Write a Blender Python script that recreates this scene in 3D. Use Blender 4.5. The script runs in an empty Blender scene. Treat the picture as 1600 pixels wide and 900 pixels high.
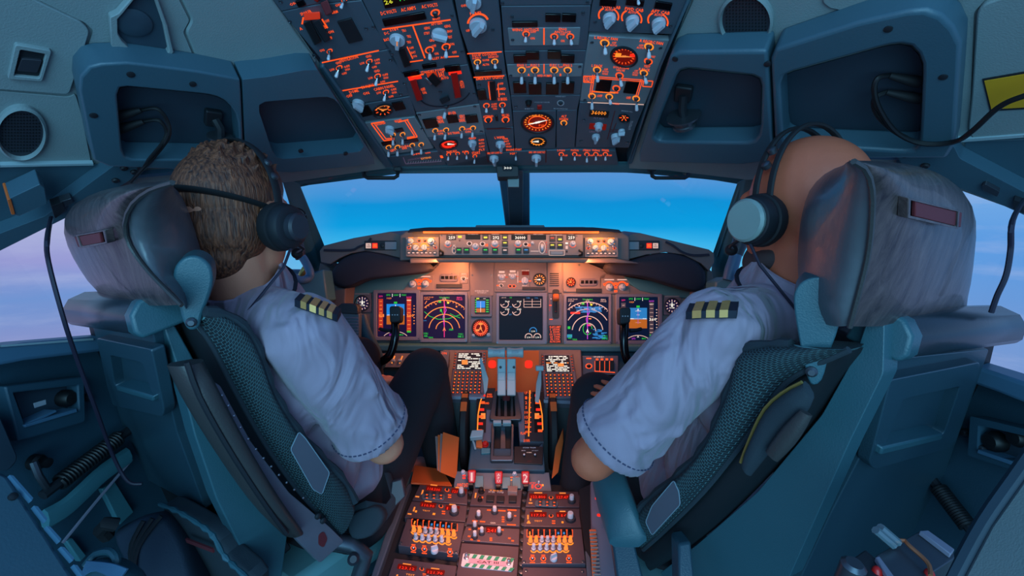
import bpy, bmesh, math, random
from mathutils import Vector, Matrix
from math import sin, cos, pi, radians, sqrt, atan2
random.seed(7)
sc = bpy.context.scene
COL = sc.collection

# ------------------------------------------------------------------ camera
CAM = Vector((0.09, 0.0, 1.22)); YAW = radians(3.0); PIT = radians(-9.3); FPX = 733.0
FWD = Vector((-sin(YAW)*cos(PIT), cos(YAW)*cos(PIT), sin(PIT)))
RGT = Vector((cos(YAW), sin(YAW), 0.0)); UPV = RGT.cross(FWD)
cd = bpy.data.cameras.new('camera'); co = bpy.data.objects.new('camera', cd); COL.objects.link(co)
cd.sensor_width = 36.0; cd.lens = FPX/1600*36.0; cd.clip_start = 0.02; cd.clip_end = 5000
co.matrix_world = Matrix(((RGT.x, UPV.x, -FWD.x, CAM.x), (RGT.y, UPV.y, -FWD.y, CAM.y), (RGT.z, UPV.z, -FWD.z, CAM.z), (0, 0, 0, 1)))
sc.camera = co
vs = sc.view_settings
vs.view_transform = 'Standard'; vs.look = 'None'; vs.exposure = 0.0; vs.gamma = 1.0; vs.use_curve_mapping = False

def lin(c):
    c /= 255.0
    return c/12.92 if c <= 0.04045 else ((c+0.055)/1.055)**2.4
def S(r, g, b): return (lin(r), lin(g), lin(b), 1.0)

# ------------------------------------------------------------------ sky (world)
def make_world():
    w = bpy.data.worlds.new('dusk_sky'); sc.world = w; w.use_nodes = True
    nt = w.node_tree; N = nt.nodes; L = nt.links; N.clear()
    tc = N.new('ShaderNodeTexCoord'); sp = N.new('ShaderNodeSeparateXYZ'); L.new(tc.outputs['Generated'], sp.inputs[0])
    # soft cloud noise, stretched along the horizon
    mp = N.new('ShaderNodeMapping'); mp.inputs['Scale'].default_value = (1.6, 1.6, 9.0); L.new(tc.outputs['Generated'], mp.inputs[0])
    nz = N.new('ShaderNodeTexNoise'); nz.inputs['Scale'].default_value = 1.7; nz.inputs['Detail'].default_value = 6; L.new(mp.outputs[0], nz.inputs[0])
    ad = N.new('ShaderNodeMath'); ad.operation = 'MULTIPLY_ADD'; ad.inputs[1].default_value = 0.05; L.new(nz.outputs['Fac'], ad.inputs[0])
    sb = N.new('ShaderNodeMath'); sb.operation = 'SUBTRACT'; sb.inputs[1].default_value = 0.025; L.new(sp.outputs['Z'], sb.inputs[0]); L.new(sb.outputs[0], ad.inputs[2])
    el = N.new('ShaderNodeMapRange'); el.inputs[1].default_value = -0.45; el.inputs[2].default_value = 0.45; L.new(ad.outputs[0], el.inputs[0])
    def ramp(stops):
        r = N.new('ShaderNodeValToRGB'); e = r.color_ramp.elements
        while len(e) < len(stops): e.new(0.5)
        for k, (p, c) in enumerate(stops): e[k].position = p; e[k].color = c
        L.new(el.outputs[0], r.inputs[0]); return r
    q = lambda z: (z+0.45)/0.9
    front = ramp([(q(-.40), S(60, 120, 170)), (q(-.13), S(110, 190, 230)), (q(-.065), S(60, 180, 235)), (q(-.03), S(10, 158, 224)), (q(.02), S(14, 146, 215)), (q(.055), S(80, 150, 216)), (q(.12), S(106, 146, 212)), (q(.4), S(70, 110, 185))])
    side = ramp([(q(-.42), S(140, 140, 185)), (q(-.30), S(128, 140, 190)), (q(-.22), S(146, 146, 196)), (q(-.13), S(112, 146, 206)), (q(-.075), S(150, 152, 208)), (q(-.02), S(170, 176, 216)), (q(.05), S(126, 170, 214)), (q(.4), S(80, 130, 190))])
    side2 = ramp([(q(-.42), S(104, 130, 180)), (q(-.25), S(122, 150, 204)), (q(-.13), S(104, 150, 212)), (q(-.05), S(92, 152, 220)), (q(.02), S(110, 164, 224)), (q(.1), S(120, 160, 214)), (q(.4), S(80, 130, 190))])
    rs_ = N.new('ShaderNodeMath'); rs_.operation = 'GREATER_THAN'; rs_.inputs[1].default_value = 0; L.new(sp.outputs['X'], rs_.inputs[0])
    sm = N.new('ShaderNodeMix'); sm.data_type = 'RGBA'; L.new(rs_.outputs[0], sm.inputs[0]); L.new(side.outputs[0], sm.inputs[6]); L.new(side2.outputs[0], sm.inputs[7])
    az = N.new('ShaderNodeMapRange'); az.interpolation_type = 'SMOOTHSTEP'
    ab = N.new('ShaderNodeMath'); ab.operation = 'ABSOLUTE'; L.new(sp.outputs['X'], ab.inputs[0])
    az.inputs[1].default_value = 0.38; az.inputs[2].default_value = 0.68; L.new(ab.outputs[0], az.inputs[0])
    mx = N.new('ShaderNodeMix'); mx.data_type = 'RGBA'; L.new(az.outputs[0], mx.inputs[0]); L.new(front.outputs[0], mx.inputs[6]); L.new(sm.outputs[2], mx.inputs[7])
    # wispy cloud streaks
    n2 = N.new('ShaderNodeTexNoise'); n2.inputs['Scale'].default_value = 4.0; n2.inputs['Detail'].default_value = 8; n2.inputs['Roughness'].default_value = .6; L.new(mp.outputs[0], n2.inputs[0])
    m2 = N.new('ShaderNodeMapRange'); m2.inputs[1].default_value = .48; m2.inputs[2].default_value = .8; m2.inputs[3].default_value = 0; m2.inputs[4].default_value = .35; L.new(n2.outputs['Fac'], m2.inputs[0])
    m2b = N.new('ShaderNodeMath'); m2b.operation = 'MULTIPLY'; L.new(m2.outputs[0], m2b.inputs[0]); L.new(az.outputs[0], m2b.inputs[1])
    mx2 = N.new('ShaderNodeMix'); mx2.data_type = 'RGBA'; L.new(m2b.outputs[0], mx2.inputs[0]); L.new(mx.outputs[2], mx2.inputs[6]); mx2.inputs[7].default_value = S(190, 196, 226)
    bg = N.new('ShaderNodeBackground'); bg.inputs[1].default_value = 1.06; L.new(mx2.outputs[2], bg.inputs[0])
    out = N.new('ShaderNodeOutputWorld'); L.new(bg.outputs[0], out.inputs[0])
make_world()

# ------------------------------------------------------------------ mapping pixels to rays, planes
def ray(px, py): return FWD + RGT*((px-800)/FPX) + UPV*((450-py)/FPX)
def P(px, py, d): return CAM + ray(px, py)*d

# ------------------------------------------------------------------ lamps
def area(name, loc, target, sx, sy, power, col, spread=180):
    d = bpy.data.lights.new(name, 'AREA'); d.shape = 'RECTANGLE'; d.size = sx; d.size_y = sy; d.energy = power; d.color = col[:3]; d.spread = radians(spread)
    o = bpy.data.objects.new(name, d); COL.objects.link(o); o.location = loc
    o.rotation_euler = (Vector(target)-Vector(loc)).to_track_quat('-Z', 'Y').to_euler(); return o
area('added_fill_top', (0.0, -0.75, 1.75), (0.0, 1.0, 0.75), 1.3, 0.5, 10, (0.26, 0.68, 0.95))  # unseen cool fill added overhead to brighten the interior
area('added_fill_aft', (0.05, -1.25, 1.15), (0.05, 1.0, 1.25), 1.5, 1.7, 31, (0.30, 0.70, 0.96))  # large soft fill added behind the camera to lift ceiling and panels
ORANGE = (1.0, 0.26, 0.07)

# ------------------------------------------------------------------ materials
MAT = {}
def mat(name, col, rough=.5, metal=0.0, var=0.12, vs=14.0, bump=0.0, bs=220.0, emit=0.0, coat=0.0, alpha=None, sheen=0.0):
    m = bpy.data.materials.new(name); m.use_nodes = True; nt = m.node_tree; N = nt.nodes; L = nt.links
    b = N['Principled BSDF']; b.inputs['Roughness'].default_value = rough; b.inputs['Metallic'].default_value = metal
    b.inputs['Coat Weight'].default_value = coat
    if sheen: b.inputs['Sheen Weight'].default_value = sheen
    if emit > 0:
        b.inputs['Base Color'].default_value = (col[0]*.3, col[1]*.3, col[2]*.3, 1)
        b.inputs['Emission Color'].default_value = col; b.inputs['Emission Strength'].default_value = emit
        m.cycles.emission_sampling = 'NONE' if emit < 3 else 'AUTO'
    else:
        tc = N.new('ShaderNodeTexCoord')
        nz = N.new('ShaderNodeTexNoise'); nz.inputs['Scale'].default_value = vs; nz.inputs['Detail'].default_value = 6; L.new(tc.outputs['Object'], nz.inputs[0])
        mx = N.new('ShaderNodeMix'); mx.data_type = 'RGBA'
        mx.inputs[6].default_value = tuple(c*(1-var) for c in col[:3])+(1,); mx.inputs[7].default_value = tuple(min(1, c*(1+var)) for c in col[:3])+(1,)
        L.new(nz.outputs['Fac'], mx.inputs[0]); L.new(mx.outputs[2], b.inputs['Base Color'])
        if bump:
            n2 = N.new('ShaderNodeTexNoise'); n2.inputs['Scale'].default_value = bs; n2.inputs['Detail'].default_value = 3; L.new(tc.outputs['Object'], n2.inputs[0])
            bp = N.new('ShaderNodeBump'); bp.inputs['Strength'].default_value = bump; bp.inputs['Distance'].default_value = .002; L.new(n2.outputs['Fac'], bp.inputs['Height']); L.new(bp.outputs[0], b.inputs['Normal'])
    MAT[name] = m; return m
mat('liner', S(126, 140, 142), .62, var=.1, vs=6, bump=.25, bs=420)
mat('liner_edge', S(150, 170, 176), .5)
mat('molding', S(60, 90, 104), .42, var=.1, vs=5, bump=.12, bs=300)
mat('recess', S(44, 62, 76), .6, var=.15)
mat('dark', S(26, 30, 36), .55)
mat('black', S(14, 16, 19), .5)
mat('rubber', S(20, 22, 26), .7)
mat('gloss_black', S(10, 11, 14), .18)
mat('panel', S(74, 86, 98), .5, var=.1, vs=20, bump=.15, bs=500)
mat('panel_light', S(124, 132, 138), .5, var=.1, vs=20, bump=.15, bs=500)
mat('panel_brown', S(128, 112, 108), .55, var=.08, vs=10, bump=.12, bs=500)
mat('panel_purple', S(104, 98, 110), .5, var=.1, vs=12, bump=.12, bs=500)
mat('pedestal_grey', S(72, 62, 70), .5, var=.1, vs=12, bump=.12, bs=500)
mat('bezel', S(120, 118, 134), .42, var=.06)
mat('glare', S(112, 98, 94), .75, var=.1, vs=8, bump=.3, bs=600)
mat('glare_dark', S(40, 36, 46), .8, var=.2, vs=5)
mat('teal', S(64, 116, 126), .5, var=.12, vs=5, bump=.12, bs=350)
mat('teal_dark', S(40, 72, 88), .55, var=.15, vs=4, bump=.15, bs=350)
mat('sill', S(74, 112, 138), .4, var=.1)
mat('seat_shell', S(42, 68, 80), .36, var=.14, vs=3.5, bump=.2, bs=450)
mat('seat_frame', S(50, 88, 98), .38, var=.12, vs=5, bump=.2, bs=450)
mat('roll', S(40, 46, 54), .26, var=.25, vs=10, bump=.1)
mat('seat_plate', S(116, 116, 128), .45, metal=.4, var=.25, vs=12)
mat('seat_dark', S(14, 20, 26), .6)
mat('arm_pad', S(58, 56, 56), .45, var=.15, vs=8, bump=.2, bs=300)
mat('grey_patch', S(84, 86, 98), .7, var=.1)
mat('patch_edge', S(120, 138, 148), .7)
mat('strap', S(36, 48, 56), .85, var=.2, bump=.4, bs=900)
mat('metal', S(178, 184, 192), .3, metal=.9, var=.1)
mat('metal_dark', S(90, 96, 104), .4, metal=.8, var=.1)
mat('brass', S(190, 160, 90), .35, metal=.8)
mat('copper', S(196, 120, 84), .4, metal=.7)
mat('knob', S(176, 184, 196), .4, var=.1)
mat('knob_dark', S(44, 46, 54), .45)
mat('lever_tip', S(206, 206, 214), .35, coat=.3)
mat('handle_white', S(150, 166, 170), .45, var=.06)
mat('red_guard', S(190, 24, 20), .35)
mat('red_dull', S(104, 34, 40), .6)
mat('yellow', S(214, 152, 22), .6, var=.1)
mat('orange_card', S(206, 96, 40), .6, var=.1)
mat('skin', S(220, 142, 112), .5, var=.1, vs=22, bump=.15, bs=300)
mat('skin_dark', S(200, 104, 74), .5, var=.14, vs=22, bump=.15, bs=300)
mat('beard', S(70, 52, 52), .8, var=.3, vs=60)
mat('trousers', S(28, 25, 32), .85, var=.15, bump=.3, bs=700)
mat('stitch', S(70, 72, 100), .8)
mat('gold', S(236, 178, 108), .4, metal=.5, var=.15, vs=80)
mat('navy', S(22, 28, 44), .7)
mat('white_print', S(190, 196, 204), .6)
mat('pink_print', S(206, 150, 170), .6)
mat('green_print', S(36, 136, 104), .6)
mat('screw', S(96, 104, 114), .35, metal=.8)
mat('cup_grey', S(130, 150, 146), .4)
mat('cable', S(40, 34, 52), .5)
mat('blue_bag', S(30, 44, 60), .8, var=.25, bump=.3, bs=300)
mat('floor', S(60, 62, 66), .8, var=.2)
mat('clear_plastic', S(86, 104, 112), .15, coat=.5)
# things that give off light
mat('lit', S(255, 84, 28), emit=1.15)
mat('lit_bright', S(255, 140, 40), emit=1.1)
mat('lit_red', S(255, 40, 20), emit=1.0)
mat('lit_dim', S(190, 50, 24), emit=.8)
mat('lit_yellow', S(226, 222, 60), emit=.9)
mat('lit_green', S(40, 200, 60), emit=.85)
mat('lit_white', S(244, 240, 226), emit=1.0)
mat('lit_pinkwhite', S(230, 190, 176), emit=.8)
mat('lit_magenta', S(240, 40, 130), emit=.9)
mat('lit_cyan', S(40, 130, 200), emit=.8)
mat('lit_blue', S(20, 130, 220), emit=.9)
mat('lit_brown', S(190, 100, 20), emit=.8)
mat('lit_orange', S(250, 140, 60), emit=.9)
mat('lit_purple', S(200, 60, 220), emit=.8)
mat('strip', S(255, 104, 36), emit=1.3)
mat('screen_violet', S(32, 22, 66), .15, emit=.55)
mat('screen_navy', S(10, 28, 62), .15, emit=.55)
mat('screen_dark', S(18, 28, 44), .15, emit=.55)
mat('lcd_off', S(24, 40, 46), .2, emit=.35)
mat('red_window', S(110, 16, 10), .2, emit=.8)

for k_ in ('screen_violet', 'screen_navy', 'screen_dark', 'lcd_off', 'red_window'):
    b_ = MAT[k_].node_tree.nodes['Principled BSDF']; b_.inputs['Roughness'].default_value = .5; b_.inputs['Specular IOR Level'].default_value = .12
def glass_mat():
    m = bpy.data.materials.new('window_glass'); m.use_nodes = True; nt = m.node_tree; N = nt.nodes; L = nt.links
    N.remove(N['Principled BSDF']); t = N.new('ShaderNodeBsdfTransparent'); g = N.new('ShaderNodeBsdfGlossy'); g.inputs['Roughness'].default_value = .03
    mx = N.new('ShaderNodeMixShader'); fr = N.new('ShaderNodeFresnel'); fr.inputs[0].default_value = 1.35
    mu = N.new('ShaderNodeMath'); mu.operation = 'MULTIPLY'; mu.inputs[1].default_value = .04; L.new(fr.outputs[0], mu.inputs[0])
    t.inputs[0].default_value = (.96, .985, .99, 1)
    L.new(mu.outputs[0], mx.inputs[0]); L.new(t.outputs[0], mx.inputs[1]); L.new(g.outputs[0], mx.inputs[2]); L.new(mx.outputs[0], N['Material Output'].inputs[0]); MAT['glass'] = m
glass_mat()

def leather_mat():
    m = mat('leather', S(84, 74, 80), .34, coat=.15); nt = m.node_tree; N = nt.nodes; L = nt.links; b = N['Principled BSDF']
    tc = N.new('ShaderNodeTexCoord'); mp = N.new('ShaderNodeMapping'); mp.inputs['Scale'].default_value = (34, 34, 5); L.new(tc.outputs['Object'], mp.inputs[0])
    n = N.new('ShaderNodeTexNoise'); n.inputs['Scale'].default_value = 1.6; n.inputs['Detail'].default_value = 7; n.inputs['Roughness'].default_value = .65; n.inputs['Distortion'].default_value = .6; L.new(mp.outputs[0], n.inputs[0])
    r = N.new('ShaderNodeValToRGB'); e = r.color_ramp.elements; e[0].position = .3; e[0].color = S(30, 27, 31); e[1].position = .74; e[1].color = S(104, 84, 82); L.new(n.outputs['Fac'], r.inputs[0])
    L.new(r.outputs[0], b.inputs['Base Color'])
    bp = N.new('ShaderNodeBump'); bp.inputs['Strength'].default_value = .35; bp.inputs['Distance'].default_value = .004; L.new(n.outputs['Fac'], bp.inputs['Height']); L.new(bp.outputs[0], b.inputs['Normal'])
    m2 = mat('leather_side', S(84, 88, 94), .34, var=.45, vs=11, bump=.5, bs=40, coat=.1)
leather_mat()

def mesh_fabric():
    m = mat('mesh_fabric', S(60, 100, 108), .8); nt = m.node_tree; N = nt.nodes; L = nt.links; b = N['Principled BSDF']
    uv = N.new('ShaderNodeUVMap')
    mp = N.new('ShaderNodeMapping'); mp.inputs['Scale'].default_value = (1, 1, 1); L.new(uv.outputs[0], mp.inputs[0])
    br = N.new('ShaderNodeTexBrick'); br.inputs['Scale'].default_value = 130; br.inputs['Mortar Size'].default_value = .034; br.inputs['Mortar Smooth'].default_value = .6
    br.inputs['Color1'].default_value = S(14, 26, 32); br.inputs['Color2'].default_value = S(22, 38, 46); br.inputs['Mortar'].default_value = S(96, 142, 146)
    br.inputs['Brick Width'].default_value = .8; br.inputs['Row Height'].default_value = .62
    L.new(mp.outputs[0], br.inputs[0]); L.new(br.outputs['Color'], b.inputs['Base Color'])
    bp = N.new('ShaderNodeBump'); bp.inputs['Strength'].default_value = .6; bp.inputs['Distance'].default_value = .003; L.new(br.outputs['Fac'], bp.inputs['Height']); L.new(bp.outputs[0], b.inputs['Normal'])
mesh_fabric()

def hair_mat():
    m = mat('hair', S(80, 60, 48), .55); nt = m.node_tree; N = nt.nodes; L = nt.links; b = N['Principled BSDF']
    tc = N.new('ShaderNodeTexCoord'); mp = N.new('ShaderNodeMapping'); mp.inputs['Scale'].default_value = (120, 120, 16); L.new(tc.outputs['Object'], mp.inputs[0])
    n = N.new('ShaderNodeTexNoise'); n.inputs['Scale'].default_value = 2; n.inputs['Detail'].default_value = 5; n.inputs['Distortion'].default_value = .5; L.new(mp.outputs[0], n.inputs[0])
    r = N.new('ShaderNodeValToRGB'); e = r.color_ramp.elements; e[0].position = .32; e[0].color = S(50, 24, 18); e[1].position = .74; e[1].color = S(150, 86, 56); L.new(n.outputs['Fac'], r.inputs[0]); L.new(r.outputs[0], b.inputs['Base Color'])
    bp = N.new('ShaderNodeBump'); bp.inputs['Strength'].default_value = .9; bp.inputs['Distance'].default_value = .004; L.new(n.outputs['Fac'], bp.inputs['Height']); L.new(bp.outputs[0], b.inputs['Normal'])
hair_mat()

def shirt_mat():
    m = mat('shirt', S(156, 136, 152), .8, sheen=.2); nt = m.node_tree; N = nt.nodes; L = nt.links; b = N['Principled BSDF']
    tc = N.new('ShaderNodeTexCoord'); mp = N.new('ShaderNodeMapping'); mp.inputs['Scale'].default_value = (9, 9, 4); mp.inputs['Rotation'].default_value = (.3, .4, .2); L.new(tc.outputs['Object'], mp.inputs[0])
    n = N.new('ShaderNodeTexNoise'); n.inputs['Scale'].default_value = 1.3; n.inputs['Detail'].default_value = 2.3; n.inputs['Roughness'].default_value = .4; n.inputs['Distortion'].default_value = 1.2; L.new(mp.outputs[0], n.inputs[0])
    bp = N.new('ShaderNodeBump'); bp.inputs['Strength'].default_value = 1.0; bp.inputs['Distance'].default_value = .045; L.new(n.outputs['Fac'], bp.inputs['Height'])
    n2 = N.new('ShaderNodeTexNoise'); n2.inputs['Scale'].default_value = 900; L.new(tc.outputs['Object'], n2.inputs[0])
    b2 = N.new('ShaderNodeBump'); b2.inputs['Strength'].default_value = .15; b2.inputs['Distance'].default_value = .001; L.new(n2.outputs['Fac'], b2.inputs['Height']); L.new(bp.outputs[0], b2.inputs['Normal']); L.new(b2.outputs[0], b.inputs['Normal'])
shirt_mat()

# ------------------------------------------------------------------ mesh helpers
ORG = {}
class MB:
    """collects shapes in world coordinates; build() links them as ONE mesh object"""
    def __init__(s): s.bm = bmesh.new(); s.mats = []; s.cur = 0; s.uvs = []
    def use(s, m):
        if m not in s.mats: s.mats.append(m)
        s.cur = s.mats.index(m); return s
    def face(s, vs_):
        try: f = s.bm.faces.new(vs_); f.material_index = s.cur; return f
        except ValueError: return None
    def poly(s, pts): return s.face([s.bm.verts.new(p) for p in pts])
    def prism(s, pts, vec):
        vec = Vector(vec)
        a = [s.bm.verts.new(p) for p in pts]; b = [s.bm.verts.new(Vector(p)+vec) for p in pts]; n = len(a)
        s.face(a[::-1]); s.face(b)
        for i in range(n): s.face([a[i], a[(i+1) % n], b[(i+1) % n], b[i]])
        return s
    def hexa(s, p8):  # 4 back corners then 4 front corners
        v = [s.bm.verts.new(p) for p in p8]
        for q in ((3, 2, 1, 0), (4, 5, 6, 7), (0, 1, 5, 4), (1, 2, 6, 5), (2, 3, 7, 6), (3, 0, 4, 7)): s.face([v[k] for k in q])
        return s
    def box(s, c, u, v, n, a, b, h):  # centre, axes, full sizes
        c = Vector(c); pts = [c+u*(x*a/2)+v*(y*b/2) for x, y in ((-1, -1), (1, -1), (1, 1), (-1, 1))]
        return s.prism([p-n*(h/2) for p in pts], n*h)
    def loft(s, rings, cap=True, closed=True):
        R = [[s.bm.verts.new(p) for p in r] for r in rings]; n = len(R[0])
        for i in range(len(R)-1):
            for j in range(n if closed else n-1):
                k = (j+1) % n; s.face([R[i][j], R[i][k], R[i+1][k], R[i+1][j]])
        if cap and closed: s.face(R[0][::-1]); s.face(R[-1])
        return s
    def tube(s, pts, r, seg=8, flat=None):
        pts = [Vector(p) for p in pts]; m = len(pts); rr = r if isinstance(r, (list, tuple)) else [r]*m
        rings = []; nrm = None
        for i in range(m):
            t = (pts[min(i+1, m-1)]-pts[max(i-1, 0)]).normalized()
            if nrm is None:
                nrm = t.orthogonal().normalized() if flat is None else (Vector(flat)-t*t.dot(Vector(flat))).normalized()
            else: nrm = (nrm-t*t.dot(nrm)).normalized()
            bn = t.cross(nrm)
            q = rr[i]; ra, rb = (q if isinstance(q, (list, tuple)) else (q, q))
            rings.append([pts[i]+nrm*(cos(2*pi*k/seg)*ra)+bn*(sin(2*pi*k/seg)*rb) for k in range(seg)])
        return s.loft(rings)
    def lathe(s, o, axis, prof, seg=16, ref=None, su=1.0):
        axis = Vector(axis).normalized(); u = axis.orthogonal().normalized() if ref is None else (Vector(ref)-axis*axis.dot(Vector(ref))).normalized(); v = axis.cross(u)
        return s.loft([[Vector(o)+axis*h+(u*cos(2*pi*k/seg)*su+v*sin(2*pi*k/seg))*max(r, 1e-5) for k in range(seg)] for r, h in prof])
    def ell(s, c, a, b, d, seg=16, rg=10):
        c = Vector(c); rings = []
        for i in range(1, rg):
            th = pi*i/rg
            rings.append([c+a*(sin(th)*cos(2*pi*k/seg))+b*(sin(th)*sin(2*pi*k/seg))+d*cos(th) for k in range(seg)])
        R = [[s.bm.verts.new(p) for p in r] for r in rings]; t = s.bm.verts.new(c+d); bt = s.bm.verts.new(c-d)
        for j in range(seg):
            k = (j+1) % seg; s.face([t, R[0][k], R[0][j]][::-1]); s.face([bt, R[-1][j], R[-1][k]][::-1])
            for i in range(len(R)-1): s.face([R[i][j], R[i+1][j], R[i+1][k], R[i][k]])
        return s
    def cap(s, p1, r1, p2, r2, seg=14):  # tapered capsule
        p1 = Vector(p1); p2 = Vector(p2); ax = (p2-p1); L_ = ax.length; ax.normalize(); pr = []
        for i in range(5): a = pi/2*(1-i/4); pr.append((r1*cos(a), -r1*sin(a)))
        for i in range(5): a = pi/2*i/4; pr.append((r2*cos(a), L_+r2*sin(a)))
        return s.lathe(p1, ax, pr, seg)
    def build(s, name, mats=None, parent=None, bevel=0.0, seg=2, angle=38, base=None, smooth=True, subsurf=0):
        bm = s.bm
        bmesh.ops.recalc_face_normals(bm, faces=bm.faces[:])
        if parent is not None: o0 = ORG[parent.name]
        elif base is not None: o0 = Vector(base)
        else:
            o0 = Vector((0, 0, 0)); zs = 1e9
            for v in bm.verts: o0 += v.co; zs = min(zs, v.co.z)
            o0 /= max(1, len(bm.verts)); o0.z = zs
        for v in bm.verts: v.co -= o0
        me = bpy.data.meshes.new(name); bm.to_mesh(me); bm.free()
        for mm in (s.mats if s.mats else ([mats] if isinstance(mats, str) else mats)): me.materials.append(MAT[mm])
        if smooth:
            me.polygons.foreach_set('use_smooth', [True]*len(me.polygons)); me.set_sharp_from_angle(angle=radians(angle))
        o = bpy.data.objects.new(name, me); COL.objects.link(o)
        if parent is None: o.location = o0; ORG[o.name] = o0
        else: o.parent = parent; ORG[o.name] = o0
        if bevel:
            md = o.modifiers.new('bevel', 'BEVEL'); md.width = bevel; md.segments = seg; md.limit_method = 'ANGLE'; md.angle_limit = radians(40); md.harden_normals = False
        if subsurf: md = o.modifiers.new('sub', 'SUBSURF'); md.levels = subsurf; md.render_levels = subsurf
        return o

LABELS = set()
def tag(o, label, cat, group=None):
    assert label not in LABELS, label
    LABELS.add(label); o['label'] = label; o['category'] = cat
    if group: o['group'] = group
    return o
def thing(name, label, cat, loc, group=None):
    o = bpy.data.objects.new(name, None); COL.objects.link(o); o.location = loc; o.empty_display_size = .02
    ORG[o.name] = Vector(loc); return tag(o, label, cat, group)
def struct(o): o['kind'] = 'structure'; return o
def lab(o, s): o['label'] = s; return o

def crom(pts, k=4, closed=True):
    n = len(pts); out = []
    V = [Vector(p) for p in pts]
    for i in range(n if closed else n-1):
        if closed: a, b, c, d = V[i-1], V[i], V[(i+1) % n], V[(i+2) % n]
        else: a, b, c, d = V[max(i-1, 0)], V[i], V[i+1], V[min(i+2, n-1)]
        for j in range(k):
            t = j/k; out.append(.5*((2*b)+(c-a)*t+(2*a-5*b+4*c-d)*t*t+(3*b-a-3*c+d)*t**3))
    if not closed: out.append(V[-1])
    return out
def rnd(pts, r, k=4):
    """round the corners of a closed pixel polygon"""
    out = []; n = len(pts)
    for i in range(n):
        p = Vector(pts[i]); a = Vector(pts[i-1])-p; b = Vector(pts[(i+1) % n])-p
        ra = min(r, a.length*.45); rb = min(r, b.length*.45); s_ = p+a.normalized()*ra; e = p+b.normalized()*rb
        for j in range(k+1):
            t = j/k; out.append(s_*(1-t)**2+p*2*t*(1-t)+e*t*t)
    return out

class Fr:
    """a plane in the cockpit; at(px,py,h) is the point h above it (towards the cabin) seen at a photo pixel"""
    def __init__(s, p0, n, slope=None, vp=None):
        s.p0 = Vector(p0); s.n = Vector(n).normalized()
        if s.n.dot(s.p0-CAM) > 0: s.n = -s.n
        s.slope = slope or (lambda x: 0.0); s.vp = vp
    def at(s, px, py, h=0.0):
        r = ray(px, py); t = (s.p0+s.n*h-CAM).dot(s.n)/r.dot(s.n); return CAM+r*t
    def pts(s, pp, h=0.0): return [s.at(p[0], p[1], h) for p in pp]
    def ax(s, px, py):
        a = s.at(px, py); u = (s.at(px+1, py+s.slope(px))-a); m = u.length; u.normalize(); return u, s.n.cross(u), m
    def lean(s, px, py): return 0.0 if s.vp is None else (s.vp[0]-px)/(s.vp[1]-py)
    def q(s, xc, yc, w, h, a, b, hh=0.0):  # a,b in -.5...5 ; b up
        return s.at(xc+a*w-s.lean(xc, yc)*b*h, yc-b*h+s.slope(xc)*a*w, hh)
    def rect(s, xc, yc, w, h, hh=0.0): return [s.q(xc, yc, w, h, a, b, hh) for a, b in ((-.5, -.5), (.5, -.5), (.5, .5), (-.5, .5))]
def plane3(a, b, c, **k): return Fr(a, (b-a).cross(c-a), **k)

def slab(mb, fr, pp, h0, h1):
    """polygon traced on plane fr, from height h0 to h1"""
    a = [mb.bm.verts.new(p) for p in fr.pts(pp, h1)]; b = [mb.bm.verts.new(p+fr.n*(h0-h1)) for p in fr.pts(pp, h1)]; n = len(a)
    mb.face(a); mb.face(b[::-1])
    for i in range(n): mb.face([a[i], b[i], b[(i+1) % n], a[(i+1) % n]])
    return mb
def ringslab(mb, fr, out, inn, h0, h1):
    n = len(out)
    A = fr.pts(out, h1); B = fr.pts(inn, h1); d = fr.n*(h0-h1)
    V = [[mb.bm.verts.new(p) for p in L_] for L_ in (A, B, [p+d for p in B], [p+d for p in A])]
    for i in range(n):
        k = (i+1) % n
        for j in range(4): mb.face([V[j][i], V[j][k], V[(j+1) % 4][k], V[(j+1) % 4][i]])
    return mb
def pillow(mb, fr, pp, h0, h1, r, k=5, rpx=None, dome=0.0):
    """padded shape: outline traced on fr, edge rounded by r (m); rpx = inset in pixels"""
    c = Vector((sum(p[0] for p in pp)/len(pp), sum(p[1] for p in pp)/len(pp)))
    avg = sum((Vector(p[:2])-c).length for p in pp)/len(pp); ins = (rpx or 18)/avg
    rings = []
    def rg(f, h): return [fr.at(c.x+(p[0]-c.x)*f, c.y+(p[1]-c.y)*f, h1)+fr.n*(h-h1) for p in pp]
    for j in range(k): a = pi/2*(j/k); rings.append(rg(1-ins*(1-sin(a)), h0+r*(1-cos(a))))
    for j in range(k+1): a = pi/2*(j/k); rings.append(rg(1-ins*(1-cos(a)), h1-r+r*sin(a)))
    for f in (.75, .5, .25, .06): rings.append(rg((1-ins)*f, h1+dome*(1-f*f)))
    return mb.loft(rings)

TXT = {}
def text_mesh(s_):
    if s_ not in TXT:
        c = bpy.data.curves.new('t', 'FONT'); c.body = s_; c.resolution_u = 1; c.offset = .012; c.align_x = 'CENTER'; c.align_y = 'CENTER'; c.space_line = .9
        o = bpy.data.objects.new('t', c); COL.objects.link(o)
        me = bpy.data.meshes.new_from_object(o.evaluated_get(bpy.context.evaluated_depsgraph_get()))
        v = [tuple(x.co) for x in me.vertices]; f = [tuple(p.vertices) for p in me.polygons]
        bpy.data.objects.remove(o); bpy.data.curves.remove(c); bpy.data.meshes.remove(me)
        x0 = min(p[0] for p in v); x1 = max(p[0] for p in v); y0 = min(p[1] for p in v); y1 = max(p[1] for p in v)
        TXT[s_] = ([((p[0]-x0)/(x1-x0)-.5, (p[1]-y0)/max(1e-6, y1-y0)-.5) for p in v], f)
    return TXT[s_]

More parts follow.
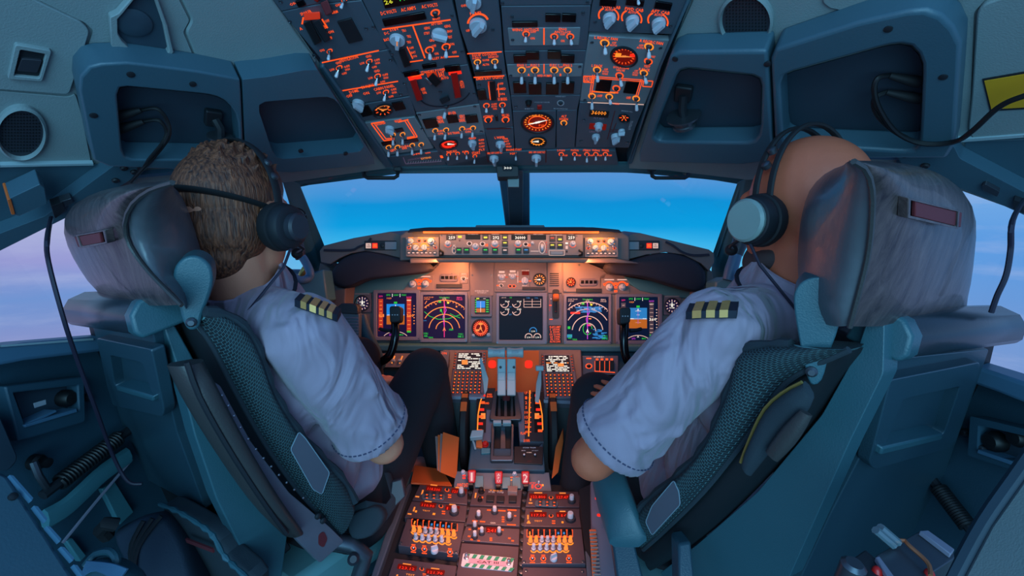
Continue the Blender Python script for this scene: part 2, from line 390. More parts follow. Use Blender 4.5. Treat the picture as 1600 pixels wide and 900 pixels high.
# ------------------------------------------------------------------ main planes of the cockpit
OVP = (847, 613)
OV = plane3(P(800, 0, .80), P(801, 0, .80)+RGT*.2, P(800, 250, 1.351), slope=lambda x: .0009*(x-836) if x < 836 else .00075*(x-836), vp=OVP)
LA, LB, LW = P(430, 0, .8), P(600, 250, 1.351), P(100, 320, .95)
RA, RB, RW = P(1080, 0, .8), P(985, 250, 1.351), P(1500, 300, .95)
LP = plane3(LA, LB, LW); RP = plane3(RA, RB, RW)
LS = plane3(P(0, 540, .80), P(500, 425, 1.9), P(0, 540, .80)-Vector((0, 0, .5)))       # side wall below the left sill
RS = plane3(P(1600, 588, .80), P(1130, 430, 1.9), P(1600, 588, .80)-Vector((0, 0, .5)))

def seam(mb, fr, pp, w, h0, h1):
    """a raised strip following a pixel polyline"""
    pp = [Vector(p) for p in pp]
    for a, b in zip(pp, pp[1:]):
        d = (b-a).normalized(); n = Vector((-d.y, d.x))*w/2; e = d*w*.3
        slab(mb, fr, [a-n-e, b-n+e, b+n+e, a+n-e], h0, h1)
    return mb

# ------------------------------------------------------------------ shell
def shell():
    # liners either side of the overhead panel
    for nm, fr, pp in (('ceiling_left', LP, [(-230, -160), (380, -75), (432, 0), (604, 252), (604, 263), (455, 284), (300, 298), (125, 323), (0, 379), (-160, 450)]),
                       ('ceiling_right', RP, [(1820, -160), (1115, -75), (1078, 0), (983, 252), (983, 263), (1042, 266), (1168, 281), (1330, 268), (1480, 290), (1600, 333), (1800, 415)])):
        struct(slab(MB(), fr, pp, -.02, 0).build(nm, 'liner'))
    m = MB(); slab(m, OV, [(380, -75), (1125, -75), (1080, 0), (983, 262), (604, 262), (428, 0)], -.08, -.03); struct(m.build('ceiling', 'dark'))
    # lining panels: thin plates with seams (left)
    k = 0
    def trim(fr, pp, h, matn='liner', r=8, bevel=.004):
        nonlocal k; k += 1
        struct(slab(MB(), fr, rnd(pp, r), 0, h).build('trim_%d' % k, matn, bevel=bevel, seg=2))
    trim(LP, [(-180, -150), (52, 0), (128, 36), (140, 48), (136, 62), (108, 148), (0, 140), (-170, 130)], .008)
    trim(LP, [(-180, 138), (0, 143), (108, 152), (118, 146), (128, 180), (143, 255), (0, 258), (-170, 300)], .004)
    trim(LP, [(45, -60), (60, 0), (134, 36), (146, 48), (140, 66), (118, 140), (124, 108), (150, 96), (305, 110), (309, 104), (286, 50), (296, 32), (280, 0), (262, -50)], .004, r=4)
    trim(LP, [(284, 0), (300, 32), (290, 50), (312, 104), (395, 124), (497, 98), (426, 0), (395, -60), (270, -60)], .006, r=6)
    # right
    trim(RP, [(1082, -60), (1084, 0), (1036, 105), (1050, 78), (1200, 78), (1345, 25), (1440, 2), (1420, -60)], .005, r=5)
    trim(RP, [(1290, -60), (1284, 5), (1295, 14), (1345, 24), (1442, 3), (1530, -10), (1560, -60)], .009, r=5)
    trim(RP, [(1440, 4), (1490, 20), (1504, 60), (1500, 130), (1492, 246), (1508, 238), (1516, 180), (1522, 20), (1535, 5), (1580, -60), (1480, -60)], .004, r=5)
    trim(RP, [(1526, 20), (1536, 8), (1640, -30), (1800, -60), (1800, 205), (1600, 214), (1520, 218), (1512, 205), (1518, 150)], .009, r=9)
    trim(RP, [(1495, 222), (1600, 218), (1800, 205), (1800, 420), (1600, 330), (1480, 288), (1400, 262), (1400, 240)], .004, 'molding', r=5)
    trim(LP, [(-170, 262), (143, 257), (205, 262), (125, 320), (60, 352), (0, 375), (-150, 440)], .004, 'molding', r=5)
    # window header rails (the bright seam under the shell)
    m = MB()
    seam(m, LP, [(-150, 304), (0, 260), (145, 257)], 3.0, .004, .012)
    struct(m.build('trim_20', 'liner_edge'))
    m = MB(); seam(m, LP, [(215, 276), (300, 268), (420, 268)], 4.5, .0, .01); struct(m.build('trim_21', 'sill'))
    m = MB(); seam(m, RP, [(1326, 246), (1420, 248), (1480, 275), (1600, 322)], 4.5, .0, .01); struct(m.build('trim_22', 'sill'))
    m = MB(); seam(m, RP, [(1490, 221), (1600, 213), (1800, 200)], 4, .004, .012); struct(m.build('trim_23', 'liner_edge'))

    # forward frame : header beam above the windshields, centre post, side posts
    WT = [P(604, 262, 1.40), P(985, 262, 1.40)]
    m = MB(); V = lambda l: [m.bm.verts.new(p) for p in l]
    hd = 1.45
    def beam(name, pts, depth, matn, bevel=.004):   # pts (px,py,d) face polygon, depth m forward
        mb = MB(); mb.prism([P(*p) for p in pts], FWD*depth); return struct(mb.build(name, matn, bevel=bevel))
    beam('trim_24', [(440, 290, 1.26), (470, 274, 1.3), (560, 262, 1.38), (604, 252, 1.385), (985, 252, 1.385), (1050, 256, 1.38), (1130, 266, 1.32), (1180, 276, 1.28), (1178, 284, 1.28), (1130, 276, 1.33), (1050, 267, 1.40), (985, 264, 1.42), (800, 262, 1.43), (620, 264, 1.42), (560, 270, 1.4), (470, 283, 1.32)], .05, 'teal')
    beam('trim_25', [(777, 258, 1.42), (828, 258, 1.42), (828, 354, 1.95), (790, 354, 1.95)], .05, 'sill')
    beam('trim_26', [(791, 266, 1.40), (818, 266, 1.40), (817, 354, 1.92), (796, 354, 1.92)], .03, 'panel', .003)
    beam('trim_27', [(440, 284, 1.25), (456, 280, 1.27), (506, 398, 1.8), (500, 432, 1.85), (484, 425, 1.80)], .05, 'teal')
    beam('trim_28', [(455, 288, 1.29), (461, 285, 1.30), (503, 388, 1.78), (499, 396, 1.77)], .02, 'sill')
    beam('trim_29', [(1165, 278, 1.27), (1182, 276, 1.26), (1140, 440, 1.80), (1118, 440, 1.85), (1122, 395, 1.8)], .05, 'teal')
    beam('trim_30', [(1160, 285, 1.30), (1166, 282, 1.29), (1128, 396, 1.76), (1122, 402, 1.78)], .02, 'teal')
    # window frames / sills at the sides
    m = MB(); m.prism([LS.at(-200, 562), LS.at(0, 534), LS.at(150, 522), LS.at(496, 418), LS.at(500, 428), LS.at(150, 545), LS.at(0, 562), LS.at(-200, 598)], LS.n*.05); struct(m.build('trim_31', 'sill', bevel=.006))
    m = MB(); m.prism([RS.at(1780, 640), RS.at(1600, 582), RS.at(1540, 564), RS.at(1132, 424), RS.at(1128, 434), RS.at(1540, 592), RS.at(1600, 612), RS.at(1780, 680)], RS.n*.05); struct(m.build('trim_32', 'sill', bevel=.006))
    m = MB(); seam(m, LS, [(-200, 566), (0, 541), (145, 530)], 3, .05, .055); struct(m.build('trim_33', 'liner_edge'))
    # side walls below the sills
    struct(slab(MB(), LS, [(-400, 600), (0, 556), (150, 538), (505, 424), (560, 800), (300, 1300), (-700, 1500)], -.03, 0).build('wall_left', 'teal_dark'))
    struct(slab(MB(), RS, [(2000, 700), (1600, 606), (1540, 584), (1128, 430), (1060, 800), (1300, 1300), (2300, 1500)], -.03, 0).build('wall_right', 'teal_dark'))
    # floor
    m = MB(); m.prism([(-1.6, -.9, -.04), (1.6, -.9, -.04), (1.6, 2.6, -.04), (-1.6, 2.6, -.04)], (0, 0, .04)); struct(m.build('floor', 'floor'))
    # forward bulkhead under the glareshield
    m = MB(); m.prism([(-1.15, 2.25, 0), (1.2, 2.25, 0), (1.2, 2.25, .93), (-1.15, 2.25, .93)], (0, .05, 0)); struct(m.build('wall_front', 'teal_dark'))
    # glass
    def pane(name, pts):
        mb = MB(); mb.loft([[P(*p) for p in pts], [P(p[0], p[1], p[2]+.008) for p in pts]], cap=True); o = struct(mb.build(name, 'glass', smooth=False)); return o
    pane('window_1', [(448, 284, 1.30), (600, 262, 1.43), (786, 262, 1.44), (794, 362, 1.98), (640, 372, 1.98), (500, 420, 1.86)])
    pane('window_2', [(824, 262, 1.44), (985, 262, 1.43), (1170, 280, 1.29), (1124, 432, 1.86), (980, 372, 1.98), (822, 362, 1.98)])
    def sidepane(name, fr, sfr, top, bot):
        mb = MB(); a = [fr.at(*p)-fr.n*.012 for p in top]; b = [sfr.at(*p)+sfr.n*.01 for p in bot]
        for i in range(len(a)-1): mb.poly([a[i], a[i+1], b[i+1], b[i]])
        struct(mb.build(name, 'glass', smooth=False))
    sidepane('window_3', LP, LS, [(-150, 446), (0, 379), (125, 323), (300, 298), (450, 284)], [(-200, 570), (0, 540), (125, 530), (330, 472), (490, 422)])
    sidepane('window_4', RP, RS, [(1800, 415), (1600, 333), (1480, 290), (1330, 268), (1170, 281)], [(1780, 645), (1600, 586), (1500, 556), (1330, 494), (1130, 428)])
shell()

# window post beams with fittings
def post(name, label, fr, pp, h, extra):
    r = thing(name, label, 'post', fr.at(*pp[0], h))
    slab(MB(), fr, rnd(pp, 4), .004, h).build('beam', 'molding', r, bevel=.006)
    for nm, kind, args, mt in extra:
        m = MB()
        if kind == 'slab': slab(m, fr, rnd(args[0], 2), h-.004, h+args[1])
        else:
            c = fr.at(args[0], args[1], h); m.lathe(c, fr.n, [(args[2], -.004), (args[2], .003), (args[2]*.7, .005)], 14)
        m.build(nm, mt, r, bevel=.002 if kind == 'slab' else 0)
post('window_post', 'blue-grey sloping window post at left with a boxy latch and small bolts', LP,
     [(-40, 388), (0, 365), (70, 338), (160, 272), (182, 256), (212, 252), (216, 268), (206, 280), (120, 332), (60, 362), (0, 392), (-40, 412)], .03,
     [('latch_box', 'slab', ([(11, 312), (62, 288), (70, 294), (74, 318), (30, 338), (18, 335)], .03), 'molding'),
      ('orange_plate', 'slab', ([(11, 312), (17, 311), (24, 335), (18, 336)], .032), 'orange_card'),
      ('bracket', 'slab', ([(80, 322), (98, 316), (102, 330), (86, 342)], .012), 'dark'),
      ('clip', 'slab', ([(93, 316), (112, 310), (114, 317), (97, 325)], .01), 'metal_dark'),
      ('bolt', 'bolt', (193, 262, .006), 'dark'), ('bolt', 'bolt', (209, 268, .006), 'dark'), ('bolt', 'bolt', (180, 281, .006), 'dark')])
post('window_post', 'blue-grey sloping window post at right with a small metal clip', RP,
     [(1396, 236), (1412, 226), (1490, 228), (1500, 248), (1600, 300), (1640, 318), (1640, 356), (1600, 336), (1560, 318), (1480, 286), (1410, 258)], .03,
     [('clip', 'slab', ([(1534, 290), (1540, 288), (1562, 300), (1558, 308), (1536, 298)], .008), 'metal_dark'),
      ('bracket', 'slab', ([(1584, 312), (1600, 318), (1600, 334), (1582, 326)], .01), 'dark'),
      ('bolt', 'bolt', (1414, 241, .007), 'dark'), ('bolt', 'bolt', (1436, 234, .007), 'dark'), ('bolt', 'bolt', (1446, 258, .007), 'dark')])

# grab bars on the windshield header
for lb, x0, x1, y in (('dark grab handle on the header above the left windshield', 568, 622, 272), ('dark grab handle on the header above the right windshield', 1018, 1076, 272)):
    r = thing('grab_handle', lb, 'handle', P((x0+x1)/2, y, 1.36), 'windshield grab handles')
    MB().tube([P(x0, y-6, 1.375), P(x0+1, y+3, 1.35), P(x0+6, y+6, 1.345), P(x1-6, y+6, 1.345), P(x1-1, y+3, 1.35), P(x1, y-6, 1.375)], .0055, 8).build('bar', 'rubber', r)
    for x in (x0, x1): MB().box(P(x, y-7, 1.372), RGT, UPV, FWD, .022, .012, .02).build('mount', 'dark', r, bevel=.002)
# compass / centre box on the post
r = thing('standby_compass', 'dark box with a small white readout hanging on the centre window post', 'compass', P(793, 268, 1.36))
slab_fr = Fr(P(795, 268, 1.36), FWD)
slab(MB(), slab_fr, rnd([(775, 259), (810, 259), (811, 276), (777, 277)], 3), -.04, .01).build('housing', 'dark', r, bevel=.002)
slab(MB(), slab_fr, rnd([(784, 259), (802, 259), (800, 267), (786, 267)], 2), .008, .013).build('window', 'gloss_black', r)
m = MB(); tv, tf = text_mesh('300'); vv = [m.bm.verts.new(slab_fr.q(793.5, 262.5, 12, 3.5, a, b, .0136)) for a, b in tv]
for f in tf: m.face([vv[i] for i in f])
m.build('readout', 'lit_white', r, smooth=False)
o = tag(slab(MB(), slab_fr, [(793, 279), (811, 279), (811, 292), (794, 292)], -.03, -.02).build('placard', 'liner', bevel=.001), 'small pale placard on the centre window post below the compass box', 'placard')

# ------------------------------------------------------------------ stowage recess frames in the shell
def recess(name, label, fr, outer, holes, h, floor, screws):
    c = outer[0]; r = thing(name, label, 'stowage recess', fr.at(*c, h))
    # frame plate built of strips between the outline and the holes
    for out, inn in holes: 
        n = 40
        def res(pp):
            pp = [Vector(p) for p in pp]; per = [(pp[(i+1) % len(pp)]-pp[i]).length for i in range(len(pp))]; L_ = sum(per); o = []
            for j in range(n):
                t = L_*j/n; i = 0
                while t > per[i]: t -= per[i]; i += 1
                o.append(pp[i].lerp(pp[(i+1) % len(pp)], t/per[i]))
            return o
        ri = res(rnd(inn, 16)); cx = sum((p for p in ri), Vector((0, 0)))/n
        # matching outer points by angle around the hole centre
        def hit(p):
            d = (p-cx).normalized(); best = None
            for i in range(len(out)):
                a = Vector(out[i]); b = Vector(out[(i+1) % len(out)]); e = b-a; den = d.x*e.y-d.y*e.x
                if abs(den) < 1e-9: continue
                t = ((a.x-cx.x)*e.y-(a.y-cx.y)*e.x)/den; u = ((a.x-cx.x)*d.y-(a.y-cx.y)*d.x)/den
                if t > 0 and -.001 <= u <= 1.001 and (best is None or t > best): best = t
            return cx+d*(best or (p-cx).length*1.15)
        ro = [hit(p) for p in ri]
        ringslab(MB(), fr, ro, ri, .004, h).build('frame', 'molding', r, bevel=.006, seg=3)
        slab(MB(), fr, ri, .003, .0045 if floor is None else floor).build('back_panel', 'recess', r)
    for x, y in screws: 
        MB().lathe(fr.at(x, y, h), fr.n, [(.0055, -.002), (.0055, .0015), (.004, .002)], 12).build('screw', 'dark', r)
    return r
recess('stowage_recess', 'blue moulded stowage recess with two pockets above the left pilot', LP, [(122, 132)],
       [([(122, 132), (128, 112), (145, 101), (200, 98), (305, 111), (376, 124), (382, 262), (300, 266), (160, 260), (146, 250)],
         [(182, 134), (330, 148), (352, 156), (372, 180), (376, 250), (192, 250)]),
        ([(379, 124), (420, 120), (494, 106), (590, 256), (450, 270), (385, 262)],
         [(400, 160), (522, 150), (574, 236), (430, 250)])], .05, None, [(204, 116), (146, 180), (301, 131), (470, 236), (540, 240)])
recess('stowage_recess', 'blue moulded stowage recess with two pockets above the right pilot', RP, [(1046, 82)],
       [([(1048, 82), (1199, 80), (1208, 252), (1160, 258), (994, 254)],
         [(1062, 106), (1190, 120), (1188, 208), (1178, 224), (1022, 222), (1020, 214)]),
        ([(1203, 80), (1345, 35), (1440, 14), (1480, 28), (1502, 62), (1500, 110), (1490, 248), (1330, 248), (1212, 252)],
         [(1218, 118), (1392, 70), (1424, 70), (1442, 96), (1436, 238), (1224, 226)])], .05, None, [(1055, 92), (1199, 100), (1388, 45), (1474, 120)])

# round speakers
def speaker(label, fr, cx, cy, r):
    c = fr.at(cx, cy, .008); t = thing('ceiling_speaker', label, 'speaker', c, 'round ceiling speakers')
    def rg(f, h, n=40): return [fr.at(cx+cos(2*pi*i/n)*r*f, cy+sin(2*pi*i/n)*r*f*1.04, .01)+fr.n*h for i in range(n)]
    MB().loft([rg(1.14, -.008), rg(1.14, .001), rg(1.04, .004), rg(.98, -.002), rg(.98, -.005)]).build('rim', 'liner', t)
    MB().loft([rg(.98, -.007), rg(.98, -.0025)]).build('grille', 'knob_dark', t)
    m = MB(); k = 15
    for i in range(k):
        for j in range(k):
            x = (i-(k-1)/2)/k*2; y = (j-(k-1)/2)/k*2
            if x*x+y*y < .86: m.loft([[fr.at(cx+(x+cos(2*pi*q/6)*.036)*r, cy+(y+sin(2*pi*q/6)*.036)*r, .01)+fr.n*h for q in range(6)] for h in (-.0024, -.0017)])
    m.build('hole', 'black', t, smooth=False)['kind'] = 'stuff'
speaker('round perforated speaker in the left ceiling liner', LP, 33, 209, 36)
speaker('round perforated speaker right of the overhead panel', RP, 1165, 33, 38)

# latch in the left liner
r = thing('ceiling_latch', 'square recessed latch in the upper left liner panel', 'latch', LP.at(46, 98, .01))
ringslab(MB(), LP, rnd([(24, 70), (81, 80), (66, 128), (12, 124)], 4), rnd([(32, 78), (72, 85), (62, 123), (22, 119)], 3), .006, .014).build('frame', 'liner', r, bevel=.002)
slab(MB(), LP, [(32, 78), (72, 85), (62, 123), (22, 119)], .0065, .009).build('back_plate', 'dark', r)
slab(MB(), LP, rnd([(34, 92), (66, 95), (58, 114), (27, 111)], 2), .008, .013).build('catch', 'knob_dark', r, bevel=.002)
# hexagonal vent pocket
r = thing('air_outlet', 'angular hollow with a round air outlet in the left ceiling liner', 'air outlet', LP.at(220, 50, .01))
hx = [(172, 28), (184, 22), (215, -14), (242, -14), (262, 40), (272, 82), (258, 98), (204, 92), (186, 84), (174, 72)]
hi = [(184, 30), (192, 22), (218, -10), (238, -10), (256, 42), (264, 80), (256, 90), (206, 80), (190, 64), (184, 52)]
ringslab(MB(), LP, hx, hi, .004, .016).build('frame', 'liner', r, bevel=.003)
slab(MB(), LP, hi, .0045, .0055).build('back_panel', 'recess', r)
c = LP.at(208, 34, .006); u, v, s_ = LP.ax(208, 34)
MB().lathe(c, LP.n, [(.024, 0), (.024, .003), (.020, .005), (.006, .005)], 24).build('nozzle', 'recess', r)
# yellow placard, top right
r = thing('yellow_placard', 'bright yellow placard with a dark edge on the right ceiling liner', 'placard', RP.at(1570, 145, .01))
slab(MB(), RP, [(1535, 124), (1650, 104), (1650, 168), (1547, 174)], .009, .0105).build('backing', 'dark', r)
slab(MB(), RP, [(1538, 127), (1650, 108), (1650, 165), (1549, 171)], .0105, .0115).build('face', 'yellow', r)

# reading lamps in the recesses
def spot(label, fr, cx, cy, sz, arm):
    c = fr.at(cx, cy, .03); u, v, s_ = fr.ax(cx, cy); t = thing('map_lamp', label, 'lamp', c)
    d = (fr.n*.35-v*.95).normalized(); R_ = sz*s_
    MB().lathe(c, d, [(R_*1.5, -.002), (R_*1.5, .002), (R_*.95, .003), (R_*.95, .016), (R_*1.05, .018), (R_*1.05, .024), (R_*.85, .026)], 24).build('lamp_head', 'metal_dark', t)
    MB().tube([c-d*.002, c+v*.02*1-fr.n*.006, fr.at(arm[0], arm[1], .012)], .009, 8).build('arm', 'dark', t)
    slab(MB(), fr, rnd([(arm[0]-14, arm[1]-12), (arm[0]+14, arm[1]-8), (arm[0]+10, arm[1]+14), (arm[0]-16, arm[1]+12)], 4), .004, .016).build('mount', 'dark', t, bevel=.003)
spot('round map lamp on a dark arm in the recess right of the overhead panel', RP, 1068, 182, 16, (1068, 148))
spot('small swivel map lamp in the recess behind the left pilot', LP, 344, 214, 13, (336, 186))

# ------------------------------------------------------------------ instrument modules
class Mod:
    """one removable panel unit: root Empty > plate, switches, knobs, lit lettering"""
    def __init__(s, name, label, cat, fr, cx, cy, group=None, h=.004):
        s.fr = fr; s.h = h; s.r = thing(name, label, cat, fr.at(cx, cy, h), group); s.lm = MB(); s.pm = MB()
    def plate(s, pp, matn='panel', h0=-.008, name='plate', bevel=.0015, h=None):
        slab(MB(), s.fr, pp, h0, s.h if h is None else h).build(name, matn, s.r, bevel=bevel); return s
    def _m(s, matn): return (s.lm if matn.startswith('lit') else s.pm).use(matn)
    def txt(s, t, xc, yc, w, h, matn='lit', hh=None):
        m = s._m(matn); H = (s.h if hh is None else hh)+.0007; tv, tf = text_mesh(t)
        vv = [m.bm.verts.new(s.fr.q(xc, yc, w, h, a, b, H)) for a, b in tv]
        for f in tf: m.face([vv[i] for i in f])
        return s
    def line(s, x0, y0, x1, y1, w=1.6, matn='lit', hh=None):
        m = s._m(matn); a = Vector((x0, y0)); b = Vector((x1, y1)); d = (b-a).normalized(); n = Vector((-d.y, d.x))*w/2; H = (s.h if hh is None else hh)+.0006
        m.poly(s.fr.pts([a-n, b-n, b+n, a+n], H)); return s
    def path(s, pp, w=1.2, matn='lit', hh=None):
        for a, b in zip(pp, pp[1:]): s.line(a[0], a[1], b[0], b[1], w, matn, hh)
        return s
    def arc(s, x, y, rx, ry, a0, a1, w=1.4, matn='lit', n=20, hh=None):
        m = s._m(matn); H = (s.h if hh is None else hh)+.0006; I = []; O = []
        for i in range(n+1):
            t = radians(a0+(a1-a0)*i/n)
            for L_, k in ((I, -w/2), (O, w/2)):
                X = (rx+k)*cos(t); Y = -(ry+k)*sin(t); L_.append(m.bm.verts.new(s.fr.at(x+X, y+Y+s.fr.slope(x)*X, H)))
        for i in range(n): m.face([I[i], I[i+1], O[i+1], O[i]])
        return s
    def blob(s, x, y, w, h, matn='lit', hh=None): m = s._m(matn); m.poly(s.fr.rect(x, y, w, h, (s.h if hh is None else hh)+.0006)); return s
    def ticks(s, x, y, rx, ry, n, l=3, w=1.2, a0=0, a1=360, matn='lit', hh=None):
        for i in range(n):
            t = radians(a0+(a1-a0)*i/n); c, q = cos(t), -sin(t)
            s.line(x+c*rx, y+q*ry, x+c*(rx-l), y+q*(ry-l*ry/rx), w, matn, hh)
        return s
    def win(s, x, y, w, h, matn='gloss_black', name='annunciator', hgt=.003, label=None):
        o = MB().prism(s.fr.rect(x, y, w, h, s.h-.001), s.fr.n*(hgt+.001)).build(name, matn, s.r, bevel=.0008)
        if label: lab(o, label)
        return s
    def btn(s, x, y, w, h, lit=None, t=None, name='push_button', matn='knob_dark', hgt=.005, lw=.6, lh=.32):
        MB().prism(s.fr.rect(x, y, w, h, s.h-.001), s.fr.n*(hgt+.001)).build(name, matn, s.r, bevel=.001)
        if lit: s.blob(x, y, w*lw, h*lh, lit, s.h+hgt)
        if t: s.txt(t, x, y, w*.7, h*.35, 'lit', s.h+hgt)
        return s
    def tog(s, x, y, x2, y2, r=3.4, ring='lit', guard=None, tip='lever_tip', hh=.016, name='toggle_switch'):
        m_ = s.fr.ax(x, y)[2]; R_ = r*m_; o = s.fr.at(x, y, s.h); tp = s.fr.at(x2, y2, s.h+hh)
        m = MB(); m.use('metal_dark').lathe(o, s.fr.n, [(R_*.8, -.001), (R_*.8, .003), (R_*.55, .0045), (R_*.3, .0045)], 10)
        a = o.lerp(tp, .12); b = o.lerp(tp, .55); m.use('metal').tube([a, b], [R_*.26, R_*.34], 8)
        d = (tp-o).normalized(); m.use(tip).tube([b-d*.001, o.lerp(tp, .8), tp, tp+d*R_*.25, tp+d*R_*.4], [R_*.42, R_*.55, R_*.6, R_*.45, R_*.1], 8)
        m.build(name, None, s.r)
        if ring: s.arc(x, y, r*1.15, r*.85, 0, 360, max(1.0, r*.42), ring)
        return s
    def knob(s, x, y, r, ang=90, ht=.014, style='bar', matn='knob', name='rotary_knob', line=None):
        u, v, m_ = s.fr.ax(x, y); R_ = r*m_; o = s.fr.at(x, y, s.h); n = s.fr.n; m = MB().use(matn)
        d = (u*cos(radians(ang))+v*sin(radians(ang))); e = n.cross(d)
        if style == 'bar':
            m.lathe(o, n, [(R_, -.001), (R_, ht*.45), (R_*.9, ht*.55), (R_*.2, ht*.55)], 20)
            m.hexa([o+n*ht*.5+d*a+e*b for a, b in ((-R_*.95, -R_*.32), (R_*1.0, -R_*.32), (R_*1.0, R_*.32), (-R_*.95, R_*.32))] +
                   [o+n*ht*1.25+d*a+e*b for a, b in ((-R_*.85, -R_*.22), (R_*.8, -R_*.22), (R_*.8, R_*.22), (-R_*.85, R_*.22))])
            if line: m.use(line).prism([o+n*(ht*1.26)+d*a+e*b for a, b in ((0, -R_*.06), (R_*.78, -R_*.06), (R_*.78, R_*.06), (0, R_*.06))], n*.0004)
        elif style == 'round':
            m.lathe(o, n, [(R_*1.05, -.001), (R_*1.05, ht*.25), (R_*.82, ht*.3), (R_*.78, ht), (R_*.6, ht*1.08), (R_*.1, ht*1.08)], 20)
            m.use(line or 'dark').prism([o+n*(ht*1.085)+d*a+e*b for a, b in ((0, -R_*.07), (R_*.6, -R_*.07), (R_*.6, R_*.07), (0, R_*.07))], n*.0004)
        elif style == 'dual':
            m.lathe(o, n, [(R_, -.001), (R_, ht*.5), (R_*.95, ht*.55), (R_*.6, ht*.56)], 20); m.use('knob').lathe(o, n, [(R_*.6, ht*.5), (R_*.58, ht*1.3), (R_*.5, ht*1.4), (R_*.1, ht*1.4)], 18)
        m.build(name, None, s.r); return s
    def gauge(s, x, y, rx, ry, lit='lit', face='black', n=12, ang=(200,), rim='dark', name='gauge', nl=4):
        g = thing  # a gauge is a part with its own rim, face and pointer
        c = s.fr.at(x, y, s.h); sl = s.fr.slope(x)
        def rg(f, h): return [s.fr.at(x+rx*f*cos(2*pi*k/32), y+ry*f*sin(2*pi*k/32)+sl*rx*f*cos(2*pi*k/32), s.h)+s.fr.n*h for k in range(32)]
        o = MB().loft([rg(1.15, -.001), rg(1.15, .003), rg(1.0, .004), rg(.98, .0015), rg(.98, -.001)]).build(name, rim, s.r)
        MB().loft([rg(.985, -.001), rg(.985, .0012)]).build('dial_face', face, o)
        s.ticks(x, y, rx*.9, ry*.9, n, nl, 1.3, 0, 360, lit, s.h+.0013)
        m = MB()
        for a in ang:
            t = radians(a); d = Vector((cos(t)*rx*.72, -sin(t)*ry*.72)); q = Vector((-d.y, d.x)).normalized()*1.3
            m.prism(s.fr.pts([(x-d.x*.2-q.x, y-d.y*.2-q.y), (x+d.x, y+d.y), (x-d.x*.2+q.x, y-d.y*.2+q.y)], s.h+.0026), s.fr.n*.0008)
        m.build('pointer', 'lit_orange' if lit == 'lit' else 'lit_white', o); return s
    def guard(s, x0, y0, x1, y1, w, matn, name='switch_guard', ht=.014, label=None):
        """hinged cover standing off the panel from (x0,y0) to (x1,y1)"""
        fr = s.fr; d = Vector((x1-x0, y1-y0)).normalized(); q = Vector((-d.y, d.x))*w/2; a = Vector((x0, y0)); b = Vector((x1, y1))
        o = MB().hexa(fr.pts([a-q, b-q, b+q, a+q], s.h-.001)+[fr.at(*(a-q*.9), s.h+ht*.6), fr.at(*(b-q*.8), s.h+ht), fr.at(*(b+q*.8), s.h+ht), fr.at(*(a+q*.9), s.h+ht*.6)]).build(name, matn, s.r, bevel=.0012)
        if label: lab(o, label)
        return s
    def screw(s, *xy, r=2.6):
        for i in range(0, len(xy), 2):
            R_ = r*s.fr.ax(xy[i], xy[i+1])[2]; MB().lathe(s.fr.at(xy[i], xy[i+1], s.h), s.fr.n, [(R_, -.001), (R_, .0012), (R_*.6, .0018), (R_*.5, .0008), (R_*.1, .0008)], 10).build('screw', 'screw', s.r)
        return s
    def end(s, litname='lit_lettering', pname='printed_marking'):
        if len(s.lm.bm.faces): s.lm.build(litname, None, s.r, smooth=False)
        if len(s.pm.bm.faces): s.pm.build(pname, None, s.r, smooth=False)
        return s.r

# ---- overhead panel
OG = 'overhead panel units'
def OM(label, cx, cy, h=.004): return Mod('overhead_panel_unit', label, 'control panel', OV, cx, cy, OG, h)
def lbl4(m, x, y, s_=1.0, l=('LOW', 'OFF', 'HIGH', 'OFF')):   # captions around a switch
    m.txt(l[0], x-11*s_, y+3, 7*s_, 3.4).txt(l[1], x+12*s_, y-2, 9*s_, 3.4).txt(l[2], x+13*s_, y+2.6, 7*s_, 3).txt(l[3], x+8*s_, y+9, 8*s_, 3)

m = OM('overhead unit at the far left top edge with a red guarded switch', 480, 8)
m.plate([(425, -20), (550, -20), (563, 0), (492, 7), (439, 18), (426, 0)]).guard(493, 2, 503, -12, 8, 'red_guard').txt('ON', 458, 6, 10, 4).txt('FLT CONTROL', 505, -6, 24, 4)
m.win(470, 3, 12, 9, 'gloss_black').screw(438, 2).end()
m = OM('overhead unit with a black guarded switch and a dark recessed slot at the left edge', 520, 50)
m.plate([(440, 19), (493, 8), (565, 1), (588, 47), (610, 76), (504, 96)])
m.guard(506, 2, 515, 22, 13, 'red_dull', 'switch_guard', .02).txt('ARM', 523, 19, 9, 4).txt('ON', 528, 8, 8, 4).tog(538, 0, 533, 12, 3.4)
m.guard(479, 34, 497, 68, 13, 'black').guard(494, 32, 512, 64, 12, 'dark').guard(475, 26, 500, 24, 12, 'lit_dim', 'cover_hinge', .01)
m.txt('SPOILER', 478, 20, 17, 4.5).txt('OFF', 511, 33, 7, 4).txt('B', 508, 42, 4, 5).txt('ON', 517, 50, 8, 4).txt('OFF', 515, 60, 8, 4).txt('A', 470, 45, 4, 4).path([(474, 27), (472, 38)], 2.5).path([(503, 30), (512, 44)], 2.2)
m.win(547, 46, 22, 34, 'dark', 'slot').tog(515, 80, 513, 93, 3.4).txt('ON', 503, 79, 7, 3.4).screw(452, 33, 491, 87, 572, 44).end()
m = OM('overhead unit with three toggle switches under a lit heading line at the left edge', 560, 110)
m.plate([(504, 97), (611, 77), (633, 125), (641, 149), (545, 165)])
m.line(503, 98, 592, 79, 2).txt('VENTILATION', 545, 92, 28, 4.5, hh=.0046).line(528, 143, 622, 127, 1.8).txt('COOLING', 574, 135, 20, 4.2, hh=.0046)
for x, y, x2, y2 in ((530, 106, 525, 120), (577, 96, 573, 111), (590, 119, 587, 133)):
    m.tog(x, y, x2, y2, 3.8); lbl4(m, x, y); m.txt('GND', x-1, y-8, 9, 3.6)
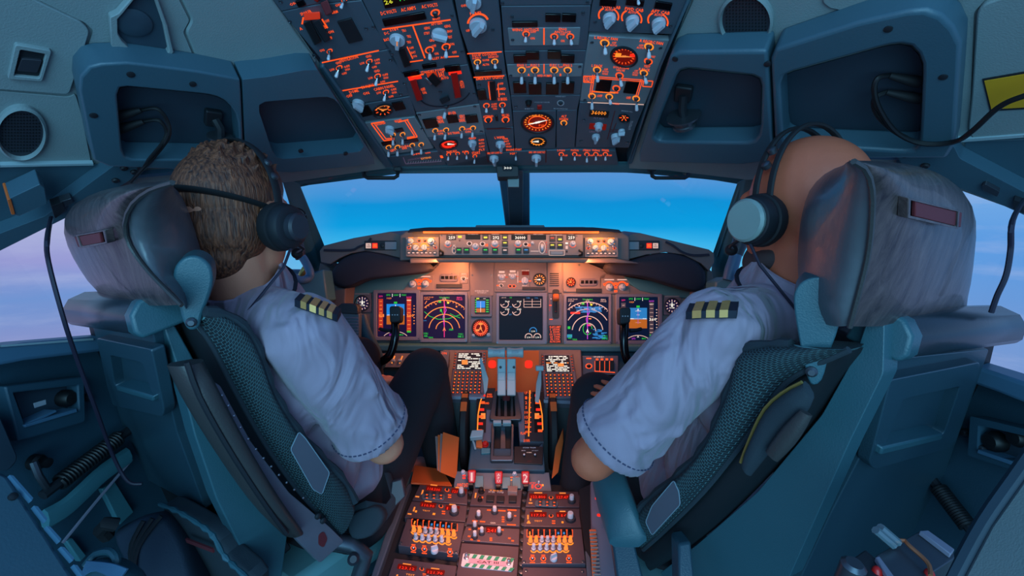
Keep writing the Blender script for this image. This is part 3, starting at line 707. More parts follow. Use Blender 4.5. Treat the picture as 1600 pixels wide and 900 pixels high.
m.knob(560, 160, 7.5, 100, .016).txt('DOME', 553, 143, 14, 4).txt('OFF', 546, 150, 9, 4).txt('ON', 572, 146, 9, 4).tog(603, 144, 600, 157, 3.6); lbl4(m, 603, 142); m.txt('CABIN PANEL', 600, 137, 32, 4)
m.screw(549, 160, 626, 147, 612, 84).end()
m = OM('narrow overhead strip with an oval orange gauge between two dark windows', 598, 172)
m.plate([(546, 167), (641, 151), (650, 180), (560, 190)], 'panel').win(571, 172, 17, 14, 'gloss_black').win(623, 164, 17, 12, 'gloss_black')
m.gauge(598, 172, 14, 9, 'lit', 'black', 10, (150, 20)).arc(598, 172, 11, 7, 20, 160, 2, 'lit_orange', hh=.0055).end()
m = OM('light grey overhead unit with an orange flow diagram and six silver toggles', 620, 215)
m.plate([(566, 193), (648, 183), (678, 232), (600, 243)], 'panel_light')
m.path([(580, 193), (600, 220), (616, 218)], 1.6).path([(584, 192), (603, 217), (616, 216)], 1.3).path([(636, 187), (652, 214), (636, 217)], 1.6).path([(632, 188), (648, 213), (636, 215)], 1.3).path([(580, 193), (600, 190)], 1.8).path([(622, 191), (638, 187)], 1.8)
m.txt('CROSSFEED', 594, 193, 16, 4).txt('VALVE OPEN', 622, 189, 11, 4).knob(609, 200, 6, 110, .014).win(624, 202, 12, 5).win(640, 219, 26, 5).win(607, 222, 20, 5)
for x, y, x2, y2 in ((614, 211, 614, 226), (629, 210, 629, 225), (607, 230, 607, 244), (621, 230, 621, 243), (644, 227, 644, 241), (658, 226, 658, 240)): m.tog(x, y, x2, y2, 3.2, 'lit_bright')
m.txt('OFF', 632, 232, 8, 3).txt('ON', 632, 229, 12, 3).txt('LEFT', 614, 235, 8, 3).screw(577, 205, 660, 201).end()
m = OM('bottom strip of the overhead panel with a white engraved scale', 650, 250)
m.plate([(603, 246), (690, 236), (698, 258), (612, 261)], 'panel').path([(630, 246), (634, 256), (690, 252)], 1.2, 'pink_print').txt('LANDING RETRACTABLE', 650, 248, 26, 2.6, 'pink_print')
for i in range(14): m.line(637+i*3.9, 256.5-i*.28, 638.5+i*3.9, 252.5-i*.28, .9, 'white_print')
m.txt('EXTEND', 666, 247, 16, 2.6, 'lit_orange').txt('OFF', 650, 241, 14, 2.4).txt('ON', 668, 239, 8, 2.4).blob(690, 245, 4, 4).end()
# column two
m = OM('overhead unit with a green numeric display, two rotary knobs and meter captions', 645, 50)
m.plate([(550, -20), (700, -20), (706, 0), (718, 50), (731, 100), (628, 114), (612, 93), (588, 45), (566, 0)])
m.win(648, -6, 98, 17, 'gloss_black', 'display').txt('26', 607, 3, 13, 6.5, 'lit_yellow', .0075).txt('115', 632, -2, 16, 5, 'lit_green', .0075)
m.txt('DC VOLTS', 607, 19, 24, 5.5).txt('AC AMPS', 638, 14, 23, 5.5).txt('AC VOLTS', 671, 9, 25, 5.5).win(632, 28, 66, 11, 'gloss_black', 'display')
m.tog(680, 20, 681, 26, 5.5, 'lit', tip='black', hh=.006, name='push_button').txt('MAINT', 682, 29.5, 12, 3.5)
m.line(597, 46, 704, 31, 2.2).line(645, 40, 664, 91, 2.2).line(640, 97, 661, 94, 1.8).line(700, 89, 717, 88, 1.8).txt('GALLEY AC', 682, 91, 26, 3.6)
m.knob(621, 61, 11, 62, .012, line='lit_orange').knob(687, 53, 12, 150, .011)
for t, x, y, w in (('DC', 604, 52, 7), ('BAT', 604, 62, 8), ('STBY', 616, 46, 14), ('TR1', 631, 48, 6), ('TR2', 639, 57, 6), ('TR3', 639, 66, 6), ('TEST', 627, 71, 6), ('GEN1', 667, 44, 9), ('STBY', 667, 52, 9), ('GRD', 675, 63, 9), ('APU GEN', 682, 37, 17), ('GEN2', 699, 41, 10), ('INV', 703, 49, 8), ('TEST', 703, 58, 7), ('OFF', 678, 72, 7), ('ON', 706, 69, 7), ('ON', 682, 84, 6), ('OFF', 710, 82, 7)): m.txt(t, x, y, w, 4)
m.tog(671, 78, 672, 92, 5.2).tog(697, 73, 697, 89, 5.2).guard(627, 76, 637, 104, 12, 'black').txt('OFF', 643, 75, 7, 3.5).txt('BAT', 646, 82, 7, 3.5).txt('ON', 648, 88, 6, 3.5).line(636, 73, 645, 92, 1.6)
m.screw(583, 42, 610, 93, 706, 24, 722, 80).end()
m = OM('overhead unit with two tall red guarded switches and a standby power caption', 690, 140)
m.plate([(629, 116), (731, 101), (742, 140), (749, 162), (650, 176), (634, 138)])
m.win(643, 113, 24, 7).win(707, 105, 24, 9).win(671, 101, 22, 6).txt('STANDBY POWER', 677, 111, 39, 4)
m.guard(645, 125, 656, 157, 11, 'red_guard', ht=.022).guard(709, 114, 716, 153, 11, 'red_guard', ht=.022).blob(648, 121, 20, 7, 'lit_red').blob(711, 114, 20, 5, 'lit_red')
m.path([(643, 120), (662, 116)], 2).txt('OFF', 661, 140, 7, 5).txt('ON', 663, 145, 6, 4).txt('AUTO', 722, 132, 6, 12).blob(675, 117, 16, 9, 'lit_dim').txt('BAT', 690, 116, 9, 8).txt('AUTO', 695, 122, 12, 4).guard(672, 118, 686, 132, 14, 'black').guard(664, 122, 674, 132, 4, 'metal')
m.arc(695, 144, 40, 22, 200, 345, 2, 'navy').screw(688, 143, 632, 130, 741, 146).end()
m = OM('light grey overhead unit with dark windows and a metal lever in front of four toggles', 705, 195)
m.plate([(650, 177), (749, 163), (758, 208), (668, 215)], 'panel_light').win(673, 191, 21, 14).win(707, 184, 17, 12).win(737, 184, 19, 12)
m.guard(693, 152, 697, 160, 15, 'dark', ht=.01).tog(697, 166, 694, 184, 4.5, None).txt('GEN 1', 688, 184, 11, 5).txt('DRIVE', 688, 190, 10, 5).txt('APU GEN', 706, 177, 12, 5).txt('GEN 2', 722, 182, 9, 5).txt('DRIVE', 722, 188, 9, 5)
for x, y, x2, y2 in ((680, 204, 679, 218), (697, 203, 695, 217), (722, 201, 721, 215), (739, 200, 738, 214)): m.tog(x, y, x2, y2, 3.4, 'lit_bright')
m.txt('OFF', 688, 205, 8, 3).txt('ON', 688, 209, 8, 3).txt('BUS TRANS', 709, 208, 18, 3.5).txt('OFF', 731, 202, 9, 3).txt('ON', 731, 206, 9, 3).screw(655, 179, 752, 205, 742, 166).end()
m = OM('lower overhead unit with a glowing red dial and a row of short toggles', 715, 235)
m.plate([(680, 232), (669, 216), (758, 209), (768, 257), (700, 259)])
m.gauge(701, 225, 13, 7, 'lit_red', 'red_window', 10, (355,)).arc(701, 225, 9, 4.6, 20, 340, 3.2, 'lit_red', hh=.0055)
for x, y, x2, y2 in ((701, 241, 700, 250), (715, 240, 714, 249), (729, 239, 729, 248), (742, 244, 741, 255)): m.tog(x, y, x2, y2, 2.6)
m.txt('PROBE HEAT', 706, 237, 16, 3.5).txt('AUTO', 727, 237, 10, 3).txt('START', 744, 239, 13, 4).knob(738, 222, 6.5, 100, .016).txt('GRD', 738, 216, 12, 3.4)
for i in range(4): m.txt(('OFF', 'AUTO', 'CONT', 'FLT')[i], 752+i*.4, 219+i*5, 9, 3)
m.end()
# column three
m = OM('overhead unit with a large silver panel-brightness knob at the top middle', 745, 40)
m.plate([(707, -20), (776, -20), (779, 0), (783, 40), (786, 79), (731, 82), (719, 45)])
m.knob(740, 2, 12, 70, .012).knob(747, 38, 13.5, 48, .014).txt('OFF', 725, 9, 10, 4).txt('PANEL', 744, 21, 19, 5).arc(747, 37, 16, 15, 20, 175, 3).txt('OFF', 731, 48, 6, 4).screw(770, 46).end()
m = OM('overhead unit with an equipment cooling caption and two toggles', 760, 98)
m.plate([(732, 83), (786, 80), (791, 116), (742, 119)]).line(730, 84, 784, 81, 1.8).txt('EQUIP COOLING', 757, 86, 38, 4.6).txt('SUPPLY', 745, 91, 14, 3.2).txt('EXHAUST', 771, 89, 16, 3.2)
m.tog(746, 97, 746, 107, 4.2, 'lit_bright').tog(773, 96, 774, 106, 4.2, 'lit_bright').txt('NORM', 759, 94, 10, 3.2).txt('ALTN', 759, 101, 10, 3.2).win(763, 112, 42, 7).end()
m = OM('overhead unit with an emergency exit lights caption over a tall black switch', 770, 160)
m.plate([(742, 120), (791, 117), (798, 155), (802, 198), (756, 202), (748, 160)])
m.line(740, 121, 788, 118.5, 1.8).txt('EMER EXIT LIGHTS', 765, 122, 42, 4.2).guard(769, 127, 772, 157, 9, 'black', ht=.016).blob(768, 130, 11, 6, 'lit_dim').win(753, 146, 13, 15).line(749, 156, 766, 155, 2, 'red_dull')
for i, t in enumerate(('OFF', 'ARMED', 'ON')): m.txt(t, 782+i, 131+i*8, 9 if i != 1 else 15, 3.4)
m.txt('NO SMOKING', 785, 155, 14, 5).path([(763, 130), (766, 156)], 1.4).path([(778, 132), (780, 152)], 1.4)
m.tog(760, 165, 760, 175, 3.8, 'lit').tog(785, 164, 785, 176, 3.8, 'lit').txt('OFF', 772, 163, 9, 3).txt('AUTO', 772, 166.5, 9, 3).txt('ON', 773, 170, 6, 3)
m.tog(763, 187, 763, 190, 4.6, 'lit', tip='black', hh=.005, name='push_button').tog(790, 187, 790, 190, 4.6, 'lit', tip='black', hh=.005, name='push_button').txt('ATTEND', 763, 182, 16, 3.2).txt('GRD CALL', 790, 180, 12, 4).win(776, 183, 4, 8).screw(749, 132).end()
m = OM('overhead unit under a pink line with one silver selector knob', 778, 222)
m.plate([(757, 203), (802, 199), (804, 236), (766, 240)]).line(760, 201.5, 798, 200.5, 2.2, 'red_dull').knob(782, 224, 7.5, 95, .016).txt('L WIPER', 781, 215, 16, 3.6)
for i in range(4): m.txt(('PARK', 'INT', 'LOW', 'HIGH')[i], 790+i*1.6, 217+i*4, 8, 2.8)
m.end()
# column four
m = OM('blank dark strip at the top of the overhead centre column', 850, 3)
m.plate([(780, -20), (930, -20), (924, 8), (782, 9)]).screw(785, 4, 918, 3).end()
m = OM('overhead unit with wing and engine anti-ice toggles', 850, 45)
m.plate([(783, 10), (923, 9), (917, 78), (788, 79)]).plate([(793, 44), (907, 43), (905, 71), (796, 72)], 'panel_light', name='caption_plate', h=.005); m.h = .005
m.txt('WING ANTI-ICE', 821, 46.5, 42, 4.6).txt('OFF', 833, 50, 9, 3.6).txt('ON', 832, 60, 7, 4).txt('ENG\nANTI-ICE', 879, 48, 26, 8.5).txt('OFF', 879, 54, 8, 3).txt('ON', 879, 64, 6, 4).line(850, 44, 850, 70, 2)
m.tog(822, 53, 821, 65, 4.4, 'lit').tog(866, 57, 866, 69, 4.6, 'lit').tog(891, 57, 893, 69, 4.6, 'lit').win(864, 26, 24, 12).win(889, 26, 22, 12).win(820, 36, 40, 8).screw(801, 62, 800, 26, 911, 20).end()
m = OM('overhead unit with four hydraulic pump toggles between rows of dark windows', 850, 118)
m.plate([(788, 80), (916, 79), (907, 148), (798, 149)]).plate([(792, 101), (911, 100), (909, 120), (794, 121)], 'panel_light', name='caption_plate', h=.005); m.h = .005
for x, t in ((815, 'ENG 1'), (836, 'ELEC 2'), (866, 'ELEC 1'), (887, 'ENG 2')): m.txt(t, x, 102, 14, 3.8).tog(x, 109.5, x, 130, 4.8, 'lit_bright')
m.line(850, 100, 850, 115, 1.6).txt('HYD PUMPS', 851, 118.5, 22, 3.6).txt('A', 826, 117, 3, 4).txt('B', 876, 117, 3, 4).txt('OFF', 825, 105, 7, 2.6).txt('OFF', 876, 105, 7, 2.6)
for x, y in ((813, 90), (832, 85), (866, 84), (887, 90), (812, 135), (836, 137), (863, 137), (887, 135)): m.win(x, y, 20 if y > 100 else 21, 17 if y > 100 else 12)
m.screw(798, 118, 906, 104).end()
m = OM('overhead strip with white captions, a black knob and a red button', 850, 160)
m.plate([(798, 150), (907, 149), (902, 172), (801, 173)]).knob(826, 159, 5, 90, .01, 'round', 'black').win(843, 166, 7, 6, 'red_guard', 'red_button', label='red button').arc(876, 161, 5, 4, 0, 360, 1.2, 'white_print').tog(876, 161, 876, 162, 3, None, tip='black', hh=.004, name='jack')
m.txt('HEADSET', 876, 150.8, 16, 2, 'white_print').txt('MICROPHONE', 876, 170, 22, 2, 'white_print').txt('MIC', 827, 170, 14, 2, 'white_print').txt('VOICE RECORDER', 847, 159.8, 24, 1.8, 'white_print').screw(806, 166).end()
m = OM('overhead unit holding the big round orange altitude gauge', 840, 195)
m.plate([(801, 174), (869, 173), (868, 232), (805, 233)]).gauge(840, 191, 23, 14.5, 'lit_bright', 'red_window', 22, (200, 20), 'dark', 'gauge', 3).gauge(840, 221, 12.5, 7.5, 'lit_bright', 'black', 14, (185,), 'dark', 'gauge', 3)
m.arc(840, 191, 14, 9, 0, 360, 1.4, 'lit', hh=.0055).txt('CABIN ALT', 838, 181, 18, 3, 'lit_bright', .0055).txt('PSI', 846, 196, 8, 3, 'lit', .0055).blob(830, 193, 7, 2.4, 'lit_bright', .006).arc(840, 221, 9, 5.2, 30, 330, 1.2, 'lit_bright', hh=.0055).end()
m = OM('slim overhead strip with a small orange push light', 880, 200)
m.plate([(870, 173), (902, 172), (898, 231), (869, 232)]).tog(881, 192, 881, 195, 4, 'lit_bright', tip='black', hh=.005, name='push_button').txt('ALT\nHORN', 881, 184, 13, 8, 'lit').end()
m = OM('bottom strip of the overhead panel with landing and taxi light switches', 850, 247)
m.plate([(699, 259), (768, 241), (805, 237), (898, 234), (962, 236), (966, 258)]).knob(772, 246, 7, 92, .018).knob(838, 245, 7.5, 92, .02).tog(806, 240, 806, 250, 2.8, None).txt('ENGINE START', 803, 234, 24, 3).txt('IGN', 802, 240, 10, 3)
m.txt('GRD OFF CONT FLT', 773, 239, 24, 3).txt('GRD OFF CONT FLT', 839, 238, 26, 3).line(759, 236, 763, 254, 1.6, 'red_dull').line(853, 234, 853, 254, 1.6, 'red_dull')
for x, y2, t in ((877, 250, 'LOGO'), (898, 250, 'POSITION'), (917, 253, 'STEADY'), (931, 250, 'WING'), (946, 250, 'WHEEL')): m.tog(x, 241, x, y2, 3.0, 'lit').txt(t, x, 235, 12, 3.2).txt('OFF', x+7, 243, 6, 2.6)
m.end()
# column five
m = OM('overhead unit with three silver cabin temperature knobs', 990, 28)
m.plate([(932, -20), (1090, -20), (1076, 0), (1051, 54), (919, 50), (925, 8)])
for x, y, t in ((952, 26, 'CONT CAB'), (988, 30, 'FWD CAB'), (1029, 34, 'AFT CAB')): m.knob(x, y+1, 10, 250, .014).txt(t, x+3, y-15, 29, 5).arc(x-1, y-1, 15.5, 13, -25, 60, 2.4).arc(x-1, y-1, 15.5, 13, 120, 205, 2.4).txt('AUTO', x, y-10.5, 13, 4)
m.win(950, 2, 26, 11).win(1036, 7, 26, 11).win(992, 2, 28, 10).tog(996, -4, 998, 6, 4, None).screw(1048, 40, 930, 34).end()
m = OM('light grey overhead unit with a round orange gauge and an air pack flow diagram', 970, 110)
m.plate([(920, 56), (1046, 63), (1028, 112), (1008, 163), (906, 158), (913, 100)], 'panel_light')
m.gauge(975, 88, 19, 14, 'lit', 'red_window', 18, (185, 355)).blob(966, 86, 9, 6, 'lit_bright', .0065).blob(988, 87, 8, 5, 'lit_red', .0065)
m.txt('L RECIRC FAN', 947, 60, 36, 4.5).txt('R RECIRC FAN', 1018, 66, 36, 4.5).tog(945, 67, 946, 84, 5.6, 'lit_bright').tog(1014, 73, 1014, 90, 5.6, 'lit_bright').txt('OFF\nAUTO', 959, 69, 11, 7).txt('OFF\nAUTO', 1001, 73, 11, 7).tog(1013, 96, 1013, 98, 5, 'lit', tip='black', hh=.005, name='push_button').txt('OVHT', 1020, 89, 7, 3.4).txt('TEST', 1011, 104, 10, 3.4)
m.txt('L PACK', 933, 103, 17, 4).txt('R PACK', 1007, 109, 17, 4).txt('ISOLATION\nVALVE', 970, 108, 24, 7).txt('OFF\nAUTO\nHIGH', 946, 112, 10, 10).txt('OFF\nAUTO\nHIGH', 993, 114, 9, 9)
m.tog(933, 109, 934, 127, 4.8, 'lit_bright').tog(968, 118, 971, 134, 4.8, 'lit').tog(1006, 114, 1010, 130, 4.8, 'lit_bright').win(943, 132, 23, 18).win(986, 135, 20, 18).tog(963, 138, 963, 140, 4.6, 'lit', tip='black', hh=.005, name='push_button')
for y in (0, 2.6): m.line(926, 119.5+y, 1004, 125+y, 1.1)
for a, b in (((929, 117), (924, 150)), ((926, 117), (921, 150)), ((1004, 125), (996, 152)), ((1001, 125), (993, 152))): m.line(a[0], a[1], b[0], b[1], 1.2)
m.line(924, 143, 966, 145, 2.2).txt('WING ANTI-ICE', 946, 144, 30, 2.4, 'lit_bright').line(918, 160, 1006, 163.5, 1.4, 'lit_pinkwhite').txt('ISLN', 919, 123.5, 11, 9).path([(912, 119), (927, 119.5), (927, 129), (912, 128.5), (912, 119)], 1.3).path([(1006, 126), (1020, 127), (1018, 136), (1004, 135), (1006, 126)], 1.3)
m.tog(925, 150, 925, 170, 4.4, 'lit_bright').tog(952, 151, 954, 162, 4.4, 'lit_bright').tog(994, 154, 995, 172, 4.4, 'lit_bright').txt('OFF', 937, 150, 8, 4).txt('OFF', 982, 153, 7, 4).txt('APU BLEED', 961, 162, 14, 2.6).screw(925, 66, 1032, 75, 914, 156).end()
m = OM('overhead unit showing 36000 in orange digits above two silver knobs', 945, 200)
m.plate([(906, 160), (1007, 165), (993, 200), (983, 231), (899, 230), (903, 180)])
m.win(936, 176.5, 30, 9, 'black', 'display').txt('36000', 936, 176.5, 23, 6, 'lit_bright', .0075).txt('FLT ALT', 936, 185, 16, 2.6, 'pink_print').win(934, 196.5, 26, 8, 'red_window', 'display').knob(935, 195, 6.5, 90, .014, 'round').txt('LAND ALT', 930, 206, 18, 2.6, 'pink_print').knob(931, 212, 6, 90, .016)
m.line(961, 173, 949, 218, 1.4, 'red_dull').line(963, 192, 957, 207, 1.4, 'red_dull').line(953, 203, 975, 203, 1.2, 'red_dull').line(953, 206, 972, 206, 1.2, 'red_dull').gauge(975, 184, 8, 6, 'lit', 'black', 6, (100,)).txt('MANUAL', 980, 174, 18, 2, 'white_print').knob(971, 204, 5, 20, .012).knob(962, 212, 7, 70, .018).txt('VALVE', 985, 196, 4, 14, 'white_print')
m.screw(912, 187, 908, 220, 980, 222).end()
# side edge rails of the overhead panel
for lb, pp in (('long blue edge rail on the left side of the overhead panel', [(497, 106), (505, 104), (602, 242), (614, 262), (602, 262), (590, 248)]), ('slim blue edge rail on the right side of the overhead panel', [(1079, -10), (1086, -10), (1036, 104), (988, 256), (980, 258), (1030, 106)])):
    tag(slab(MB(), OV, pp, -.03, .012).build('overhead_edge_rail', 'molding', bevel=.004), lb, 'rail')

# ------------------------------------------------------------------ glareshield and main instrument panel
GS = Fr(P(800, 382, 1.60), -FWD+UPV*.06)
GW = Fr(P(800, 390, 1.64), -FWD)
MP = plane3(P(800, 410, 1.78), P(900, 410, 1.78), P(800, 540, 1.72))
DEEP = Vector((0, 1, -.02))
r = thing('glareshield', 'long grey-brown padded glareshield hood under the windshields', 'glareshield', P(800, 405, 1.75))
mb = MB(); mb.prism(GS.pts([(624, 368), (634, 361), (662, 357), (930, 357), (972, 362), (984, 370), (984, 408), (914, 403), (686, 403), (624, 408)], -.012), DEEP*.42); mb.build('hood', 'glare', r, bevel=.006, seg=3)
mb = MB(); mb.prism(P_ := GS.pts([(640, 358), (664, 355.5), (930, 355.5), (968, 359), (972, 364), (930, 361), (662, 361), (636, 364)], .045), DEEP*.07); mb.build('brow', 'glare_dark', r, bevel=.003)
MB().prism(GS.pts([(744, 352), (850, 352), (852, 356), (742, 356)], -.02), DEEP*.05).build('sill_plate', 'panel', r)
MB().prism(GS.pts([(640, 404), (960, 404), (1000, 412), (960, 411), (690, 410), (640, 412)], .02), DEEP*.12).build('lower_lip', 'glare', r, bevel=.004)
for sd, pp in ((0, [(499, 392), (505, 384), (552, 372), (609, 362), (624, 366), (636, 372), (636, 403), (668, 410), (640, 407), (600, 397), (572, 392), (548, 396), (530, 404), (516, 413), (501, 410)]),
               (1, [(978, 372), (986, 366), (1000, 364), (1050, 376), (1108, 390), (1116, 396), (1116, 410), (1108, 424), (1096, 412), (1068, 398), (1040, 394), (1010, 398), (976, 407), (946, 412), (978, 404)])):
    MB().prism(GW.pts(pp), DEEP*.3).build('side_wing', 'glare', r, bevel=.005, seg=3)
    pc = crom([(516, 424), (530, 406), (550, 396), (574, 392), (602, 397), (640, 406), (668, 411), (670, 424), (620, 431), (572, 437), (543, 449), (526, 447), (516, 438)] if sd == 0 else
              [(950, 412), (985, 406), (1012, 398), (1040, 394), (1068, 398), (1090, 408), (1104, 424), (1104, 446), (1092, 456), (1070, 452), (1030, 440), (1000, 432), (955, 427)], 3)
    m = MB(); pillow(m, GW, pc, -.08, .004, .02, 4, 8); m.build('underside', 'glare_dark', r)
    ps = [(500, 410), (508, 414), (516, 420), (516, 440), (528, 450), (540, 451), (538, 500), (514, 500), (500, 470), (496, 430)] if sd == 0 else [(1104, 424), (1108, 420), (1114, 426), (1116, 470), (1104, 500), (1088, 500), (1090, 462), (1104, 450)]
    MB().prism(GW.pts(ps, -.03), DEEP*.1).build('end_post', 'glare', r, bevel=.004)
    mb = MB()
    pl = [(506, 391), (548, 391), (560, 386), (572, 381), (580, 372)] if sd == 0 else [(1108, 398), (1084, 399), (1066, 394), (1052, 384), (1040, 378)]
    mb.tube([GW.at(*p, .002) for p in crom(pl, 3, False)], [(.006, .003)]*len(crom(pl, 3, False)), 6); mb.build('crease', 'glare_dark', r)
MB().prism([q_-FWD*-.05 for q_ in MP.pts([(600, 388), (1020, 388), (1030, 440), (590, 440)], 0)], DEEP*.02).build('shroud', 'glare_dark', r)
# floodlight strip under the brow
o = MB().prism(GS.pts([(661, 361.4), (936, 361.4), (936, 363.8), (661, 363.8)], .03), -GS.n*.012).build('flood_light_strip', 'strip')
tag(o, 'thin glowing orange light strip along the top of the glareshield face', 'light')
area('flood_lamp', GS.at(800, 364, .055), GS.at(800, 395, .0), .62, .012, .36, (1, .40, .16))
for px in (700, 800, 900): area('flood_lamp', P(px, 409, 1.63), P(px+(px-800)*.9, 500, 1.76), .24, .04, 1.5 if px != 800 else .9, (1, .30, .10))

# mode control panel
m = Mod('autopilot_panel', 'wide autopilot panel with white number windows and green-lit buttons in the glareshield', 'control panel', GS, 800, 382, None, .006)
m.plate([(687, 366), (911, 366), (911, 399), (687, 399)], 'panel_brown', -.012)
for x, w, t in ((705, 15, '259'), (774, 15, '292'), (811.5, 25, '36000'), (892, 14, '259')):
    m.win(x, 371, w, 8, 'lcd_off' if w > 16 else 'black', 'display').txt(t, x+1 if w < 20 else x+1.5, 371.3, 10 if w < 20 else 16, 4.8, 'lit_white', .0095)
m.win(739, 370.5, 23, 7.5, 'lcd_off', 'display').win(841, 371, 24, 7.5, 'lcd_off', 'display')
for x, y, l in ((758.5, 370, 'lit_yellow'), (789, 370, 'lit_yellow'), (789, 380.5, 'lit_yellow'), (875, 373, 'lit_yellow'), (863, 373, 'lit_dim'), (863, 384, 'lit_yellow'), (875, 384, 'lit_yellow'), (717, 391.5, 'lit_green'), (729, 391.5, 'lit_green'), (758.5, 391.5, 'lit_green'), (773.5, 391.5, 'lit_green'), (789, 392, 'lit_pinkwhite'), (810, 391.5, 'lit_green'), (822, 391.5, 'lit_cyan')):
    lit = y < 371 or (x, y) == (875, 373)
    m.btn(x, y, 9, 8.6, None, None, 'push_button', 'black', .005); m.blob(x, y-1.2 if not lit else y+1, 5.5, 2.0 if not lit else 2.6, l, .0111)
m.blob(718.5, 370, 6, 3.4, 'lit_yellow').tog(718, 375, 718, 376, 1.6, None, tip='red_dull', hh=.004)
for x, y, rr in ((700, 380.5, 4.4), (743, 385, 4.8), (773.5, 380.5, 5), (809.5, 380, 4.6), (895, 381, 4.2)): m.knob(x, y, rr, 80, .016, 'round'); m.arc(x, y, rr*1.25, rr*1.25, 200, 340, .9, 'lit')
for x, y in ((733.5, 380.5), (754, 381), (821.5, 381.5)): m.tog(x, y, x, y+.4, 3.2, 'lit_pinkwhite', tip='black', hh=.004, name='push_button')
m.blob(760, 383, 5, 4, 'lit').blob(826.5, 383, 5, 4, 'lit').knob(832, 379.5, 2.4, 0, .01, 'round').txt('HDG SEL', 742, 365.2+1.6, 12, 1.6, 'lit_pinkwhite').txt('COURSE', 704, 366.6, 8, 1.5, 'lit_pinkwhite').txt('IAS/MACH', 739, 366.2, 16, 1.5, 'lit_pinkwhite').txt('HEADING', 774, 366.2, 11, 1.5, 'lit_pinkwhite').txt('ALTITUDE', 811, 366.2, 14, 1.5, 'lit_pinkwhite').txt('VERT SPEED', 841, 366.2, 16, 1.5, 'lit_pinkwhite').txt('A/P ENGAGE', 869, 367, 18, 1.5, 'lit_pinkwhite').txt('COURSE', 892, 366.6, 8, 1.5, 'lit_pinkwhite')
m.tog(709.5, 391.5, 709.5, 389, 1.9, None).arc(709.5, 390, 3, 6, 0, 360, .8, 'lit_pinkwhite').txt('A/T', 709.5, 383, 4, 2, 'lit_pinkwhite')
MB().lathe(GS.at(847, 387, .006)-RGT*.004, RGT, [(.001, -.001), (.013, -.0005), (.013, .0085), (.001, .009)], 20, su=1).build('thumb_wheel', 'knob', m.r)
m.arc(847, 386.5, 5, 9.5, 0, 360, .9, 'lit_pinkwhite').line(829, 392.5, 842, 392.5, 1, 'lit_pinkwhite')
for i in range(5): m.blob(853.6, 379+i*3.8, 2, 1.6, 'lit_dim')
m.win(870, 395.3, 19, 5, 'panel_light', 'disengage_bar').path([(858, 391), (882, 391), (882, 399), (858, 399), (858, 391)], .7, 'lit_pinkwhite')
m.tog(885.5, 392, 885.5, 393.5, 2, None, tip='black').blob(885.5, 386.5, 3.6, 5, 'lit_pinkwhite').blob(885.5, 380, 4, 2.4, 'lit_white')
for x in (690, 907.5): m.r; MB().tube([GS.at(x-2, 391, .006), GS.at(x-2, 392, .02), GS.at(x+2, 394, .024), GS.at(x+2, 398, .02), GS.at(x-2, 399, .006)], .0035, 8).build('pull_handle', 'black', m.r)
m.screw(690, 368, 901, 369, r=1.2).end()
# EFIS control panels
for sd, x0, lb in ((0, 660, 'amber-lit flight display control panel at the left end of the glareshield face'), (1, 940, 'amber-lit flight display control panel at the right end of the glareshield face')):
    y0 = 0 if sd == 0 else .8
    m = Mod('display_control_panel', lb, 'control panel', GS, x0, 386+y0, 'flight display control panels', .006)
    m.plate([(x0-26, 370+y0), (x0+26, 370+y0), (x0+26, 401+y0), (x0-26, 401+y0)], 'panel_brown', -.012)
    m.knob(x0-18, 377+y0, 4.6, 60, .016, 'dual').knob(x0+14, 377.5+y0, 5.2, 120, .016, 'dual').knob(x0-10, 387+y0, 4.6, 45, .012, 'bar').knob(x0+3, 387+y0, 4.6, 90, .012, 'bar')
    for x in (x0-5, x0+4): m.tog(x, 376+y0, x, 376.4+y0, 2.4, 'lit', tip='black', hh=.004, name='push_button')
    for x, a in ((x0-21, 5), (x0+20, -5)): m.tog(x, 387+y0, x+a*.5, 384+y0, 2, 'lit')
    for i in range(7): m.btn(x0-21+i*6.7, 395+y0, 5, 4, 'lit_pinkwhite', lw=.7, lh=.5, hgt=.004)
    for x, y, w in ((-18, 371.5, 8), (-2, 371.5, 10), (15, 371.5, 10), (-11, 381, 9), (3, 381, 9), (9, 384, 4), (9, 389, 4), (-3, 391, 6), (18, 380, 5), (-20, 381.5, 5)): m.blob(x0+x, y+y0, w, 1.4, 'lit_bright')
    m.arc(x0+3, 387+y0, 6.6, 6.6, 20, 165, 1.6, 'lit_bright').end()
    area('flood_lamp', GS.at(x0, 367, .05), GS.at(x0, 388, 0), .06, .02, .10, (1, .4, .08))
# master caution blocks on the wings
for sd, x0, lb in ((0, 594, 'red and orange warning lights beside a grey window on the left glareshield wing'), (1, 1006, 'red and orange warning lights beside a grey window on the right glareshield wing')):
    m = Mod('warning_light_unit', lb, 'warning light', GW, x0, 384, 'glareshield warning light units', .004); k = 1 if sd == 0 else -1
    m.plate([(x0-25, 376), (x0+25, 376), (x0+25, 391), (x0-25, 391)], 'dark', -.01).win(x0+17*k, 384, 18, 12, 'panel_light', 'grey_window')
    m.knob(x0+k*4, 384, 3.6, 90, .008, 'round', 'black').win(x0-18*k, 384, 8, 8, 'lit_pinkwhite', 'warning_light').win(x0-8*k, 384, 8, 8, 'lit_red', 'warning_light', label='glowing red warning light')
    m.txt('FIRE\nWARN', x0-18*k, 384, 6, 5, 'red_dull', .0075).txt('MASTER\nCAUTION', x0-8*k, 384, 6.4, 5, 'lit_bright', .0075).end()

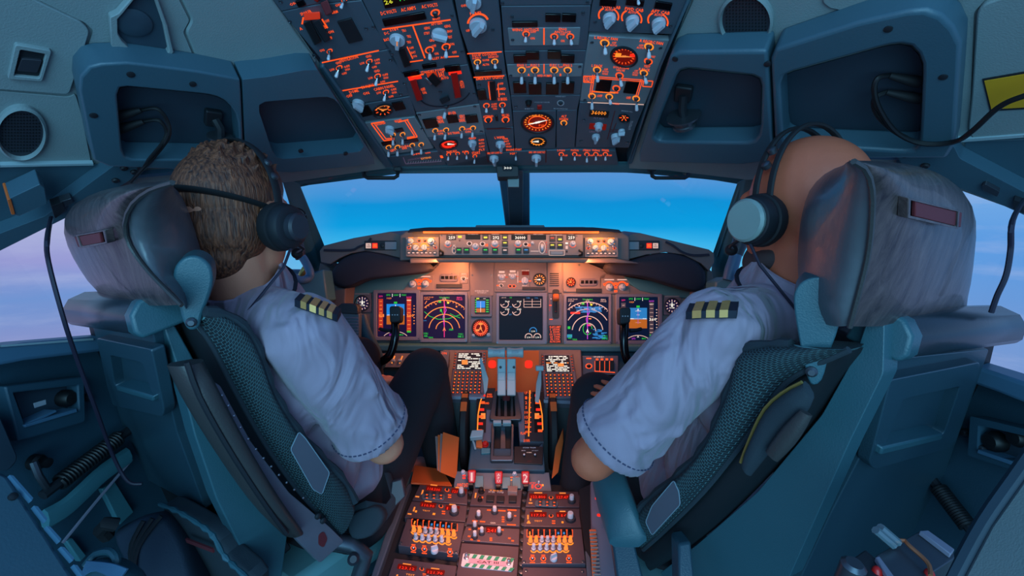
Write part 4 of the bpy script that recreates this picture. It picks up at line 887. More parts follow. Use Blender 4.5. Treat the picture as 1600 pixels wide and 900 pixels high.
# main panel plates
r = thing('main_instrument_panel', 'broad brown instrument panel below the glareshield, lit orange from above', 'instrument panel', MP.at(810, 545, 0))
slab(MB(), MP, [(536, 452), (600, 434), (668, 426), (690, 406), (905, 406), (950, 424), (1010, 442), (1092, 462), (1092, 545), (534, 545)], -.05, -.006).build('base_plate', 'panel_brown', r)
for pp in ([(536, 450), (570, 438), (640, 428), (668, 424), (672, 426), (640, 440), (628, 456), (582, 457), (560, 462), (556, 545), (534, 545)], [(976, 432), (1030, 441), (1092, 458), (1092, 468), (1040, 462), (1000, 454), (985, 444)]):
    slab(MB(), MP, pp, -.01, .004).build('side_cover', 'teal', r, bevel=.002)
for pp in ([(628, 430), (676, 424), (690, 408), (733, 408), (733, 454), (628, 454)], [(735, 408), (771, 408), (771, 462), (735, 462)], [(773, 408), (854, 408), (854, 456), (773, 456)], [(856, 408), (878, 408), (878, 458), (856, 458)], [(880, 408), (904, 408), (948, 426), (936, 456), (880, 456)], [(937, 431), (950, 427), (984, 446), (1010, 456), (1036, 464), (1030, 462), (937, 457)]):
    slab(MB(), MP, pp, -.008, 0).build('panel_plate', 'panel_brown', r, bevel=.001)
for x, y in ((684, 414), (738, 430), (768, 430), (691, 454), (884, 454), (706, 428), (905, 414)): MB().lathe(MP.at(x, y, 0), MP.n, [(.004, -.001), (.004, .001), (.002, .001)], 8).build('screw', 'screw', r)

PG = 'small units on the main instrument panel'
def PM(name, label, cat, x, y, g=None, h=.002): return Mod(name, label, cat, MP, x, y, g, h)
for x0, y0, lb in ((655, 443, 'pair of orange-lit selector knobs above the left flight displays'), (962, 448, 'pair of orange-lit selector knobs above the right flight displays')):
    m = PM('selector_unit', lb, 'control panel', x0, y0)
    m.plate([(x0-22, y0-13), (x0+22, y0-13), (x0+22, y0+11), (x0-22, y0+11)], 'panel_brown', -.003)
    for x in (-10, 10): m.knob(x0+x, y0+1, 5, 80, .018, 'round'); m.arc(x0+x, y0, 7.6, 7.6, 10, 170, 2.2, 'lit'); m.blob(x0+x, y0-11, 15, 1.8, 'lit_pinkwhite').blob(x0+x, y0-7.5, 6, 2, 'lit').blob(x0+x-7.6, y0-4, 4, 3, 'lit').blob(x0+x+7.6, y0-4, 4, 3, 'lit')
    for y in (-5, 1, 7): m.blob(x0, y0+y, 5, 3.4, 'lit')
    m.end()
for x0, y0, lb in ((702, 434, 'pill-shaped row of four dark lamps above the left flight displays'), (920, 441, 'pill-shaped row of four dark lamps above the right flight displays')):
    m = PM('annunciator_unit', lb, 'warning light', x0, y0)
    slab(MB(), MP, rnd([(x0-15, y0-6), (x0+12, y0-6), (x0+15, y0), (x0+12, y0+6), (x0-15, y0+6)], 4), -.003, .004).build('housing', 'panel_purple', m.r, bevel=.002)
    for i in range(4): m.win(x0-10+i*6.6, y0, 5, 5, 'gloss_black', 'lamp', .004)
    m.blob(x0+9, y0+4.6, 4, 1.6, 'lit_pinkwhite').win(x0, y0+13, 40, 6, 'dark', 'slot').end()
m = PM('selector_unit', 'tiny ring switch with pale captions right of the left pill lamps', 'switch', 724, 434); m.plate([(718, 426), (731, 426), (731, 443), (718, 443)], 'panel_brown', -.003).tog(724, 435, 724.5, 436, 3, 'lit_pinkwhite', tip='black', hh=.006).txt('RESET', 725, 428, 7, 2, 'lit_pinkwhite').txt('OFF', 724, 440, 5, 1.8, 'lit_pinkwhite').blob(730, 435, 2, 1.6, 'lit_pinkwhite').end()
m = PM('brake_selector_unit', 'unit with a pointed knob and lit captions above the centre display', 'control panel', 812, 434)
m.plate([(775, 420), (828, 420), (828, 453), (775, 453)], 'panel_brown', -.003)
for x, y in ((784, 433), (801, 432)): m.knob(x, y, 4.4, 270, .012, 'round').blob(x, y-8, 9, 3, 'lit_pinkwhite').blob(x-4, y-3, 4, 3, 'lit_pinkwhite').blob(x+4, y-3, 4, 3, 'lit_pinkwhite').blob(x+7.5, y, 4, 1.6, 'lit_dim')
m.txt('YAW DAMPER', 784, 440, 12, 2, 'lit_pinkwhite').tog(783, 446, 784, 447, 2.6, 'lit_pinkwhite', tip='black', hh=.006).tog(797, 447, 797, 447.4, 2.4, 'lit', tip='black', hh=.004, name='push_button').tog(803, 447, 803, 447.4, 2.4, 'lit', tip='black', hh=.004, name='push_button').blob(778, 446, 4, 2, 'lit').line(809, 424, 809, 442, .9, 'lit_pinkwhite')
m.win(821, 427, 11, 6, 'red_window', 'lamp').knob(820, 439, 5.6, 270, .014).txt('AUTO BRAKE', 821, 423, 12, 2, 'lit_pinkwhite').blob(813, 440, 4, 2, 'lit').blob(828, 439, 4, 2, 'lit').txt('MAX', 820, 446, 8, 2, 'lit_pinkwhite').win(834, 451, 36, 4.6, 'dark', 'slot').end()
m = PM('round_gauge', 'round gauge with a ring of amber marks above the centre display', 'gauge', 843, 436); m.gauge(843, 437, 9.2, 8.6, 'lit_bright', 'black', 12, (180,), 'dark', 'gauge', 3.2).end()
m = PM('round_gauge', 'small round orange gauge right of the gear lever', 'gauge', 892, 440); m.gauge(892, 441, 6.6, 6.6, 'lit', 'red_window', 9, (90, 180), 'dark', 'gauge', 2.6).end()
r = thing('vent_grille', 'small dark square grille above the landing gear lever', 'grille', MP.at(866, 437)); MB().prism(MP.rect(866, 437, 14, 20, -.001), MP.n*.004).build('plate', 'dark', r)
for i in range(6): MB().prism(MP.rect(866, 429.5+i*3.1, 14, 1.2, .003), MP.n*.0015).build('slat', 'panel_brown', r)
# clocks
for x0, y0, lb, w in ((566, 474, 'round clock at the left end of the main instrument panel', 'lit_pinkwhite'), (1050, 478, 'round clock at the right end of the main instrument panel', 'lit_pinkwhite')):
    m = PM('panel_clock', lb, 'clock', x0, y0); m.plate([(x0-13, y0-16), (x0+14, y0-16), (x0+14, y0+14), (x0-13, y0+14)], 'panel_purple', -.008).gauge(x0, y0, 10.5, 11, w, 'screen_violet', 12, (90,), 'dark', 'gauge', 2.4).txt('15:28', x0, y0-2, 8, 3, 'lit_white', .0045).txt('01:48', x0, y0+3, 8, 2.6, 'lit_white', .0045).win(x0, y0-14.5, 22, 2.6, 'panel_light', 'slot').end()

# ---- display units
def DU(label, x0, y0, x1, y1, s0, t0, s1, t1, scr, bez='bezel'):
    m = Mod('display_unit', label, 'screen', MP, (x0+x1)/2, (y0+y1)/2, None, .0)
    ringslab(MB(), MP, rnd([(x0, y0), (x1, y0), (x1, y1), (x0, y1)], 2, 2), rnd([(s0, t0), (s1, t0), (s1, t1), (s0, t1)], 1.5, 2), -.02, .008).build('bezel', bez, m.r, bevel=.002)
    slab(MB(), MP, [(s0-.5, t0-.5), (s1+.5, t0-.5), (s1+.5, t1+.5), (s0-.5, t1+.5)], -.006, .001).build('screen', scr, m.r); m.h = .0012
    for x, y in ((x0+2, y1-3), (x1-2, y1-3)): MB().lathe(MP.at(x, y, .008), MP.n, [(.0028, -.001), (.0028, .0008), (.001, .0008)], 8).build('screw', 'screw', m.r)
    return m
def pfd(label, x0, y0, dx, scr, red, right):
    m = DU(label, x0-36, y0-39, x0+37, y0+40, x0-30, y0-34, x0+31, y0+34, scr); c = 'lit_pinkwhite' if right else 'lit_orange'
    m.txt('SPD', x0-12, y0-31, 7, 2.6, 'lit_green').txt('LNAV', x0, y0-31, 8, 2.6, 'lit_green').txt('VNAV', x0+12, y0-31, 8, 2.6, 'lit_green').line(x0-6, y0-33, x0-6, y0-28, .8, 'lit_white').line(x0+6, y0-33, x0+6, y0-28, .8, 'lit_white')
    m.blob(x0-1, y0-8, 28, 18, 'lit_blue' if not right else 'lit_cyan').blob(x0-1, y0+8, 28, 14, 'lit_brown')
    m.poly = None
    m.blob(x0-1, y0, 28, .8, 'lit_white').blob(x0-1, y0-12, 9, .7, 'lit_white').blob(x0-1, y0-6, 5, .6, 'lit_white').blob(x0-1, y0+6, 9, .7, 'lit_pinkwhite').blob(x0-11, y0, 6, 1.4, 'lit_white').blob(x0+9, y0, 6, 1.4, 'lit_white').line(x0-1, y0-15, x0-1, y0+8, .8, 'lit_purple')
    m.txt('A', x0-1, y0-14, 3, 4, 'lit_white').blob(x0-1, y0-19, 5, 3, 'lit_green')
    m.blob(x0-24, y0, 7, 50, red).blob(x0+20, y0, 7, 52, 'panel_purple' if right else red)
    for i in range(8): m.blob(x0-24, y0-21+i*6, 4, 1.6, c); m.blob(x0+20, y0-22+i*6.2, 5, 1.2, c)
    m.txt('259', x0-24, y0-29, 6, 2.6, 'lit_magenta').txt('36000', x0+20, y0-27.5, 8, 2.8, 'lit_purple' if right else 'lit_magenta').blob(x0+20, y0-23, 7, 1, 'lit_white').blob(x0-23, y0+1, 8, 4.4, 'lit_orange').txt('360', x0+22, y0+1, 11, 4.4, 'lit_white' if right else 'lit_bright').blob(x0+20, y0+26, 6, 3, 'lit_green')
    for i in range(7): m.blob(x0+28, y0-14+i*4.6, 2, 1.4, 'lit_orange' if not right else 'lit_pinkwhite')
    m.txt('1023', x0-11, y0-26, 7, 2.6, 'lit_orange')
    m.arc(x0-1, y0+42, 22, 16, 35, 145, 1, 'lit_pinkwhite').txt('272', x0-8, y0+31, 6, 2.6, 'lit_purple').txt('MAG', x0+8, y0+31, 6, 2.4, 'lit_green').txt('A', x0-1, y0+28, 3, 3, 'lit_white')
    m.end('screen_symbology', 'screen_band'); return m
pfd('left outer flight display with blue sky and orange ground, partly behind the left control yoke', 619, 492, 0, 'screen_violet', 'lit_dim', False)
pfd('right outer flight display with blue sky and brown ground, partly behind the right control yoke', 998, 498, 0, 'screen_navy', 'panel_purple', True)
def nd(label, x0, y0, scr, right):
    m = DU(label, x0-37.5, y0-39, x0+37.5, y0+40, x0-32.5, y0-34, x0+33.5, y0+34, scr); cx = x0+2*(0 if right else .6); cy = y0+20; c = 'lit_pinkwhite' if right else 'lit_orange'
    for R_, a in ((46, 48), (35, 30), (24, 6), (13, 4)): m.arc(cx, cy, R_, R_, a, 180-a, 1.3, c, 28)
    m.ticks(cx, cy, 46, 46, 14, 2.6, .8, 46, 136, c).line(cx, cy+12, cx, cy-46, 1.2, 'lit_magenta' if not right else 'lit_purple')
    m.txt('GS 463 TAS 459', x0-23, y0-30.5, 15, 2, c).txt('274/28', x0-26, y0-27.6, 9, 2, c).line(x0-29, y0-20, x0-26, y0-25, .9, c)
    m.txt('TRK 272 MAG', cx, y0-30, 16, 2.4, 'lit_green').txt('272', cx, y0-28.5, 6, 3, 'lit_pinkwhite').txt('ERBUL\n1532.2Z', x0+25, y0-28.5, 9, 5, 'lit_magenta' if not right else 'lit_pinkwhite')
    m.path([(cx, cy-40), (cx+3, cy-30), (cx-2, cy-20), (cx, cy-6)], 1, 'lit_purple').txt('A', cx, cy-1, 5, 6, 'lit_orange' if not right else 'lit_white')
    m.blob(cx-7, cy-44, 4, 4, 'lit_green').blob(cx+6, cy-42, 3, 3, 'lit_yellow').blob(cx-13, cy-40, 2, 2, c).blob(cx+19, cy-36, 2.4, 2.4, c)
    m.txt('VOR1\nARR', x0-28, y0+28, 7, 7, 'lit_green').txt('VOR 2\nDME 62', x0+27, y0+29, 9, 7, 'lit_green').txt('TERR', x0-20, y0+32.5, 8, 2.2, 'lit_green')
    if right:
        rs = random.Random(4)
        for i in range(34): m.blob(x0-16+rs.random()*36, y0-19+rs.random()*9, 5+rs.random()*6, 1.6, 'lit_cyan')
        for i in range(26): m.blob(x0+10+rs.random()*16, y0+16+rs.random()*15, 4+rs.random()*5, 1.4, 'lit_cyan')
        m.blob(x0-19, y0-9, 15, 3, 'lit_red').txt('GOG', x0+9, y0-15.5, 6, 2, 'lit_white').blob(x0-29, y0+14, 4, 4, 'lit_green').blob(x0-28, y0+27, 8, 5, 'lit_cyan').blob(x0+3, y0+10, 6, 3, 'lit_magenta').blob(x0+4, y0, 4, 1.6, 'lit_orange')
        m.arc(cx, cy-4, 7, 9, 0, 320, 1, 'lit_green')
    else:
        m.path([(x0-30, y0-8), (x0-22, y0-1), (x0-8, y0+4), (x0+8, y0+3), (x0+28, y0-4)], .8, 'lit_green').path([(x0-4, y0-12), (x0-1, y0-4), (x0+3, y0+8)], .8, 'lit_green').path([(x0+10, y0-5), (x0+16, y0-2), (x0+26, y0+2)], .8, 'lit_green').txt('AKEMO', x0+12, y0+20, 7, 3, 'lit_green').blob(x0-4, y0-10, 3, 4, 'lit_green').txt('KOPIV', x0-29, y0+6, 5, 2, 'lit_cyan')
    m.end('screen_symbology'); return m
nd('left navigation display with orange range arcs on a dark violet screen', 693, 495, 'screen_violet', False)
nd('right navigation display with pale range arcs and blue patches on a navy screen', 918, 498, 'screen_navy', True)
m = DU('centre engine display, mostly empty dark screen with small dials in its corners', 775, 457, 855, 538, 780, 463, 848, 531, 'screen_dark')
for x, y in ((788.5, 475), (807, 475), (788.5, 487), (807, 487)): m.arc(x, y, 6, 5.4, 180, 400, 1.2, 'lit_pinkwhite').txt('90.4' if y < 480 else '622', x+4, y-4, 7, 2.6, 'lit_white').line(x, y, x-4, y+2, .9, 'lit_pinkwhite')
m.txt('-31C', 787, 465, 8, 1.8, 'lit_pinkwhite').txt('CRZ', 798, 465, 4, 2, 'lit_green').txt('N1', 797.5, 479.5, 3, 2, 'lit_cyan').txt('EGT', 797.5, 491.5, 4, 2, 'lit_cyan').path([(818.5, 467), (818.5, 480), (845, 480), (845, 467)], .8, 'lit_pinkwhite').line(818.5, 471, 845, 471, .6, 'lit_pinkwhite').line(818.5, 475.5, 845, 475.5, .6, 'lit_pinkwhite').line(831.5, 467, 831.5, 480, .8, 'lit_pinkwhite').txt('VIB', 825, 465.5, 6, 1.6, 'lit_cyan').txt('OIL', 838, 465.5, 6, 1.6, 'lit_cyan')
for x, y in ((826, 526.5), (839.5, 526.5), (833, 517)): m.arc(x, y, 5.4, 5.2, -20, 200, 1.3, 'lit_pinkwhite' if y > 520 else 'lit_cyan').txt('2.54', x, y+.6, 6, 2.4, 'lit_white')
m.end('screen_symbology')
m = DU('small square standby attitude display between the left and centre screens', 735, 462, 769, 495, 742, 465, 765, 491, 'black', 'panel_purple')
m.blob(751, 475.5, 14, 10.5, 'lit_blue').blob(751, 485, 14, 6, 'lit_brown').blob(746.5, 464.8+1.6, 4.4, 2, 'lit_yellow').blob(757, 466.6, 4, 1, 'lit_pinkwhite').line(751, 471, 751, 488, .7, 'lit_white')
for i in range(6): m.blob(743.5, 469+i*3.6, 2.6, 1.6, 'lit_green'); m.blob(761.5, 469+i*3.6, 4, 1.6, 'lit_green')
m.end('screen_symbology')
m = PM('engraved_label', 'pale two-line caption above the standby attitude display', 'label', 752, 456, None, .0005); m.plate([(740, 452), (766, 452), (766, 460), (740, 460)], 'panel_brown', -.002).txt('INTEGRATED STBY', 753, 454.6, 22, 2, 'lit_pinkwhite').txt('FLT DISPLAY', 753, 457.4, 14, 1.8, 'lit_pinkwhite').end()
m = PM('round_gauge', 'round glowing orange compass gauge below the standby attitude display', 'gauge', 751, 513); slab(MB(), MP, [(735, 496), (769, 496), (769, 534), (735, 534)], -.01, .001).build('housing', 'panel_purple', m.r, bevel=.001)
m.gauge(751, 513, 12.5, 13, 'lit', 'red_window', 24, (90, 215, 300), 'dark', 'gauge', 4).arc(751, 513, 8, 8, 0, 360, 1.4, 'lit', hh=.0035).blob(751, 506, 6, 3, 'lit_bright', .004).blob(746, 516, 6, 3, 'lit_orange', .004).knob(740, 524, 2.5, 0, .008, 'round').knob(763, 523, 3, 0, .008, 'round').end()
# landing gear lever unit
r = thing('landing_gear_lever', 'landing gear lever with a wheel-shaped knob in a slot right of the centre display', 'lever', MP.at(868, 490))
slab(MB(), MP, [(857, 459), (878, 459), (878, 537), (857, 537)], -.01, .002).build('plate', 'panel_purple', r, bevel=.001)
slab(MB(), MP, rnd([(863, 452), (874, 452), (874, 498), (863, 498)], 4), .001, .0035).build('slot', 'black', r)
MB().lathe(MP.at(868.5, 465, .03)-RGT*.011, RGT, [(.004, 0), (.012, .001), (.014, .006), (.014, .016), (.012, .021), (.004, .022)], 20).build('wheel_knob', 'orange_card', r)
MB().tube([MP.at(868.5, 488, .004), MP.at(868.5, 466, .03)], .005, 8).build('lever_arm', 'metal_dark', r)
MB().prism([MP.at(866.5, 479, .012), MP.at(870.5, 479, .012), MP.at(869.6, 487, .008), MP.at(867.4, 487, .008)], MP.n*.002).build('red_marker', 'lit_red', r)
m = PM('flap_limit_placard', 'glowing orange text placard below the landing gear lever', 'placard', 867, 521, None, .004); m.plate([(857.5, 508), (877.5, 508), (877.5, 536), (857.5, 536)], 'dark', -.001)
for i in range(7): m.txt(('FLAPS LIMIT', '1 250K', '5 250K', '10 210K', '25 190K', '30 175K', 'ALTN 230K')[i], 867.5, 511+i*3.8, 17-(i % 3), 3.2, 'lit')
m.blob(861, 499, 5, 1.6, 'lit').end()
m = PM('warning_label', 'short orange caption left of the landing gear lever', 'label', 859.5, 476, None, .0025); m.plate([(857.5, 466), (862.5, 466), (862.5, 490), (857.5, 490)], 'panel_purple', .0018).blob(860, 477, 4, 2, 'lit').line(859, 469, 859, 486, .8, 'lit_dim').blob(861, 457+10, 2, 1.6, 'lit_pinkwhite').end()
# ledge under the panel
tag(MB().prism([P(540, 539, 1.69), P(1092, 541, 1.69), P(1092, 551, 1.69), P(540, 549, 1.69)], DEEP*.08).build('panel_ledge', 'teal', bevel=.006, seg=3), 'teal rounded ledge running along the bottom of the main instrument panel', 'ledge')
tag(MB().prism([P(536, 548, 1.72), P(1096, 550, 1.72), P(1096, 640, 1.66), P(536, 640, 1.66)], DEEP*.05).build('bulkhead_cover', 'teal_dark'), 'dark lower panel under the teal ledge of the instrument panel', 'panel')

# ------------------------------------------------------------------ centre stand: keypads, throttles, pedestal
CT = plane3(P(730, 548, 1.60), P(800, 548, 1.60), P(730, 620, 1.44))     # sloping forward stand
PED = plane3(P(757, 900, 1.0), P(857, 900, 1.0), P(772, 760, 1.264), slope=lambda x: max(0.0, .11-(x-680)*.0006), vp=(829, 230))
# flight management keypads
def keypad(label, x0, lines, seedv):
    m = Mod('flight_computer_keypad', label, 'keypad', CT, x0, 585, 'flight computer keypads', .012); s = 1 if x0 < 800 else -1; dy = 0 if s > 0 else 4
    def X(x, y): return x0+(x-x0)*(1+(y-585)*.0012)+ -s*(y-585)*.10
    def pp(l): return [(X(x, y+dy), y+dy) for x, y in l]
    m.plate(pp([(x0-24, 548), (x0+28, 548), (x0+28, 618), (x0-24, 618)]), 'panel_purple', -.05, bevel=.003)
    slab(MB(), CT, pp([(x0-19, 551), (x0+21, 551), (x0+21, 577), (x0-19, 577)]), .01, .0135).build('screen', 'screen_dark', m.r)
    rs = random.Random(seedv)
    for i in range(10):
        y = 553+i*2.5+dy; x = x0-17
        while x < x0+17:
            w = 2+rs.random()*6
            if rs.random() < .72: m.blob(X(x+w/2, y), y, w, 1.5, 'lit_white' if (i, int(x) % 3) != (4, 0) else 'lit_orange', .0138)
            x += w+1.2
    m.blob(X(x0-6*s, 566+dy), 566+dy, 9, 7 if s > 0 else 5, 'lit_orange', .0142)
    for i in range(6):
        for sx in (-22, 24.5): m.btn(X(x0+sx, 553+i*4.4+dy), 553+i*4.4+dy, 3, 2.6, 'lit_dim', name='line_key', matn='knob_dark', hgt=.003, lw=.8, lh=.5)
    for j in range(7):
        for i in range(7):
            x = x0-18.5+i*6.5; y = 582+j*5.2+dy
            m.btn(X(x, y), y, 4.6, 3.8, None, name='key', matn='knob_dark', hgt=.004); m.blob(X(x, y), y, 2.2, 1.7, 'lit_bright' if rs.random() < .25 else 'lit', .0164)
    m.screw(X(x0-21, 615+dy), 615+dy, X(x0+25, 615+dy), 615+dy, r=1.2).end('lit_legends')
keypad('lit keypad with a small white-text screen left of the thrust levers', 730, 10, 3)
keypad('lit keypad with a small white-text screen right of the thrust levers', 872, 10, 8)
r = thing('centre_stand', 'sloping dark stand that carries the two keypads and the throttle quadrant', 'console', P(800, 650, 1.5))
slab(MB(), CT, [(692, 546), (908, 546), (912, 632), (690, 628)], -.12, -.05).build('top', 'panel_purple', r, bevel=.004)
MB().prism([P(690, 624, 1.45), P(764, 626, 1.45), P(764, 735, 1.42), P(700, 740, 1.42)], FWD*.15).build('side_cheek', 'dark', r)
MB().prism([P(838, 630, 1.45), P(912, 630, 1.45), P(905, 745, 1.42), P(842, 740, 1.42)], FWD*.15).build('side_cheek', 'dark', r)
MB().prism([P(694, 618, 1.425), P(758, 620, 1.425), P(758, 626, 1.425), P(692, 624, 1.425)], FWD*.02).build('shelf_lip', 'bezel', r, bevel=.002)
MB().prism([P(845, 624, 1.425), P(908, 627, 1.425), P(908, 633, 1.425), P(846, 630, 1.425)], FWD*.02).build('shelf_lip', 'bezel', r, bevel=.002)
# lower panels beside the stand
m = Mod('lower_switch_unit', 'row of dark orange-edged thumbwheels below the right navigation display', 'control panel', Fr(P(940, 570, 1.66), -FWD+UPV*.3), 938, 570, None, .004)
m.plate([(910, 556), (966, 556), (966, 586), (910, 586)], 'panel_purple', -.02).tog(920, 572, 920, 572.5, 4, 'lit', tip='black', hh=.004, name='push_button').blob(920, 560, 8, 2, 'lit').txt('INBD', 936, 557.6, 16, 2, 'lit_pinkwhite').path([(929, 580), (961, 582)], 1.4)
for i in range(4): m.win(933+i*7.6, 571, 5.4, 14, 'black', 'thumbwheel', .008).blob(933+i*7.6, 561.5, 4, 3, 'lit').line(929.5+i*7.6, 564, 929.5+i*7.6, 580, .9)
m.end()
m = Mod('lower_switch_unit', 'orange-lit switch strip low behind the left control yoke', 'control panel', Fr(P(620, 562, 1.66), -FWD+UPV*.5), 620, 562, None, .004)
m.plate([(580, 552), (648, 552), (646, 574), (578, 574)], 'panel_brown', -.02)
for i in range(5): m.line(588+i*12, 568, 593+i*12, 556, 2.2, 'lit_orange').knob(595+i*10, 564, 2.6, 60, .01, 'round')
m.end()
m = Mod('lower_switch_unit', 'small red-captioned strip between the left knee and the left keypad', 'control panel', Fr(P(697, 565, 1.6), -FWD+UPV*.5), 696, 562, None, .004)
m.plate([(688, 548), (702, 548), (700, 582), (690, 582)], 'panel_brown', -.02).txt('ON', 694, 552, 8, 4).path([(692, 556), (697, 580)], 1.4, 'lit_dim').end()

# throttle quadrant
TQ = plane3(P(790, 640, 1.40), P(830, 640, 1.40), P(790, 735, 1.27)); TB = plane3(P(790, 555, 1.58), P(830, 555, 1.58), P(790, 640, 1.46))
r = thing('throttle_quadrant', 'throttle quadrant with two pale thrust levers in the middle of the cockpit', 'throttle quadrant', P(790, 735, 1.29))
slab(MB(), TB, [(752, 548), (842, 548), (842, 640), (748, 640)], -.01, 0).build('back_plate', 'orange_card', r)
for x in (769, 826): slab(MB(), TB, rnd([(x-6, 563), (x+6, 563), (x+6, 575), (x-6, 575)], 5), .0, .002).build('glow_lamp', 'lit_red', r)
for pp in ([(756, 612), (775, 612), (768, 690), (742, 690)], [(806, 612), (840, 612), (850, 690), (812, 690)]): slab(MB(), TQ, pp, -.10, .0).build('cheek', 'panel_purple', r, bevel=.003)
slab(MB(), TQ, [(752, 656), (768, 656), (766, 700), (840, 700), (848, 690), (852, 736), (731, 734), (736, 690)], -.12, -.002).build('lower_housing', 'teal_dark', r, bevel=.004)
ringslab(MB(), TQ, rnd([(772, 610), (808, 610), (816, 656), (764, 656)], 5, 3), rnd([(777, 612), (803, 612), (805, 650), (774, 650)], 3, 3), -.03, .012).build('slot_surround', 'metal_dark', r, bevel=.002)
slab(MB(), TQ, [(776, 612), (804, 612), (806, 652), (774, 652)], -.04, -.03).build('slot_floor', 'black', r)
for i, x in enumerate((780, 790, 800)): slab(MB(), TQ, [(x-1.6, 612), (x+1.6, 612), (x+2.2, 651), (x-2.2, 651)], -.031, .0 if i == 1 else -.012).build('slot_rail', 'metal_dark', r)
for sd in (-1, 1):                                   # thrust levers
    cx = 785 if sd < 0 else 800
    a = [(777, 560), (790.4, 560), (790.4, 618), (777, 618)] if sd < 0 else [(792, 560), (806, 560), (806, 618), (792, 618)]
    fr = plane3(P(790, 555, 1.40), P(830, 555, 1.40), P(790, 616, 1.37))
    o = slab(MB(), fr, a, -.05, 0).build('thrust_lever', 'handle_white', r, bevel=.003)
    c = P(cx+(-9 if sd < 0 else 5), 551, 1.39); e = RGT*sd
    m = MB(); x0, x1 = (762, 789.6) if sd < 0 else (791.4, 818)
    m.tube([P(x0, 551, 1.385), P(x0+1, 551, 1.385), P((x0+x1)/2, 551, 1.385), P(x1-1, 551, 1.385), P(x1, 551, 1.385)], [.008, .0155, .0125, .0155, .012], 12, flat=UPV); m.build('lever_grip', 'handle_white', o)
    slab(MB(), fr, [(a[0][0]+1, 582), (a[1][0]-1, 582), (a[1][0]-1, 594), (a[0][0]+1, 594)], -.001, .004).build('lever_collar', 'metal_dark' if 0 else 'handle_white', o, bevel=.001)
    MB().lathe(fr.at(cx+(-3 if sd < 0 else 3), 574, .0), fr.n, [(.004, -.001), (.004, .003), (.002, .003)], 10).build('release_button', 'dark', o)
    MB().prism([P(x0+8, 548.5, 1.369), P(x1-8, 548.5, 1.369), P(x1-8, 552, 1.369), P(x0+8, 552, 1.369)], FWD*.002).build('grip_marking', 'metal_dark', o)
slab(MB(), TQ, rnd([(785, 609), (797, 609), (797, 618), (785, 618)], 3), .0, .03).build('lever_stop', 'red_dull', r)
# speed brake lever, flap lever
m = MB(); m.prism([P(749, 561, 1.40), P(752, 559, 1.40), P(763, 592, 1.37), P(761, 610, 1.36), P(757, 618, 1.36), P(755, 600, 1.37)], FWD*.01); lab(m.build('speed_brake_lever', 'handle_white', r, bevel=.001), 'slim pale lever left of the thrust levers')
m = MB(); m.prism([P(843, 578, 1.40), P(846, 578, 1.40), P(846, 600, 1.36), P(842, 630, 1.33), P(836, 628, 1.33), P(838, 600, 1.36)], FWD*.012); o = lab(m.build('flap_lever', 'handle_white', r, bevel=.001), 'slim pale lever right of the thrust levers')
MB().prism([P(837, 572, 1.39), P(850, 572, 1.39), P(850, 580, 1.39), P(837, 580, 1.39)], FWD*.02).build('lever_grip', 'handle_white', o, bevel=.003)
# start levers and lower slot
ringslab(MB(), TQ, rnd([(768, 662), (803, 662), (802, 720), (766, 720)], 3, 3), rnd([(773, 664), (799, 664), (798, 712), (771, 712)], 2, 3), -.02, .014).build('lower_slot', 'metal_dark', r, bevel=.002)
slab(MB(), TQ, [(772, 663), (800, 663), (799, 713), (770, 713)], -.022, -.016).build('slot_floor', 'black', r)
for x in (777, 792): 
    slab(MB(), TQ, [(x-6.6, 656), (x+6.6, 656), (x+6.6, 661.5), (x-6.6, 661.5)], .012, .03).build('start_lever', 'handle_white', r, bevel=.002)
slab(MB(), TQ, [(783, 664), (789, 664), (790, 711), (782, 711)], -.016, -.004).build('slot_rail', 'metal_dark', r)
# parking brake lever
slab(MB(), TQ, [(737, 672), (756, 671), (754, 682), (734, 684)], .01, .03).build('parking_brake_handle', 'handle_white', r, bevel=.002)
MB().tube([TQ.at(738, 686, .004), TQ.at(741, 694, .004), TQ.at(743, 702, .004)], .003, 6).build('cable_clip', 'liner_edge', r)
slab(MB(), TQ, [(744, 684), (752, 684), (754, 700), (744, 699)], -.002, .004).build('brake_plate', 'orange_card', r)
MB().lathe(TQ.at(758, 695, -.002), TQ.n, [(.010, 0), (.010, .004), (.008, .006), (.006, .012), (.001, .013)], 16).build('warning_lamp', 'red_guard', r)
slab(MB(), TQ, [(752, 700), (766, 700), (766, 708), (752, 709)], -.003, .006).build('latch', 'teal', r, bevel=.001)
m = Mod('trim_switch_unit', 'small black unit with two round cutout switches at the lower right of the throttle quadrant', 'control panel', TQ, 826, 712, None, .002)
m.plate([(803, 697), (849, 698), (848, 726), (803, 724)], 'black', -.003).tog(819, 711, 819, 710, 2.6, None).tog(836, 711, 836, 710, 2.6, None).txt('STAB TRIM', 827, 699.5, 20, 1.8, 'white_print').txt('MAIN', 818, 704, 6, 1.5, 'white_print').txt('AUTO PILOT', 836, 704, 10, 1.5, 'white_print').txt('NORMAL', 827, 707, 8, 1.6, 'lit_pinkwhite').txt('CUT OUT', 827, 721, 7, 2.4, 'red_dull').end()
